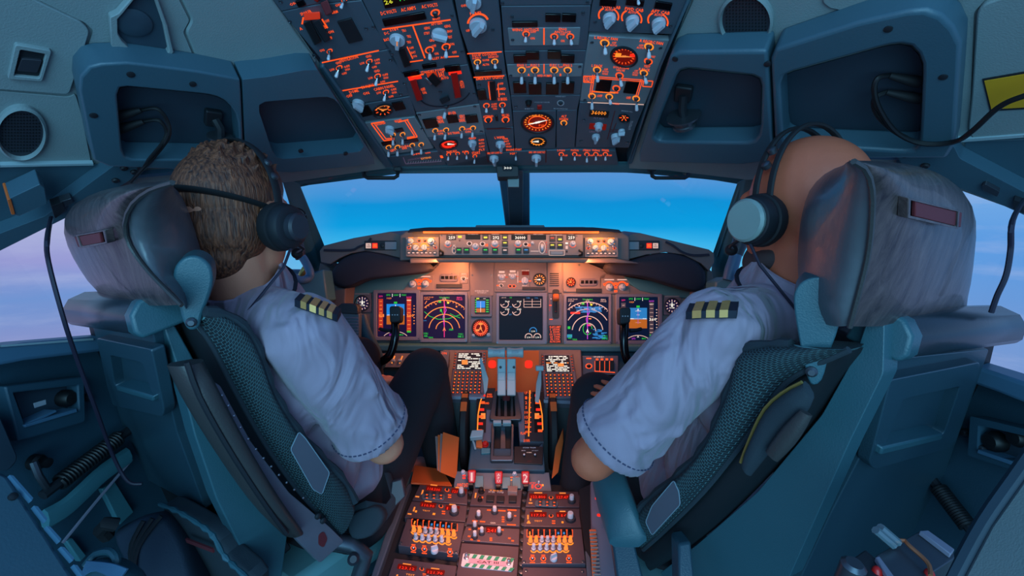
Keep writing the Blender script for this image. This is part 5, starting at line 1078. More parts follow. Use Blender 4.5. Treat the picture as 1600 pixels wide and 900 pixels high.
# lit scales on the quadrant
m = Mod('flap_scale', 'glowing orange flap scale with numbers right of the throttle slot', 'scale', TQ, 825, 645, None, .001)
m.plate([(818, 612), (843, 612), (850, 690), (820, 690)], 'dark', -.002)
for i, t in enumerate(('UP', '1', '2', '5', '10', '15', '25', '30', '40')): y = 614+i*7.6; m.txt(t, 822+i*.1, y, 5 if len(t) > 1 else 3, 4.4).blob(828, y, 4, 1.4)
m.line(828, 610, 826, 682, 2.0, 'lit_bright').txt('FLAP', 810+8, 677, 9, 4).txt('DOWN', 823, 688.5, 9, 5).end()
for x0, s, lb in ((753, -1, 'curved glowing trim scale beside the left trim wheel'), (841, 1, 'curved glowing trim scale beside the right trim wheel')):
    m = Mod('trim_scale', lb, 'scale', TQ, x0, 650, 'stabilizer trim scales', .001)
    m.plate([(x0-8, 612), (x0+8, 612), (x0+8+s*2, 676), (x0-8+s*2, 676)], 'black', .0)
    m.path([(x0-s*2, 614), (x0+s*3, 630), (x0+s*6, 648), (x0+s*7, 672)], 1.8, 'lit_bright').blob(x0-s*2, 650, 7, 9, 'lit_yellow' if 0 else 'lit_orange')
    for i in range(6): m.blob(x0+s*(i-2), 618+i*11, 7, 4, 'lit' if i % 2 else 'lit_red')
    m.end()
m = Mod('caption_plate', 'small dark plate with two orange captions left of the throttle slot', 'label', TQ, 763, 622, None, .002); m.plate([(760, 606), (774, 606), (770, 640), (756, 640)], 'dark', -.002).txt('SPEED\nBRAKE', 765, 618, 9, 6, 'lit').txt('ARMED', 761, 630, 7, 3, 'lit').end()
# trim wheels
for x0, lb in ((729, 'tall black trim wheel with an orange band left of the throttles'), (861, 'tall black trim wheel with an orange band right of the throttles')):
    ax = RGT; c = P(x0, 668, 1.47); wdt = .026
    t = thing('stabilizer_wheel', lb, 'wheel', c-UPV*.125, 'trim wheels')
    MB().lathe(c-ax*wdt/2, ax, [(.03, 0), (.10, .0), (.12, .002), (.125, .006), (.125, wdt-.006), (.12, wdt-.002), (.10, wdt), (.03, wdt)], 40).build('rim', 'rubber', t)
    m = MB()
    for a0, a1 in ((38, 52), (60, 68)):
        rings = []
        for i in range(5):
            a = radians(a0+(a1-a0)*i/4); d = UPV*sin(a)-FWD*cos(a)
            rings.append([c+d*.1262-ax*(wdt/2-.004), c+d*.1262+ax*(wdt/2-.004), c+d*.12+ax*(wdt/2-.004), c+d*.12-ax*(wdt/2-.004)])
        m.loft(rings)
    m.build('stripe', 'orange_card', t)

# checklist cards and papers
r = thing('checklist_cards', 'stack of orange-brown checklist cards standing left of the throttle quadrant', 'cards', P(700, 745, 1.25), None)
for k, (dx, mt) in enumerate(((0, 'orange_card'), (-4, 'red_dull'), (-8, 'orange_card'), (-12, 'red_dull'))):
    MB().prism([P(692+dx, 676+k*2, 1.27+k*.002), P(716+dx*.4, 684+k*2, 1.30), P(712+dx*.4, 748-k*1, 1.28), P(684+dx*.4+4, 738-k, 1.24)], FWD*.003+RGT*.002).build('card', 'orange_card' if k % 2 == 0 else 'panel_brown', r)
tag(MB().prism([P(648, 727, 1.36), P(690, 733, 1.36), P(706, 758, 1.28), P(642, 754, 1.27)], UPV*-.004).build('paper_sheet', 'orange_card'), 'flat orange sheet lying left of the pedestal below the checklist cards', 'paper')
tag(MB().prism([P(879, 672, 1.33), P(880, 690, 1.33), P(872, 738, 1.28), P(862, 748, 1.26), P(868, 700, 1.31)], FWD*.02+RGT*.004).build('card', 'orange_card'), 'narrow orange card standing right of the throttle quadrant', 'card')

# ------------------------------------------------------------------ aft pedestal
DG = 'radio and control units on the aft pedestal'
def DM(label, x, y, h=.004): return Mod('pedestal_unit', label, 'control panel', PED, x, y, DG, h)
r = thing('pedestal', 'dark pedestal between the two pilots carrying rows of red-lit radio units', 'console', PED.at(770, 900, -.4))
slab(MB(), PED, [(642, 756), (905, 758), (926, 930), (578, 930)], -.30, -.012).build('body', 'dark', r)
for pp in ([(643, 754), (636, 756), (600, 838), (570, 930), (580, 930), (612, 838)], [(906, 760), (912, 760), (922, 860), (930, 930), (920, 930), (914, 860)]): slab(MB(), PED, pp, -.05, .008).build('side_rail', 'panel', r, bevel=.003)
slab(MB(), PED, [(732, 764), (740, 764), (716, 930), (706, 930)], -.014, -.004).build('rail', 'black', r); slab(MB(), PED, [(816, 764), (824, 764), (818, 930), (808, 930)], -.014, -.004).build('rail', 'black', r)
for i in range(11):
    y = 772+i*12.4
    for xa, ya, xb, yb in ((736, 764, 711, 930), (820, 764, 813, 930)):
        x = xa+(xb-xa)*(y-ya)/(yb-ya); MB().lathe(PED.at(x, y, -.004), PED.n, [(.006, 0), (.006, .005), (.003, .006)], 10).build('fastener', 'metal_dark', r)
# fire handle panel
FP = plane3(P(780, 766, 1.262), P(830, 766, 1.262), P(780, 738, 1.29))
m = Mod('fire_handle_panel', 'panel with three red fire handles at the front edge of the pedestal', 'control panel', FP, 787, 765, None, .003)
m.plate([(712, 736), (858, 738), (862, 768), (708, 766)], 'panel', -.06)
for x, t, y in ((737, '1', 746), (779, 'A\nP\nU', 748), (821, '2', 748)):
    o = MB(); c = FP.at(x, y+12, .003); o.use('black').box(c+FP.n*.02, RGT, FP.ax(x, y)[1], FP.n, .012, .02, .04); o.build('handle_stem', None, m.r)
    fr = Fr(FP.at(x, y+4, .045), -FWD+UPV*.25)
    h = slab(MB(), fr, rnd([(x-6.5, y-11), (x+6.5, y-11), (x+5.5, y+9), (x-5.5, y+9)], 3), -.012, .004).build('fire_handle', 'red_guard', m.r, bevel=.003)
    q = MB(); tv, tf = text_mesh(t); vv = [q.bm.verts.new(fr.q(x, y-1, 3 if t == '1' else 4.6 if len(t) > 1 else 7.6, 13 if len(t) == 1 else 14, a, b, .0047)) for a, b in tv]
    for f in tf: q.face([vv[i] for i in f])
    q.build('numeral', 'lit_pinkwhite', h, smooth=False)
    m.win(x+12 if x < 800 else x-14, y+8, 13, 18, 'teal', 'housing', .01)
m.blob(725, 743, 5, 2.6, 'lit_red').blob(733, 743, 4, 2.6, 'lit_red').blob(725, 747, 5, 2.6, 'lit_red').blob(733, 747, 4, 2.6, 'lit').txt('OVHT DET', 723, 758, 18, 6, 'lit').knob(724, 735.5+3, 3.4, 90, .012, 'round').knob(804, 741, 3.4, 90, .012, 'round')
for x in (800, 808): m.blob(x, 746, 5, 2, 'lit').blob(x, 750, 5, 2, 'lit_orange')
m.txt('EXT TEST', 832, 755, 10, 3, 'lit_red').txt('1', 832, 760, 3, 6, 'lit_red').arc(841, 760, 5, 3.6, 0, 360, 1.6, 'lit_red').tog(841, 760, 842, 752, 2.4, None).blob(848, 758, 3, 3, 'lit_bright').end()

def radio(label, pp, d1, d2, t1, t2, kb, kn):
    cx = sum(p[0] for p in pp)/4; cy = sum(p[1] for p in pp)/4; m = DM(label, cx, cy); m.plate(pp, 'pedestal_grey', -.012)
    for (x, y, w), t in ((d1, t1), (d2, t2)):
        m.win(x, y, w, 6.5, 'red_window', 'display').txt(t, x, y, w*.8, 4.2, 'lit_red', .0075).blob(x, y-6.5, w*.45, 1.8, 'lit_orange')
    mx = (d1[0]+d2[0])/2+1; m.tog(mx, d1[1]+1, mx, d1[1]+1, 2.6, 'lit', tip='black', hh=.004, name='push_button')
    if kb:
        x, y = kb; slab(MB(), PED, rnd([(x-19, y-4), (x+18, y-2), (x+16, y+7), (x-20, y+5)], 4), .003, .007).build('key_block', 'panel', m.r, bevel=.001)
        for i in range(3):
            for j in range(2): m.btn(x-11+i*11, y-1+j*5+i*.5, 6, 3.6, 'lit', name='key', hgt=.006, lw=.5, lh=.45)
    x, y, rr = kn; m.knob(x, y, rr, 40, .015, 'dual', 'knob_dark'); m.blob(pp[3][0]+8, pp[3][1]-5, 6, 2, 'lit_orange').blob(pp[0][0]+4, (pp[0][1]+pp[3][1])/2, 2.4, 7, 'lit_orange').blob(mx+4, d1[1]+9, 5, 1.8, 'lit').blob(mx+4, d1[1]+12.5, 5, 1.8, 'lit')
    return m
radio('front left pedestal radio unit with two red readouts over small keys', [(656, 757), (731, 763), (730, 788), (644, 781)], (678, 764.5, 24), (717, 768.5, 24), '118.500', '121.500', (678, 774), (721, 773, 6)).end()
m = radio('left pedestal radio unit with one tall knob, second from the front', [(643, 783), (730, 790), (727, 815), (632, 808)], (669, 790, 24), (707, 795, 22), '110.90', '113', None, (710, 802, 7)); m.txt('TEST', 666, 798, 12, 2, 'lit_orange').blob(678, 803, 4, 3, 'lit_bright').blob(650, 799, 3, 3, 'lit_bright').end()
radio('front right pedestal radio unit with two red readouts over small keys', [(825, 767), (904, 768), (908, 792), (821, 791)], (841, 776.5, 28), (879, 777, 22), '122.800', '127.47', (855, 785), (893, 784, 6)).end()
m = radio('right pedestal radio unit with one tall knob, second from the front', [(821, 794), (908, 795), (911, 824), (818, 822)], (841, 805, 26), (879, 805.5, 20), '117.10', '110', None, (891, 812, 8)); m.txt('TEST', 841, 814, 13, 2.4, 'lit_orange').blob(826, 815, 3, 3, 'lit_bright').blob(879, 816, 3, 3, 'lit_bright').end()
m = radio('rear radio unit with two red readouts at the bottom left of the pedestal', [(616, 872), (714, 884), (706, 930), (596, 930)], (636, 888, 29), (680, 895, 29), '123.12', '121.70', None, (668, 915, 8)); m.txt('TEST', 641, 898, 14, 2.6, 'lit_orange').end()
m = DM('blank dark unit at the bottom right of the pedestal', 865, 905); m.plate([(817, 886), (916, 887), (922, 930), (814, 930)], 'pedestal_grey', -.012).screw(822, 892, 910, 893).end()

def audio(label, x0, y0, pp, k):
    """audio panel: framed row of eight square buttons, two rows of glowing round knobs"""
    m = DM(label, x0, y0, .012); m.plate(pp, 'pedestal_grey', -.012); sl = PED.slope(x0); F = lambda x, y: (x0+x-(0 if k > 0 else 0), y0+y+0*x)
    Y = lambda x, y: y+sl*(x-x0)*.0
    w = 8.9
    for i in range(8):
        x = x0-3.5*w+i*w+k*3; y = y0-16+sl*(i-3.5)*w
        m.path([(x-w/2, y-5-sl*w/2), (x+w/2, y-5+sl*w/2), (x+w/2, y+6), (x-w/2, y+6), (x-w/2, y-5)], 1.1, 'lit')
        m.btn(x, y, 6.2, 8, None, name='push_button', matn='gloss_black', hgt=.004); m.blob(x, y, 2.2 if i == 0 else 3, 5 if i == 0 else 3.6, 'lit_bright' if i == 0 else 'lit_cyan' if (i in (3, 4, 5, 6) if k > 0 else i in (5, 6)) else 'lcd_off', .0165)
    for row, n, yy, on in ((0, 8, -2, (0, 1, 5, 6, 7)), (1, 6, 10, (5,))):
        for i in range(n):
            x = x0-3.5*w+i*w+k*2+row*(5 if k < 0 else 3)+row*i*1.2; y = y0+yy+sl*(i-3.5)*w
            m.knob(x, y-1, 3.3, 90, .014, 'round', 'lit_orange' if i in on else 'knob'); m.arc(x, y+.8, 4.2, 3.2, 180, 360, 1.9, 'lit_bright')
            if i in on: m.txt('8', x, y-5.4, 4, 6, 'lit_bright', .027)
    for i, x in enumerate((-30, -13, 27)): m.arc(x0+x, y0+24+sl*x, 3.8, 3.4, 0, 360, 1.5, 'lit').blob(x0+x, y0+18.6+sl*x, 6, 1.8, 'lit').blob(x0+x, y0+30+sl*x, 8, 1.8, 'lit'); m.tog(x0+x, y0+24+sl*x, x0+x, y0+23+sl*x, 2.2, None, hh=.008)
    m.knob(x0+3, y0+25+sl*3, 5.6, 30, .012).screw(pp[3][0]+4, pp[3][1]-3, pp[2][0]-4, pp[2][1]-3).end()
audio('left audio unit with a framed row of square buttons above two rows of orange knobs', 676, 836, [(636, 810), (726, 817), (716, 866), (622, 852)], 1)
audio('right audio unit with a framed row of square buttons above two rows of orange knobs', 862, 849, [(818, 826), (909, 826), (915, 881), (815, 881)], -1)

m = DM('front centre pedestal unit with black square keys and red captions', 778, 776); m.plate([(740, 763), (816, 766), (813, 792), (734, 789)], 'pedestal_grey', -.012)
for x, y in ((766, 782), (782, 783), (801, 783)): m.btn(x, y, 12, 9, None, hgt=.007, matn='dark'); m.blob(x, y-7, 8, 2, 'lit')
m.knob(752, 769, 4.6, 60, .012, 'round', 'black').knob(750, 782, 3.6, 60, .01, 'round', 'black').blob(751, 777, 8, 2.4, 'lit').blob(754, 766, 6, 2, 'lit_orange').txt('WX TERR', 768, 768.5, 10, 3, 'white_print').txt('STAB', 782, 769, 10, 3, 'white_print').txt('TEST', 775, 766.6, 22, 2, 'lit_orange').blob(743, 774, 2.4, 8, 'lit_orange')
m.win(801, 770, 15, 9, 'panel_brown', 'cover_plate', .012).end()
m = DM('second centre pedestal unit with three dark round knobs', 774, 806); m.plate([(734, 792), (813, 795), (812, 822), (728, 818)], 'pedestal_grey', -.012)
for x, y in ((748, 808), (773, 801), (796, 811)): m.knob(x, y, 5.4, 60, .013, 'dual', 'knob_dark')
for x, y, w in ((764, 797, 6), (784, 798, 12), (800, 797, 14), (742, 814, 8), (754, 815, 8), (786, 808, 4), (786, 811.5, 4), (786, 815, 4), (799, 820, 14), (805, 806, 3)): m.blob(x, y, w, 2, 'lit')
m.txt('GAIN', 770, 817, 8, 2.4, 'lit_pinkwhite').end()
m = DM('third centre pedestal unit with a small red readout and four dark knobs', 770, 835); m.plate([(728, 822), (812, 826), (811, 851), (720, 844)], 'pedestal_grey', -.012)
for x, y in ((742, 825), (753, 834), (780, 834), (742, 840)): m.knob(x, y, 4.8, 60, .013, 'dual', 'knob_dark')
m.win(768, 829, 17, 7, 'red_window', 'display').txt('241', 768, 829, 13, 5, 'lit_red', .0075)
for x, y in ((734, 827), (749, 826), (785, 828), (737, 843), (748, 845), (767, 844), (767, 841), (796, 841), (801, 845), (733, 838)): m.blob(x, y, 4, 2.2, 'lit')
m.end()
m = DM('blank rear centre pedestal unit carrying a green and white striped placard', 762, 880); m.plate([(721, 848), (811, 854), (806, 930), (708, 930)], 'pedestal_grey', -.012)
slab(MB(), PED, rnd([(724, 864), (803, 872), (800, 893), (720, 885)], 3), .003, .0055).build('placard', 'white_print', m.r); m.h = .0056
for i in range(7):
    x = 727+i*11.5; t = (x-724)/79*8
    for y0, y1 in ((864.5, 870.5), (879.5, 884.5)): m.pm.use('green_print').poly(PED.pts([(x+2, y0+t), (x+8, y0+t+.6), (x+4, y1+t+.6), (x-2, y1+t)], .0063))
m.pm.use('pink_print').poly(PED.pts([(733, 872), (792, 878), (791, 885), (732, 879)], .0066)); m.txt('CAT III', 762, 878.6, 34, 3.6, 'navy', .0064)
for x, y in ((729, 872), (795, 881)): m.knob(x, y, 3.6, 40, .012, 'round', 'metal')
m.end()
area('pedestal_lamp', P(800, 560, .85), PED.at(770, 840), .12, .06, .8, (1, .36, .22), 62)
area('pedestal_lamp', P(790, 600, 1.30)+UPV*.02, P(790, 690, 1.3), .1, .03, .07, ORANGE)

# ------------------------------------------------------------------ pilot seats
def gridpad(A, B, bulge, thick, name, matn, parent, n=8, ends=True, sharp=False):
    """padded strip between two 3D edge curves; bulges towards 'bulge', 'thick' is the vector to its back"""
    mb = MB(); bm = mb.bm; uvl = bm.loops.layers.uv.new('UVMap'); uv = {}; rings = []; s = 0.0; m = len(A)
    for i in range(m):
        a = Vector(A[i]); b = Vector(B[i])
        if i: s += ((a+b)/2-(Vector(A[i-1])+Vector(B[i-1]))/2).length
        e = 1.0
        if ends: t = i/(m-1); e = min(1.0, sin(pi*min(t, 1-t)/.30) if min(t, 1-t) < .15 else 1.0); e = .55+.45*e
        ring = []
        for k in range(n+1):
            q = k/n; p = a.lerp(b, q)+bulge*(max(0, 1-abs(2*q-1)**3.2)*e); v = bm.verts.new(p); uv[v] = (q*(b-a).length, s); ring.append(v)
        for k in range(n, -1, -2):
            q = k/n; p = a.lerp(b, q)+thick*((.45 if k in (0, n) else 1)*e); v = bm.verts.new(p); uv[v] = (q*(b-a).length, s+.5); ring.append(v)
        rings.append(ring)
    N_ = len(rings[0])
    for i in range(m-1):
        for j in range(N_): k = (j+1) % N_; mb.face([rings[i][j], rings[i][k], rings[i+1][k], rings[i+1][j]])
    mb.face(rings[0][::-1]); mb.face(rings[-1])
    for f in bm.faces:
        for l in f.loops: l[uvl].uv = uv[l.vert]
    return mb.build(name, matn, parent, angle=55)
def resamp(pp, n):
    pp = crom([Vector(p).to_3d() if len(p) == 2 else Vector(p) for p in pp], 6, False); d = [0]
    for a, b in zip(pp, pp[1:]): d.append(d[-1]+(b-a).length)
    out = []
    for i in range(n):
        t = d[-1]*i/(n-1); j = 0
        while j < len(d)-2 and d[j+1] < t: j += 1
        out.append(pp[j].lerp(pp[j+1], (t-d[j])/max(1e-9, d[j+1]-d[j])))
    return out
def px(fr, pp, n, h=0.0): return [fr.at(p.x, p.y, h) for p in resamp(pp, n)]

def seat_planes(p0, th, r, edge):
    f = Vector((sin(th), cos(th), 0)); back = Fr(p0, -f*cos(r)-Vector((0, 0, 1))*sin(r))
    side = Fr(back.at(*edge), Vector((cos(th), -sin(th), 0))); return back, side, f
TH, RC = radians(30), radians(14)
SLB, SLS, FL = seat_planes(P(240, 600, .80), TH, RC, (262, 560))
SRB, SRS, FR_ = seat_planes(P(1340, 620, .62), -TH, RC, (1385, 500))

def seat(label, B, Sd, f, d, base):
    up = (Vector((0, 0, 1))-f*.25).normalized()
    r = thing('pilot_seat', label, 'seat', base, 'pilot seats')
    # back shell and its framed door
    slab(MB(), B, rnd(d['shell'], 5), -.09, -.012).build('back_shell', 'seat_dark', r, bevel=.006, seg=3)  # near-black shell colour puts shade into the gap round the door
    o = slab(MB(), B, rnd(d['door'], 5), -.012, .004).build('back_door', 'seat_shell', r, bevel=.004, seg=3)
    ringslab(MB(), B, rnd(d['fr_o'], 5), rnd(d['fr_i'], 5), .002, .020).build('door_frame', 'seat_shell', o, bevel=.005, seg=3)
    slab(MB(), B, d['ledge'], .0, .028).build('door_ledge', 'seat_frame', o, bevel=.003)
    # top roll bar
    a, b = [B.at(*q, -.005) for q in d['bar']]; e = (b-a).normalized(); v = B.n.cross(e).normalized()
    def sec(p, k): return [p+B.n*x*k+v*y*k for x, y in d['barsec']]
    if v.z < 0: v = -v
    MB().loft([sec(a, .86), sec(a+e*.008, 1), sec(b-e*.008, 1), sec(b, .9)]).build('top_roll', 'roll', r, bevel=.005, seg=3)
    MB().loft([sec(q, 1.08) for q in (d['cap'](a, b, e)[0], d['cap'](a, b, e)[1])]).build('roll_cap', 'seat_frame', r, bevel=.005, seg=3)
    # side frame
    slab(MB(), d['sf'][0], rnd(d['sf'][1], 6), -.03, .004).build('side_frame', 'seat_frame', r, bevel=.008, seg=3)
    # mesh cushion, its dark edge piping
    n = 26; A = px(Sd, d['cu_in'], n, .05); Bo = px(Sd, d['cu_out'], n, d['cu_h'])
    gridpad(A, Bo, Sd.n*.03, -Sd.n*.10, 'back_cushion', 'mesh_fabric', r, 12)
    gridpad(px(Sd, d['cu_in'], n, .035), px(Sd, d['db'], n, .012), Sd.n*.012, -Sd.n*.05, 'cushion_shell', 'seat_dark', r, 8)
    MB().tube([p+Sd.n*.004 for p in Bo], [.008+.002*sin(i*2.1) for i in range(n)], 8).build('cushion_piping', 'strap', r)
    MB().tube([p+Sd.n*.002 for p in A], .0045, 8).build('cushion_piping', 'strap', r)
    pts_ = [Sd.at(q[0], q[1], d['patch_h']) for q in rnd(d['patch'], 4)]
    pa = MB().prism(pts_, Sd.n*.002).build('leather_patch', 'grey_patch', r)
    MB().tube([p+Sd.n*.002 for p in pts_]+[pts_[0]+Sd.n*.002], .0009, 5).build('patch_stitching', 'patch_edge', pa)
    # headrest : rear cover and side pad
    n = 16; L_ = resamp(d['hr_out'], n); S_ = resamp(d['hr_seam'], n); E_ = resamp(d['hr_in'], n)
    A = [B.at(p.x, p.y, -.045) for p in L_]; Sm = [B.at(p.x, p.y, d['hr_h']) for p in S_]; E3 = [Sd.at(p.x, p.y, d['hr_sh']) for p in E_]
    hr = gridpad(A, Sm, B.n*.022, -B.n*.010, 'headrest', 'leather', r, 12)
    gridpad([p-B.n*.002+Sd.n*.002 for p in Sm], E3, Sd.n*.03+B.n*.012, f*.02-Sd.n*.05, 'side_pad', 'leather_side', hr, 12)
    MB().tube([p+B.n*.002+Sd.n*.004 for p in Sm], .0028, 6).build('seam_piping', 'arm_pad', hr)
    MB().prism([B.at(*q, d['hr_h']+.012) for q in d['tag']], B.n*.004).build('name_tag', 'red_dull', hr, bevel=.001)
    ringslab(MB(), B, d['tag_o'], d['tag'], d['hr_h']+.008, d['hr_h']+.0175).build('tag_frame', 'leather', hr, bevel=.001)
    # tilt paddle of the headrest
    pd = crom(d['paddle'], 3); pdl = MB(); slab(pdl, d['pf'], pd, -.035, .012); q = pdl.build('headrest_paddle', 'seat_frame', r, bevel=.004, seg=3)
    MB().lathe(d['pf'].at(*d['pivot'], .012), d['pf'].n, [(.007, -.001), (.007, .003), (.004, .006), (.001, .006)], 14).build('pivot_bolt', 'metal_dark', q)
    # seat pan, base
    c = Vector(base)+f*.30; rt = Vector((f.y, -f.x, 0))
    MB().box(c+Vector((0, 0, .42)), rt, f, Vector((0, 0, 1)), .44, .46, .10).build('seat_cushion', 'mesh_fabric', r, bevel=.02, seg=3)
    MB().box(c+Vector((0, 0, .35)), rt, f, Vector((0, 0, 1)), .40, .42, .04).build('seat_pan', 'seat_shell', r, bevel=.005)
    MB().box(c+Vector((0, 0, .165)), rt, f, Vector((0, 0, 1)), .22, .26, .33).build('pedestal_base', 'metal_dark', r, bevel=.01)
    # spine that joins back and pan
    return r
capL = lambda a, b, e: (b-e*.010, b+e*.018); capR = lambda a, b, e: (a-e*.016, a+e*.014)
sec = [(.026, -.022), (.032, -.010), (.028, .012), (.014, .026), (-.012, .030), (-.030, .024), (-.034, -.022)]
seatL = seat('dark teal pilot seat on the left, with a mesh cushion and brown leather headrest', SLB, SLS, FL, dict(
    shell=[(134, 492), (238, 498), (262, 560), (290, 676), (334, 800), (404, 905), (300, 905), (236, 770), (216, 745), (188, 676), (150, 560)],
    door=[(142, 502), (236, 512), (276, 676), (321, 798), (222, 746), (194, 676)], fr_o=[(150, 528), (236, 546), (256, 640), (254, 652), (176, 634), (166, 600)], fr_i=[(171, 555), (222, 567), (238, 618), (236, 622), (181, 605), (178, 598)],
    ledge=[(181, 603), (238, 620), (239, 628), (182, 611)], bar=[(130, 483), (240, 492)], barsec=sec, cap=capL,
    sf=(SLS, [(244, 476), (258, 476), (272, 506), (300, 556), (340, 640), (400, 740), (450, 830), (440, 905), (400, 905), (338, 780), (304, 680), (276, 570)]),
    cu_in=[(306, 502), (332, 540), (364, 604), (410, 686), (458, 756), (504, 810), (528, 838)], db=[(286, 500), (310, 548), (344, 614), (392, 696), (440, 768), (486, 822), (520, 850)], cu_out=[(318, 486), (352, 492), (384, 516), (404, 556), (424, 612), (470, 682), (530, 744), (552, 782)], patch=[(466, 674), (476, 684), (514, 738), (502, 772), (488, 764), (453, 702)], patch_h=.105, cu_h=.085,
    hr_out=[(262, 283), (205, 288), (150, 301), (114, 322), (104, 350), (112, 384), (134, 424), (164, 466)], hr_seam=[(270, 285), (236, 296), (208, 318), (196, 348), (202, 380), (226, 416), (256, 448), (284, 476)], hr_in=[(268, 290), (282, 304), (296, 334), (308, 372), (318, 410), (316, 440), (306, 466), (292, 480)], hr_h=.0, hr_sh=-.01,
    tag=[(121, 369), (160, 362), (164, 378), (127, 385)], tag_o=[(118, 367), (163, 359), (168, 380), (125, 389)],
    paddle=[(270, 440), (274, 416), (290, 402), (310, 401), (328, 414), (333, 438), (326, 466), (316, 492), (310, 512), (296, 516), (286, 504), (278, 474)], pf=Fr(SLS.at(300, 450, .07), SLS.n*.8+SLB.n*.5), pivot=(299, 503)), (-.63, .86, 0))
seatR = seat('dark teal pilot seat on the right with its wide back nearest the camera', SRB, SRS, FR_, dict(
    shell=[(1392, 552), (1556, 534), (1540, 600), (1480, 772), (1452, 845), (1410, 920), (1230, 920), (1326, 690), (1376, 590)],
    door=[(1402, 560), (1546, 545), (1466, 770), (1430, 850), (1398, 915), (1246, 915), (1300, 800), (1362, 680)], fr_o=[(1392, 594), (1532, 566), (1530, 580), (1494, 690), (1480, 702), (1366, 734), (1358, 724)], fr_i=[(1412, 624), (1500, 604), (1498, 612), (1476, 676), (1470, 682), (1384, 704), (1382, 700)],
    ledge=[(1380, 700), (1474, 678), (1472, 688), (1376, 712)], bar=[(1386, 522), (1566, 508)], barsec=sec, cap=capR,
    sf=(SRS, [(1358, 490), (1376, 486), (1382, 510), (1380, 584), (1328, 690), (1232, 905), (1040, 905), (1030, 896), (1090, 850), (1184, 768), (1284, 648), (1338, 552)]),
    cu_in=[(1328, 546), (1266, 574), (1224, 602), (1190, 652), (1150, 706), (1100, 768), (1040, 828), (1006, 858)], db=[(1340, 552), (1310, 590), (1272, 646), (1226, 706), (1172, 766), (1110, 826), (1050, 872), (1016, 892)], cu_out=[(1240, 538), (1190, 540), (1156, 552), (1146, 600), (1110, 690), (1062, 742), (1012, 784), (1000, 800)], patch=[(1054, 750), (1062, 768), (1064, 788), (1020, 836), (1010, 815), (1020, 790)], patch_h=.085, cu_h=.06,
    hr_out=[(1340, 252), (1400, 254), (1460, 268), (1504, 298), (1522, 340), (1520, 400), (1514, 450), (1510, 486)], hr_seam=[(1334, 252), (1354, 266), (1363, 300), (1362, 350), (1356, 400), (1344, 450), (1336, 480), (1328, 510)], hr_in=[(1322, 258), (1294, 268), (1266, 296), (1252, 340), (1247, 390), (1247, 430), (1252, 462), (1262, 492)], hr_h=.0, hr_sh=-.01,
    tag=[(1424, 313), (1497, 331), (1495, 354), (1423, 337)], tag_o=[(1420, 309), (1500, 329), (1498, 358), (1418, 341)],
    paddle=[(1240, 470), (1246, 448), (1262, 436), (1286, 434), (1306, 446), (1314, 470), (1310, 512), (1296, 552), (1284, 594), (1266, 600), (1256, 566), (1246, 516)], pf=Fr(SRS.at(1275, 500, .055), SRS.n*.8+SRB.n*.5), pivot=(1268, 580)), (.60, .78, 0))

# fold-up armrest and riveted plate of the left seat
fr = Fr(SLS.at(360, 690, .075), SLS.n)
A = px(fr, [(264, 572), (300, 640), (350, 720), (400, 790), (446, 838)], 14); B_ = px(fr, [(318, 562), (342, 612), (384, 692), (432, 772), (472, 828)], 14)
gridpad(A, B_, SLS.n*.03, -SLS.n*.03, 'armrest', 'arm_pad', seatL, 10)
MB().tube(px(Fr(fr.p0+fr.n*.026, fr.n), [(292, 566), (312, 620), (358, 702), (410, 782), (448, 834)], 12), .004, 6).build('armrest_seam', 'dark', seatL)
fr2 = Fr(SLS.at(440, 760, .065), SLS.n)
pl = slab(MB(), fr2, rnd([(326, 592), (344, 602), (392, 690), (452, 770), (516, 824), (538, 846), (500, 880), (470, 850), (400, 770), (350, 680)], 5), -.012, .004).build('side_plate', 'seat_plate', seatL, bevel=.002)
for x, y in ((347, 618), (357, 634), (366, 650), (376, 668), (388, 686), (400, 702), (412, 716), (424, 729), (436, 742), (448, 754), (460, 765), (474, 778)): MB().lathe(fr2.at(x, y, .004), fr2.n, [(.0022, -.001), (.0020, .0006), (.001, .0012)], 8).build('rivet', 'metal', pl)
for x, y in ((496, 806), (504, 813)): MB().lathe(fr2.at(x, y, .004), fr2.n, [(.006, -.001), (.006, .003), (.003, .005)], 12).build('bolt', 'dark', pl)
slab(MB(), fr2, rnd([(498, 836), (506, 830), (512, 842), (506, 856), (498, 852)], 4), .003, .0055).build('worn_spot', 'red_dull', pl)
# lower hinge, buckle strap of the left seat
MB().tube([P(520, 845, .98), P(548, 850, .99), P(570, 868, 1.0), P(560, 905, 1.0)], .018, 10).build('recline_hinge', 'metal_dark', seatL)
MB().lathe(P(552, 874, .97), (CAM-P(552, 874, .97)), [(.012, 0), (.012, .006), (.007, .012), (.001, .012)], 14).build('adjust_knob', 'knob_dark', seatL)
r = thing('harness_strap', 'dark woven harness strap with a steel buckle hanging beside the left seat', 'strap', P(600, 800, 1.0))
m = MB(); m.tube([P(552, 812, 1.02), P(575, 800, 1.01), P(604, 800, 1.03), P(618, 780, 1.06), P(606, 740, 1.1)], [(.006, .026), (.006, .026), (.005, .018), (.004, .014), (.004, .012)], 8, flat=FWD); m.build('webbing', 'strap', r)
m = MB(); pillow(m, Fr(P(575, 825, 1.0), -FWD+UPV*.3), crom([(545, 808), (585, 790), (600, 808), (580, 838), (548, 842)], 3), -.03, .012, .012, 4, 5); m.build('pad', 'strap', r)
m = MB(); m.prism([P(612, 752, 1.07), P(628, 748, 1.07), P(634, 776, 1.06), P(618, 792, 1.05), P(608, 784, 1.05)], FWD*.014); m.build('buckle', 'knob_dark', r, bevel=.003)
r2 = thing('harness_strap', 'dark folded harness straps with an ochre edge on the inboard side of the right seat', 'strap', SRS.at(1200, 680, .05))
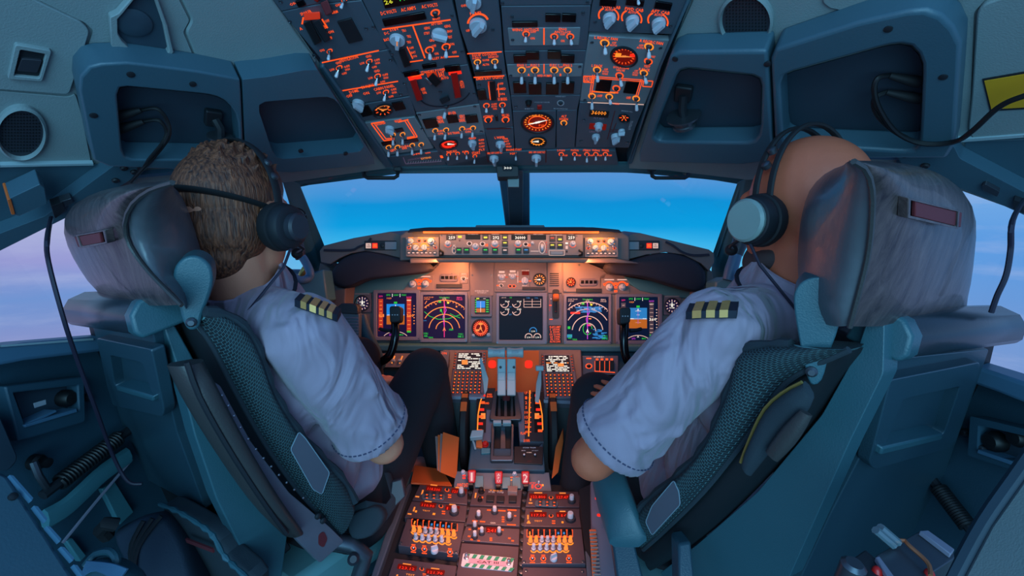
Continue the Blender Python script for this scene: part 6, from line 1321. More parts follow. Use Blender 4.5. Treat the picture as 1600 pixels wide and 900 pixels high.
A = px(SRS, [(1256, 596), (1226, 612), (1196, 640), (1172, 690), (1160, 722)], 10, .075); B_ = px(SRS, [(1270, 622), (1254, 650), (1226, 676), (1190, 720), (1172, 744)], 10, .075)
gridpad(A, B_, SRS.n*.012, -SRS.n*.012, 'webbing', 'strap', r2, 8); MB().tube([p+SRS.n*.004 for p in A], .0022, 6).build('edge_stitching', 'brass', r2)
gridpad(px(SRS, [(1250, 640), (1222, 668), (1196, 704)], 6, .09), px(SRS, [(1268, 650), (1244, 690), (1214, 722)], 6, .09), SRS.n*.006, -SRS.n*.008, 'webbing', 'arm_pad', r2, 6)
# right seat : inboard armrest on its post
ax_ = Fr(P(968, 790, .88), -FWD*.75+UPV*.65)
pa = MB(); A = [P(*q) for q in ((926, 752, .98), (934, 780, .95), (944, 812, .92), (952, 842, .90))]; B_ = [P(*q) for q in ((974, 734, .96), (986, 766, .93), (1000, 804, .90), (1010, 838, .88))]
gridpad(A, B_, UPV*.018-FWD*.012, -UPV*.035, 'armrest', 'seat_frame', seatR, 10)
MB().prism([P(956, 844, .905), P(990, 842, .895), P(1012, 930, .84), P(968, 930, .85)], FWD*.03).build('armrest_post', 'seat_shell', seatR, bevel=.004)
MB().prism([P(1060, 850, .80), P(1080, 846, .80), P(1088, 930, .76), P(1062, 930, .76)], FWD*.04).build('support_bracket', 'seat_shell', seatR, bevel=.004)
# console edge beside the right armrest
r = thing('side_console', 'narrow dark console with a ribbed brown strip beside the right armrest', 'console', P(930, 900, .98))
MB().prism([P(922, 752, 1.12), P(944, 745, 1.10), P(968, 930, .93), P(926, 930, .97)], -UPV*.10).build('body', 'panel_purple', r, bevel=.003)
MB().prism([P(905, 765, 1.16), P(924, 756, 1.14), P(930, 930, .985), P(920, 930, .99)], -UPV*.06).build('trough', 'black', r)
sp = MB(); sp.prism([P(921, 830, 1.045), P(931, 830, 1.04), P(938, 910, .98), P(926, 910, .985)], UPV*.004); sp.build('strip', 'orange_card', r)
for i in range(12): MB().tube([P(921+i*.5, 836+i*6, 1.03-i*.0045)+UPV*.006, P(932+i*.6, 836+i*6, 1.03-i*.0045)+UPV*.006], .002, 6).build('rib', 'panel_brown', r)
for y in (768, 780, 806): MB().lathe(P(931+(y-768)*.12, y, 1.075-(y-768)*.0014), UPV, [(.004, 0), (.004, .003), (.001, .004)], 10).build('lamp', 'lit_red', r)

# ------------------------------------------------------------------ the two pilots
def remesh(mb, name, matn, parent=None, voxel=.005, smooth=6, base=None, fac=.5):
    o = mb.build('tmp_'+name, matn, None, base=(0, 0, 0), smooth=False)
    md = o.modifiers.new('r', 'REMESH'); md.mode = 'VOXEL'; md.voxel_size = voxel
    m2 = o.modifiers.new('s', 'SMOOTH'); m2.iterations = smooth; m2.factor = fac
    dg = bpy.context.evaluated_depsgraph_get(); me = bpy.data.meshes.new_from_object(o.evaluated_get(dg)); bpy.data.objects.remove(o)
    me.name = name; o0 = ORG[parent.name] if parent is not None else Vector(base)
    me.transform(Matrix.Translation(-o0)); me.materials.clear(); me.materials.append(MAT[matn])
    me.polygons.foreach_set('use_smooth', [True]*len(me.polygons))
    q = bpy.data.objects.new(name, me); COL.objects.link(q); ORG[q.name] = o0
    if parent is None: q.location = o0
    else: q.parent = parent
    return q
from mathutils.bvhtree import BVHTree
def bvh(*obs):
    V = []; Fc = []
    for o in obs:
        k = len(V); V += [v.co+ORG[o.name] for v in o.data.vertices]; Fc += [[i+k for i in p.vertices] for p in o.data.polygons]
    return BVHTree.FromPolygons(V, Fc)
def hit(t, x, y, lift=0.0):
    p, n, i, d = t.ray_cast(CAM, ray(x, y).normalized())
    if p is None: return None, None
    if n.dot(p-CAM) > 0: n = -n
    return p+n*lift, n
Z = Vector((0, 0, 1))

def finger_chain(mb, p, d, curl, lens, r):
    """three bent joints; curl = axis-direction the finger bends towards"""
    for k, l in enumerate(lens):
        q = p+d*l; mb.cap(p, r*(1-.1*k), q, r*(.92-.1*k), 8); p = q; d = (d+curl*.55).normalized()

def person(label, H, hd, th, N, sh, el, wr, knees, skin, hair, fdir_hand, col):
    """one continuous body, clothed; hd = head facing angle, th = body facing angle (clockwise from ahead)"""
    f = Vector((sin(th), cos(th), 0)); r = Vector((cos(th), -sin(th), 0)); fh = Vector((sin(hd), cos(hd), -.08)).normalized(); rh = Vector((cos(hd), -sin(hd), 0)); uh = rh.cross(fh)
    pel = N-Z*.56+f*.20-r*(.06 if th > 0 else -.03); hips = [pel+r*.09*s for s in (1, -1)]
    m = MB(); E = lambda c, a, b, d, **k: m.ell(c, a, b, d, **k)
    # head
    E(H+uh*.028-fh*.012, rh*.077, fh*.097, uh*.092, seg=24, rg=16); E(H+fh*.030-uh*.040, rh*.064, fh*.060, uh*.082, seg=20, rg=12); E(H+fh*.052-uh*.092, rh*.042, fh*.036, uh*.030); E(H+fh*.02-uh*.07, rh*.058, fh*.05, uh*.045)
    m.cap(H+fh*.086+uh*.012, .010, H+fh*.104-uh*.022, .014, 10); E(H+fh*.094-uh*.026, rh*.018, fh*.014, uh*.010)          # nose
    m.cap(H+fh*.072+uh*.030+rh*.036, .013, H+fh*.078+uh*.030-rh*.036, .013, 10)                                        # brow
    E(H+fh*.086-uh*.058, rh*.024, fh*.010, uh*.006); E(H+fh*.084-uh*.068, rh*.021, fh*.010, uh*.007)                      # lips
    for s in (1, -1):
        E(H+fh*.074+uh*.008+rh*.032*s, rh*.014, fh*.012, uh*.011); E(H+fh*.058-uh*.018+rh*.044*s, rh*.022, fh*.026, uh*.022)   # eyes, cheeks
        E(H-fh*.004-uh*.012+rh*.079*s, rh*.010+fh*.006*-1, fh*.020, uh*.034)                                           # ears
    E(H-fh*.045-uh*.035, rh*.060, fh*.050, uh*.055)
    m.cap(H-fh*.022-uh*.06, .060, N-f*.005-Z*.01, .064, 18); m.cap(N-Z*.02, .06, N-Z*.10, .10, 16)
    # trunk
    E(N-Z*.16+f*.02, r*.165, f*.10, Z*.14, seg=20, rg=12); E(N-Z*.34+f*.095, r*.145, f*.10, Z*.18, seg=20, rg=12); E(pel+Z*.03, r*.155, f*.115, Z*.12, seg=20, rg=12)
    for s in (0, 1):
        m.cap(N-Z*.05+(r if s == 0 else -r)*.06, .055, sh[s], .052, 12); m.cap(sh[s], .048, el[s], .040, 14); m.cap(el[s], .041, el[s].lerp(wr[s], .35), .042, 14); m.cap(el[s].lerp(wr[s], .35), .042, wr[s], .026, 14)
        # hand
        d, side, down = fdir_hand[s]; pc = wr[s]+d*.045
        E(pc, d*.050, side*.040, down*.017, seg=14, rg=8)
        for k in range(4):
            b = pc+d*.030+side*(.030-.020*k); l = (.026, .030, .028, .022)[k]; finger_chain(m, b, (d+side*(.12-.08*k)).normalized(), down, (l, l*.75, l*.6), .0092)
        finger_chain(m, pc-d*.018+side*.032, (d*.6+side*.75).normalized(), down*.6-side*.5, (.040, .030, .024), .0095)
        k = knees[s]; m.cap(hips[s], .075, k, .052, 14); a = k-Z*.42+f*.10; m.cap(k, .050, a, .036, 12); m.cap(a-Z*.03, .036, a-Z*.055+f*.15, .030, 10)
    body = remesh(m, 'person', skin, None, .0048, 5, base=pel-Z*.10); tag(body, label, 'person')
    # trousers
    m = MB(); m.ell(pel+Z*.0, r*.175, f*.135, Z*.13, seg=20, rg=12)
    for s in (0, 1):
        k = knees[s]; a = k-Z*.40+f*.09; m.cap(hips[s], .093, k, .068, 16); m.cap(k, .066, a, .052, 14)
        for q in range(3): p = hips[s].lerp(k, .62+q*.12); m.cap(p+r*.05+Z*.03, .016, p-r*.04+Z*.045, .012, 8)
    remesh(m, 'trousers', 'trousers', body, .008, 5)
    # shirt
    m = MB(); m.ell(N-Z*.17+f*.022, r*.170, f*.112, Z*.15, seg=24, rg=14); m.ell(N-Z*.34+f*.092, r*.148, f*.115, Z*.19, seg=24, rg=14); m.ell(pel+Z*.09, r*.160, f*.115, Z*.12, seg=20, rg=12); m.cap(N-Z*.02, .072, N-Z*.12, .115, 18)
    for s in (0, 1):
        q = r if s == 0 else -r
        m.cap(N-Z*.050+q*.055, .066, sh[s], .065, 16)
        d = (el[s]-sh[s]); L_ = d.length; d.normalize()
        pr = [(.02, -.06), (.05, -.052), (.068, -.02), (.071, .06), (.069, L_*.5), (.071, L_*.70), (.0725, L_*.755), (.0765, L_*.765), (.0765, L_*.84), (.072, L_*.845), (.02, L_*.80)]
        m.lathe(sh[s], d, pr, 24)
        side = d.cross(f).normalized(); rs = random.Random(col+s)
        for k in range(14):                                           # drapery folds on the sleeve
            a = rs.random()*2*pi; b = a+(.5+rs.random())*(1 if k % 2 else -1); u1 = side; v1 = d.cross(side); t0 = L_*(.10+.55*rs.random()); t1 = min(L_*.80, t0+L_*(.22+.25*rs.random()))
            m.cap(sh[s]+d*t0+(u1*cos(a)+v1*sin(a))*.063, .010, sh[s]+d*t1+(u1*cos(b)+v1*sin(b))*.064, .015, 8)
        for k in range(8):                                            # folds fanning from the armpit over the back
            p0 = sh[s]-Z*(.06+.02*k)-q*.045-f*(.04-.006*k); p1 = N-Z*(.14+.045*k)+q*(.06-.015*(k % 3))-f*(.086-.022*k); m.cap(p0, .012, p1, .006, 8)
    shirt = remesh(m, 'shirt', 'shirt', body, .0055, 4)
    for s in (0, 1):                                                   # sewn shoulder seam and hem stitching of each sleeve
        d = (el[s]-sh[s]); L_ = d.length; d.normalize(); u1 = d.orthogonal().normalized(); v1 = d.cross(u1); c = sh[s]+d*(L_*.768); m = MB()
        for k in range(48):
            a = 2*pi*k/48; w_ = u1*cos(a)*.0768+v1*sin(a)*.0768; e_ = (v1*cos(a)-u1*sin(a))*.003
            m.box(c+w_, e_.normalized(), d, w_.normalized(), .006, .0018, .0016)
        m.build('hem_stitching', 'stitch', shirt, smooth=False)
    # collar
    m = MB(); rings = []
    ax = (H-fh*.02-uh*.06-N).normalized(); e1 = (r-ax*ax.dot(r)).normalized(); e2 = ax.cross(e1)
    def rg(h, ra): return [N+ax*(h+.006*sin(2*pi*k/28))+e1*(cos(2*pi*k/28)*ra)+e2*(sin(2*pi*k/28)*ra*1.05) for k in range(28)]
    m.loft([rg(-.055, .100), rg(-.012, .086), rg(.026, .077), rg(.038, .074), rg(.040, .070), rg(.02, .069), rg(-.05, .07)]); m.build('collar', 'shirt', body)
    m = MB(); R_ = [p+ax*0 for p in rg(-.010, .088)]; m.tube(R_+[R_[0], R_[1]], [(.0018, .005)]*30, 6, flat=ax); m.build('neck_cord', 'navy', body)
    return body, shirt, f, r, fh, rh, uh

# left pilot
th1 = radians(30); HL = P(370, 342, .845); NL = P(380, 452, .885)
r1 = Vector((cos(th1), -sin(th1), 0)); f1 = Vector((sin(th1), cos(th1), 0))
shL = [NL+r1*.185-Z*.060, NL-r1*.185-Z*.060]; elL = [P(600, 694, .97), shL[1]-Z*.27+f1*.12-r1*.04]; wrL = [P(562, 640, 1.15), elL[1]+f1*.22+r1*.10]
dh = (Vector((.05, 1, -.05))).normalized()
capt, shirtL, *_ = person('person with brown hair in a pale short-sleeved shirt sitting in the left seat', HL, radians(10), th1, NL, shL, elL, wrL,
    [P(664, 580, 1.34), P(560, 560, 1.45)], 'skin', 'hair', [(dh, -r1, -Z), ((f1+r1*.3).normalized(), r1, -Z)], 3)
# right pilot
th2 = radians(-30); HR = P(1252, 331, .785); NR = P(1240, 450, .81)
r2 = Vector((cos(th2), -sin(th2), 0)); f2 = Vector((sin(th2), cos(th2), 0))
shR = [NR+r2*.185-Z*.055, NR-r2*.185-Z*.055]; elR = [shR[0]-Z*.27+f2*.12+r2*.04, P(926, 716, .86)]; wrR = [elR[0]+f2*.22-r2*.10, P(1016, 650, 1.05)]
dw = (P(952, 618, 1.09)-P(1016, 650, 1.05)).normalized(); dn = (-UPV*.35-FWD*-.25).normalized(); sdv = dw.cross(dn).normalized()
if sdv.dot(UPV) < 0: sdv = -sdv
fo, shirtR, *_ = person('person with a shaved head and dark beard in a pale shirt in the right seat', HR, radians(-22), th2, NR, shR, elR, wrR,
    [P(1030, 590, 1.45), P(932, 622, 1.20)], 'skin_dark', 'beard', [((f2-r2*.3).normalized(), -r2, -Z), (dw, sdv, (-sdv*.2-FWD*-.5+dw*.1).normalized())], 11)

def frame_of(H, hd):
    fh = Vector((sin(hd), cos(hd), -.08)).normalized(); rh = Vector((cos(hd), -sin(hd), 0)); return fh, rh, rh.cross(fh)
# hair of the left pilot : brushed cap over crown and back, longer on top
fh, rh, uh = frame_of(HL, radians(10))
m = MB(); m.ell(HL+uh*.034-fh*.018, rh*.0775, fh*.092, uh*.088, seg=28, rg=18); m.ell(HL+uh*.058-fh*.0, rh*.072, fh*.086, uh*.066, seg=24, rg=14); m.ell(HL-fh*.034-uh*.014, rh*.0790, fh*.072, uh*.080, seg=24, rg=14); m.ell(HL-fh*.048-uh*.060, rh*.058, fh*.046, uh*.05, seg=20, rg=12)
rs = random.Random(5)
for k in range(120):
    a = rs.random()*2*pi; e = .15+rs.random()*1.3; d = (rh*cos(a)*cos(e)+fh*sin(a)*cos(e)+uh*sin(e)); p = HL+uh*.05-fh*.012+Vector((0, 0, 0)); q = p+rh*d.dot(rh)*.068+fh*d.dot(fh)*.082+uh*d.dot(uh)*.072
    m.cap(q, .006, q+(d*.35+fh*.5+uh*.35+rh*(rs.random()-.5)*.5).normalized()*.018, .003, 6)
remesh(m, 'hair', 'hair', capt, .0032, 2)
# beard and stubble of the right pilot
fh2, rh2, uh2 = frame_of(HR, radians(-22))
m = MB(); m.ell(HR+fh2*.046-uh2*.085, rh2*.060, fh2*.052, uh2*.046, seg=20, rg=12); m.ell(HR+fh2*.022-uh2*.078, rh2*.068, fh2*.050, uh2*.036, seg=20, rg=12)
remesh(m, 'beard', 'beard', fo, .0035, 3)

# epaulettes, sewn to the shirts
def epaulette(body, shirt, pa, pb, w, bars, lb):
    t = bvh(shirt); n_ = 13; rows = []
    for i in range(n_):
        k = i/(n_-1); c = (pa[0]+(pb[0]-pa[0])*k, pa[1]+(pb[1]-pa[1])*k); h0, n0 = hit(t, c[0], c[1]+w*.5, .005)
        if h0 is None: continue
        rows.append((h0, n0))
    sd = (rows[-1][0]-rows[0][0]).normalized(); pts = [p for p, n in rows]; nn = sum((n for p, n in rows), Vector()).normalized(); nn = (nn*.25+Z*.9).normalized()
    ac = sd.cross(nn).normalized()
    a = [p+ac*.018+nn*.006 for p in pts]; b = [p-ac*.018+nn*.006 for p in pts]
    m = MB(); m.loft([[x, y, y-nn*.012, x-nn*.012] for x, y in zip(a, b)]); e = m.build('epaulette', 'navy', body)
    for q in range(bars):
        k0 = .16+q*(.80/bars); m = MB()
        def at_(k): x = k*(len(a)-1); i = min(int(x), len(a)-2); return a[i].lerp(a[i+1], x-i), b[i].lerp(b[i+1], x-i)
        L0, R0 = at_(k0); L1, R1 = at_(k0+.52/bars)
        m.loft([[L0+ac*.001+nn*.0016, R0-ac*.001+nn*.0016, R0-ac*.001-nn*.010, L0+ac*.001-nn*.010], [L1+ac*.001+nn*.0016, R1-ac*.001+nn*.0016, R1-ac*.001-nn*.010, L1+ac*.001-nn*.010]]); m.build('gold_bar', 'gold', e)
epaulette(capt, shirtL, (466, 470), (526, 492), 4, 4, '')
epaulette(fo, shirtR, (1150, 484), (1078, 486), 4, 3, '')

# headsets
def headset(label, H, fh, rh, uh, s, cup, accent, style, body):
    c = H+rh*(.088*s)-fh*.006-uh*.014; ax = (rh*s-fh*.10).normalized(); t = thing('headset', label, 'headset', c-uh*.04)
    MB().lathe(c, ax, [(.012, -.004), (.040, -.004), (.043, .004), (.042, .014), (.034, .018), (.01, .018)], 28).build('ear_cushion', 'rubber', t)
    o = MB().lathe(c, ax, [(.030, .014), (.039, .016), (.040, .024), (.036, .034), (.028, .038), (.01, .038)], 28).build('ear_cup', 'dark', t)
    MB().lathe(c, ax, [(.020, .036), (.024, .037), (.024, .048), (.020, .052), (.004, .053)] if style == 0 else [(.026, .036), (.033, .037), (.034, .042), (.030, .046), (.004, .047)], 24).build('cup_cover', accent, o)
    c2 = H-rh*(.088*s)-fh*.006-uh*.014; MB().lathe(c2, -ax, [(.012, -.004), (.043, .0), (.042, .014), (.036, .03), (.01, .034)], 24).build('ear_cup', 'dark', t)
    R3 = lambda a, rx, rz, fo_: H-fh*.006+fh*fo_+rh*(s*rx*cos(a))+uh*(rz*sin(a)+.01)
    k = 24
    for j, off in enumerate((0,) if style == 0 else (.012, -.016)):
        MB().tube([R3(pi*i/k, .094, .128, off) for i in range(k+1)], [(.0035, .010 if style == 0 else .006)]*(k+1), 8, flat=uh).build('headband', 'rubber', t)
    if style == 0:   # strap round the back of the head
        MB().tube([H+rh*(.080*cos(a))+fh*(-.012-.108*sin(a))+uh*(.018+.022*sin(a)) for a in [pi*i/20 for i in range(21)]], [(.003, .009)]*21, 8, flat=fh).build('neck_strap', 'rubber', t)
    for q in (.5, .72): MB().lathe(R3(q, .094, .128, 0), (R3(q, .094, .128, 0)-H), [(.007, -.002), (.007, .006), (.004, .008)], 10).build('adjuster', 'metal_dark', t)
    p0 = c+ax*.03-uh*.02; p1 = H+fh*.112-uh*.062+rh*s*.034
    MB().tube([p0, p0.lerp(p1, .4)+rh*s*.022-uh*.006, p1.lerp(p0, .2)+rh*s*.014, p1], .003, 6).build('microphone_boom', 'dark', t)
    MB().ell(p1+fh*.004, fh*.012, rh*.011, uh*.011).build('microphone', 'rubber', t)
    MB().tube([c+ax*.03-uh*.036, c+ax*.03-uh*.07-fh*.02, H+rh*s*.07-uh*.16-fh*.06], .0025, 6).build('cord', 'cable', t)
fh, rh, uh = frame_of(HL, radians(10))
headset('black headset with a strap round the back of the head, worn by the left pilot', HL, fh, rh, uh, 1, 'dark', 'knob_dark', 0, capt)
headset('black headset with a pale grey-green ear cup cover, worn by the right pilot', HR, fh2, rh2, uh2, -1, 'dark', 'cup_grey', 1, fo)
# eyeglasses of the left pilot
t = thing('eyeglasses', 'thin dark-rimmed eyeglasses on the left pilot', 'glasses', HL+fh*.11)
for s in (1, -1):
    c = HL+fh*.112+uh*.010+rh*s*.034; MB().tube([c+rh*cos(2*pi*i/20)*.026+uh*sin(2*pi*i/20)*.019 for i in range(21)], .0016, 6).build('rim', 'black', t)
    MB().tube([c+rh*s*.026+uh*.006, HL+rh*s*.078+fh*.08+uh*.012, HL+rh*s*.086-fh*.01+uh*.006], .0014, 6).build('temple', 'black', t)
MB().tube([HL+fh*.112+uh*.014+rh*.008, HL+fh*.116+uh*.016, HL+fh*.112+uh*.014-rh*.008], .0014, 6).build('bridge', 'black', t)

# ------------------------------------------------------------------ yokes, side equipment, cables, things on the floor
def yoke(label, pts, top, r0=.013):
    t = thing('control_yoke', label, 'yoke', P(*pts[-1]), 'control yokes')
    MB().tube([P(*p) for p in crom(pts, 4, False)], [(r0, r0*.8)]*len(crom(pts, 4, False)), 10, flat=RGT).build('horn', 'gloss_black', t)
    fr = Fr(P(*top[2]), -FWD+UPV*.15); pillow_ = MB(); slab(pillow_, fr, rnd([(top[0]-9, top[1]-13), (top[0]+9, top[1]-13), (top[0]+8, top[1]+12), (top[0]-8, top[1]+14)], 5), -.035, .012); h = pillow_.build('switch_head', 'dark', t, bevel=.004, seg=3)
    m = MB()
    for i in range(3): m.use('white_print').poly(fr.rect(top[0]-4+i*4, top[1]+1, 2, 1.6, .0126))
    m.build('switch_marking', None, h); return t
yoke('black control yoke horn in front of the left outer flight display', [(616, 492, 1.50), (618, 520, 1.47), (612, 548, 1.46), (604, 560, 1.46), (590, 567, 1.48), (570, 568, 1.52), (548, 566, 1.58)], (617, 491, (617, 491, 1.47)))
t2 = yoke('black control yoke horn in front of the right outer flight display', [(977, 494, 1.50), (975, 520, 1.47), (976, 548, 1.46), (982, 566, 1.46), (996, 574, 1.48), (1016, 575, 1.52), (1040, 572, 1.58)], (977, 493, (977, 493, 1.47)))
for sgn, x in ((1, 609), (-1, 986)): 
    MB().tube([P(x+sgn*2, 517, 1.47), P(x-sgn*8, 516, 1.48), P(x-sgn*15, 514, 1.5)], .006, 8).build('trigger', 'dark', t2 if sgn < 0 else bpy.data.objects['control_yoke'])
r = thing('chart_clip', 'grey ribbed chart holder with a dark clip beside the left control yoke', 'chart holder', P(545, 560, 1.45))
MB().prism([P(528, 488, 1.44), P(561, 490, 1.46), P(562, 572, 1.46), P(528, 572, 1.44)], FWD*.03).build('pad', 'panel', r, bevel=.003)
MB().prism([P(527, 479, 1.44), P(533, 474, 1.45), P(556, 475, 1.46), (P(560, 481, 1.46)), P(559, 491, 1.45), P(527, 490, 1.44)], FWD*.035).build('clip', 'dark', r, bevel=.003)
for i in range(16): MB().tube([P(529, 496+i*4.6, 1.438), P(560, 497+i*4.6, 1.458)], .0016, 6).build('rib', 'bezel', r)
MB().tube([P(566, 492, 1.5), P(572, 520, 1.5), P(584, 548, 1.52), P(590, 572, 1.55)], [.012, .018, .024, .028], 10).build('column', 'teal_dark', r)

# curved pipe handle and brass fitting at the window corners
r = thing('curved_grip', 'pale curved handle at the front corner of the left side window', 'handle', P(470, 440, 1.55))
MB().tube([P(*p) for p in crom([(466, 398, 1.5), (474, 404, 1.5), (484, 424, 1.5), (482, 434, 1.5), (470, 438, 1.48), (456, 432, 1.47), (450, 436, 1.47)], 4, False)], .013, 10).build('grip', 'sill', r)
MB().tube([P(456, 345, 1.5), P(466, 392, 1.5), P(470, 404, 1.5)], [.018, .022, .016], 10).build('padding', 'knob_dark', r)
MB().lathe(P(474, 424, 1.52), UPV+RGT*.6, [(.008, -.02), (.010, -.01), (.010, .012), (.006, .02)], 12).build('collar', 'brass', r)
MB().prism([P(440, 448, 1.5), P(505, 420, 1.55), P(512, 470, 1.55), P(440, 480, 1.5)], FWD*.08).build('corner_block', 'teal', r, bevel=.006)
r = thing('padded_strut', 'grey padded strut with a brass fitting at the front corner of the right side window', 'handle', P(1150, 440, 1.5))
MB().tube([P(1164, 340, 1.5), P(1156, 380, 1.5), P(1150, 398, 1.5)], [.02, .024, .02], 10).build('padding', 'knob_dark', r)
MB().tube([P(1150, 398, 1.48), P(1143, 420, 1.48), P(1138, 438, 1.48)], [.018, .02, .018], 10).build('sleeve', 'sill', r)
MB().lathe(P(1150, 427, 1.44), RGT+UPV*-.6, [(.004, 0), (.009, .002), (.009, .012), (.011, .013), (.011, .022), (.003, .023)], 14).build('fitting', 'brass', r)
MB().prism([P(1118, 440, 1.52), P(1136, 432, 1.5), P(1176, 438, 1.46), P(1184, 470, 1.46), P(1116, 476, 1.52)], FWD*.08).build('corner_block', 'teal', r, bevel=.006)

# side wall fittings
def wallbox(label, fr, out, inn, bits, cat='wall pocket'):
    t = thing('wall_pocket', label, cat, fr.at(*out[0], .02))
    ringslab(MB(), fr, rnd(out, 4), rnd(inn, 3), .001, .03).build('surround', 'teal_dark', t, bevel=.003)
    slab(MB(), fr, inn, .002, .006).build('back_plate', 'recess', t)
    for nm, kind, a, mt in bits:
        m = MB()
        if kind == 'slab': slab(m, fr, a[0], .004, a[1])
        elif kind == 'knob': m.lathe(fr.at(a[0], a[1], .006), fr.n, [(a[2], -.002), (a[2], .012), (a[2]*.7, .02), (.001, .021)], 14)
        m.build(nm, mt, t, bevel=.001 if kind == 'slab' else 0)
    return t
wallbox('recessed pocket with a dark knob and a pale slanted ledge on the left side wall', LS, [(8, 604), (132, 588), (134, 660), (30, 690)], [(22, 614), (122, 602), (124, 640), (40, 664)],
    [('knob', 'knob', (98, 622, .016), 'black'), ('ledge', 'slab', ([(38, 664), (120, 638), (121, 644), (40, 668)], .034), 'sill'), ('ledge', 'slab', ([(40, 662), (88, 640), (89, 644), (44, 665)], .03), 'sill'), ('caption', 'slab', ([(52, 630), (72, 624), (73, 632), (54, 638)], .0065), 'white_print')])
wallbox('recessed pocket with two dark knobs on the right side wall', RS, [(1516, 650), (1640, 680), (1640, 752), (1512, 712)], [(1528, 664), (1640, 690), (1640, 734), (1526, 704)],
    [('knob', 'knob', (1562, 690, .018), 'black'), ('knob', 'knob', (1600, 684, .016), 'black'), ('switch', 'knob', (1547, 700, .007), 'metal_dark'), ('ledge', 'slab', ([(1528, 702), (1584, 722), (1584, 728), (1526, 708)], .034), 'sill')])
def coil(label, p0, p1, r_, n, fr):
    t = thing('coiled_cord', label, 'cord', p0); a = Vector(p0); b = Vector(p1); ax = (b-a).normalized(); u = ax.orthogonal().normalized(); v = ax.cross(u)
    MB().tube([a.lerp(b, i/(n*10))+(u*cos(2*pi*i/10)+v*sin(2*pi*i/10))*r_ for i in range(n*10+1)], .0035, 6).build('coil', 'black', t)
    MB().tube([a-ax*.03, a+ax*.005], .009, 8).build('end_plug', 'dark', t); MB().tube([b-ax*.005, b+ax*.03], .009, 8).build('end_plug', 'dark', t)
coil('black coiled cord clipped along the left side wall', LS.at(92, 755, .03), LS.at(186, 684, .03), .013, 20, LS)
coil('black coiled cord clipped along the right side wall', RS.at(1466, 762, .03), RS.at(1512, 822, .03), .012, 16, RS)
tag(MB().tube(px(LS, [(70, 812), (100, 795), (126, 772), (160, 740), (200, 712)], 12, .02), [(.010, .02)]*12, 8, flat=LS.n).build('wall_ledge', 'teal', bevel=0), 'pale curved ledge low on the left side wall', 'ledge')
tag(MB().tube(px(LS, [(98, 848), (150, 784), (206, 718)], 10, .022), .003, 6).build('wall_cable', 'bezel'), 'thin pale line running diagonally low on the left side wall', 'cable')
for lb, pp in (('pale rectangular bracket plate low on the left side wall', [(160, 764), (180, 752), (210, 800), (188, 820)]), ('small pale bracket plate near the bottom left corner of the side wall', [(104, 846), (114, 840), (136, 868), (126, 878)])):
    tag(slab(MB(), LS, pp, .0, .012).build('bracket_plate', 'teal', bevel=.002), lb, 'bracket')
r = thing('oxygen_hose', 'dark hose connector sticking out of the left side wall below the pocket', 'hose', LS.at(52, 722, .02))
MB().lathe(LS.at(52, 722, .002), LS.n, [(.014, 0), (.014, .012), (.009, .016), (.009, .03), (.001, .031)], 14).build('socket', 'black', r)
MB().tube([LS.at(52, 722, .028), LS.at(60, 742, .035), LS.at(72, 760, .03), LS.at(86, 763, .02)], .006, 8).build('hose', 'metal_dark', r)
for x, y, fr, lb in ((134, 621, LS, 'small domed stud beside the left wall pocket'), (1512, 676, RS, 'small domed stud beside the right wall pocket')):
    tag(MB().lathe(fr.at(x, y, .0), fr.n, [(.008, 0), (.008, .006), (.005, .012), (.001, .013)], 12).build('stud', 'metal_dark'), lb, 'stud')
tag(slab(MB(), LS, rnd([(-40, 640), (0, 648), (18, 690), (28, 712), (26, 722), (14, 735), (-60, 740)], 5), .0, .05).build('map_case', 'recess', bevel=.006), 'dark flat case against the left side wall at the picture edge', 'case')

# near-side padded panels at both bottom corners
LN = plane3(P(0, 735, .62), P(125, 895, .62), P(0, 900, .56)); RN = plane3(P(1600, 700, .60), P(1500, 895, .60), P(1600, 900, .54))
r = thing('side_partition', 'deep blue panel with a pale laced edge at the bottom left corner', 'panel', LN.at(60, 860))
slab(MB(), LN, [(-80, 640), (0, 735), (14, 742), (120, 905), (130, 960), (-80, 960)], -.03, 0).build('face', 'molding', r, bevel=.006)
for a, b in (((16, 742), (50, 782)), ((54, 790), (72, 814)), ((74, 822), (94, 846)), ((96, 854), (114, 876)), ((116, 882), (130, 902))):
    pts_ = [(a[0]-1, a[1]), (a[0]+5, a[1]+1), (b[0]+2, b[1]-4), (b[0], b[1])]
    slab(MB(), LN, pts_, -.004, .004).build('lacing', 'sill', r)
MB().lathe(LN.at(19, 777), LN.n, [(.005, 0), (.005, .004), (.002, .005)], 10).build('stud', 'dark', r)
r = thing('side_partition', 'grey-blue panel with a rounded edge at the bottom right corner', 'panel', RN.at(1560, 860))
slab(MB(), RN, [(1690, 640), (1600, 742), (1545, 820), (1500, 905), (1490, 960), (1690, 960)], -.03, 0).build('face', 'liner', r, bevel=.006)
MB().tube(px(RN, [(1650, 660), (1596, 738), (1540, 818), (1490, 910)], 12, -.005), .011, 8).build('edge_roll', 'recess', r)

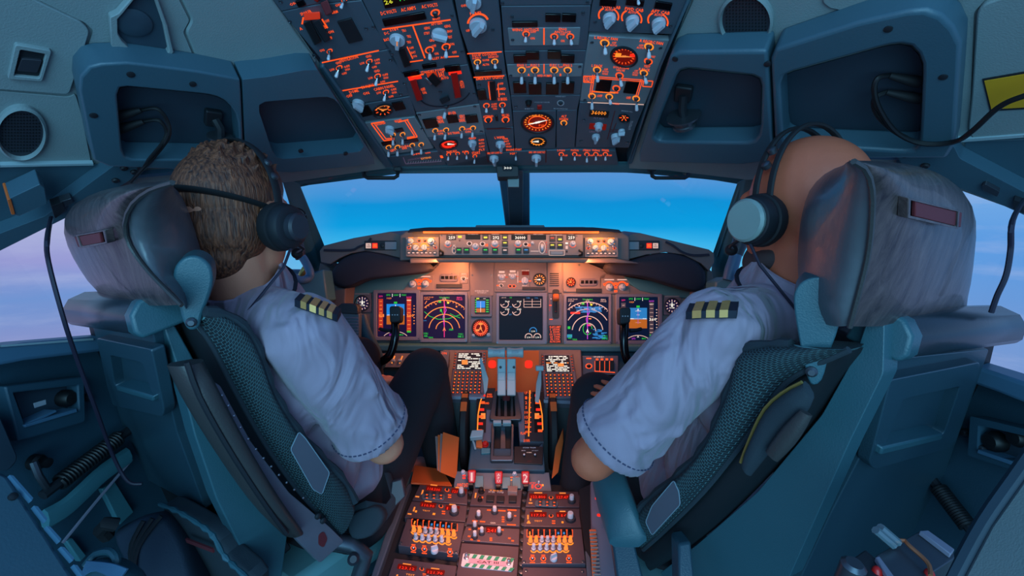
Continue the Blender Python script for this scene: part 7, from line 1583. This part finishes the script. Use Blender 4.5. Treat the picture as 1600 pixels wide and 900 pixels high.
# bag, net pocket and ribbed strap behind the left seat
r = thing('flight_bag', 'dark rounded flight bag on the floor behind the left seat', 'bag', P(240, 930, .86))
BG = Fr(P(230, 860, .86), -FWD*.8+UPV*.3+RGT*.2)
m = MB(); pillow(m, BG, crom([(172, 836), (196, 816), (226, 804), (252, 806), (272, 826), (292, 870), (300, 930), (250, 950), (214, 930), (190, 880)], 3), -.16, .0, .03, 5, 14, .01); m.build('body', 'blue_bag', r)
for k in range(3): MB().tube(px(BG, [(252-k*14, 806+k*4), (228-k*10, 836+k*4), (212-k*6+k*2, 868), (206+k*4, 930)], 10, .012), .004, 6).build('piping', 'black', r)
MB().tube([BG.at(168, 838, -.02), BG.at(158, 828, .0), BG.at(166, 818, .02), BG.at(182, 820, .01)], .012, 8).build('handle', 'rubber', r)
NP = Fr(SLB.at(300, 800, .03), SLB.n)
r = thing('net_pocket', 'crumpled net pocket on the lower back of the left seat', 'pocket', NP.at(310, 930))
m = MB(); pillow(m, NP, crom([(252, 792), (276, 800), (332, 838), (352, 868), (396, 912), (380, 950), (310, 950), (268, 840)], 3), -.02, .012, .01, 4, 6); m.build('pocket_body', 'strap', r)
MB().tube(px(NP, [(250, 788), (280, 800), (310, 818), (332, 836), (350, 868), (372, 890), (400, 915)], 26, .02), [.004+.0015*sin(i*2.7) for i in range(26)], 8).build('gathered_rim', 'seat_frame', r)
MB().tube(px(NP, [(268, 822), (286, 862), (320, 912)], 10, .022), .004, 6).build('cord', 'seat_frame', r)
MB().prism([NP.at(*q, .022) for q in ((292, 840), (334, 856), (336, 862), (294, 846))], NP.n*.003).build('pen', 'red_dull', r)
r = thing('ribbed_sleeve', 'pale blue ribbed fabric sleeve at the bottom edge left of the bag', 'sleeve', P(165, 930, .72))
RBF = Fr(P(165, 890, .72), -FWD+UPV*.5); m = MB(); pillow(m, RBF, crom([(122, 905), (134, 880), (150, 872), (172, 878), (200, 905), (190, 950), (124, 950)], 3), -.05, .0, .02, 4, 8); m.build('body', 'seat_frame', r)
for i in range(9): MB().tube(px(RBF, [(126+i*1.2, 902-i*3.2+i*.2), (150+i*3, 890-i*1.6+i*.6), (186+i*1.6, 908-i*2.2)], 8, .006), .0022, 6).build('rib', 'sill', r)
MB().tube([P(*p) for p in crom([(134, 884, .73), (150, 866, .735), (172, 862, .735), (182, 876, .73), (176, 892, .73)], 3, False)], .006, 8).build('loop', 'seat_frame', r)

# boxy latch at the lower right
LT = plane3(P(1380, 850, .52), P(1450, 830, .54), P(1400, 890, .49))
r = thing('harness_latch', 'boxy dark metal latch with a copper wire and two glassy pins at the bottom right', 'latch', LT.at(1420, 930))
slab(MB(), LT, rnd([(1368, 868), (1440, 828), (1490, 862), (1492, 872), (1410, 925), (1400, 925)], 3), -.05, .0).build('body', 'metal_dark', r, bevel=.003)
slab(MB(), LT, [(1437, 829), (1450, 828), (1492, 858), (1486, 866)], .0, .006).build('end_rail', 'bezel', r, bevel=.001)
slab(MB(), LT, [(1368, 870), (1374, 868), (1406, 912), (1398, 918)], .0, .006).build('end_rail', 'bezel', r, bevel=.001)
MB().tube(px(LT, [(1398, 846), (1412, 844), (1420, 852), (1450, 880), (1454, 900)], 12, .008), .0022, 6).build('wire', 'copper', r)
for x in (0, 7): MB().tube([LT.at(1396+x, 852-x*.6, .006), LT.at(1368+x, 828-x*.6, .022)], .0045, 8).build('pin', 'clear_plastic', r)
slab(MB(), LT, rnd([(1330, 874), (1352, 858), (1378, 880), (1376, 910), (1350, 905)], 4), -.04, .0).build('side_block', 'dark', r, bevel=.003)
MB().lathe(LT.at(1332, 888, .0), LT.n, [(.012, -.02), (.012, .004), (.008, .008), (.001, .008)], 14).build('button', 'metal_dark', r)
for x, y in ((1370, 896), (1452, 900)): MB().ell(LT.at(x, y, -.002), RGT*.005, UPV*.008, FWD*.005).build('red_tab', 'red_guard', r)

# cables
def cord(name, label, cat, pts, rad, matn='black', grp=None): return tag(MB().tube([Vector(p) for p in crom(pts, 5, False)], rad, 8).build(name, matn), label, cat, grp)
cord('hanging_cord', 'thin purple cord hanging in front of the left side window', 'cord', [LP.at(80, 340, .05), P(74, 372, .74), P(76, 410, .74), P(100, 500, .76), P(120, 560, .80), P(150, 640, .86), P(178, 715, .92), P(200, 752, .94), P(222, 756, .95)], .0035, 'cable')
cord('hanging_cord', 'thin purple cord hanging in front of the right side window', 'cord', [RP.at(1600, 312, .05), P(1582, 345, .66), P(1579, 390, .66), P(1572, 430, .66), P(1558, 462, .67), P(1549, 488, .68)], .0035, 'cable')
for fr, nm, plugs, loops in ((LP, 'left', [((181, 183), (220, 172)), ((184, 203), (224, 190))], [[(222, 172, .02), (246, 170, .03), (262, 190, .04), (264, 212, .05), (250, 234, .05), (225, 262, .05), (205, 284, .045)], [(224, 190, .02), (248, 188, .03), (260, 206, .04), (252, 226, .05), (232, 250, .05), (210, 280, .045)]]),
                             (RP, 'right', [((1438, 129), (1390, 118)), ((1438, 155), (1385, 144))], [[(1390, 118, .02), (1372, 122, .03), (1366, 140, .04), (1374, 170, .05), (1400, 206, .055), (1440, 224, .055), (1490, 222, .055), (1520, 204, .06), (1560, 168, .05), (1600, 150, .05), (1680, 128, .05)], [(1385, 144, .02), (1368, 152, .03), (1366, 168, .04), (1376, 186, .05), (1396, 204, .05), (1420, 218, .05)]])):
    for k in range(2):
        t = thing('audio_cable', ('upper' if k == 0 else 'lower')+' black plug and cable looping out of the '+nm+' stowage recess', 'cable', fr.at(*plugs[k][0], .02))
        a, b = plugs[k]; MB().tube([fr.at(*a, .018), fr.at((a[0]*3+b[0])/4, (a[1]*3+b[1])/4, .02), fr.at(*b, .022)], [.0085, .0085, .0045], 10).build('plug', 'rubber', t)
        MB().tube([fr.at(a[0]+(2 if nm == 'right' else -2), a[1], .018), fr.at(*a, .018)], .005, 8).build('plug_tip', 'metal', t)
        MB().tube([fr.at(*p) for p in crom(loops[k], 5, False)], .0032 if nm == 'left' else .0042, 8).build('cable', 'cable' if 0 else 'black', t)
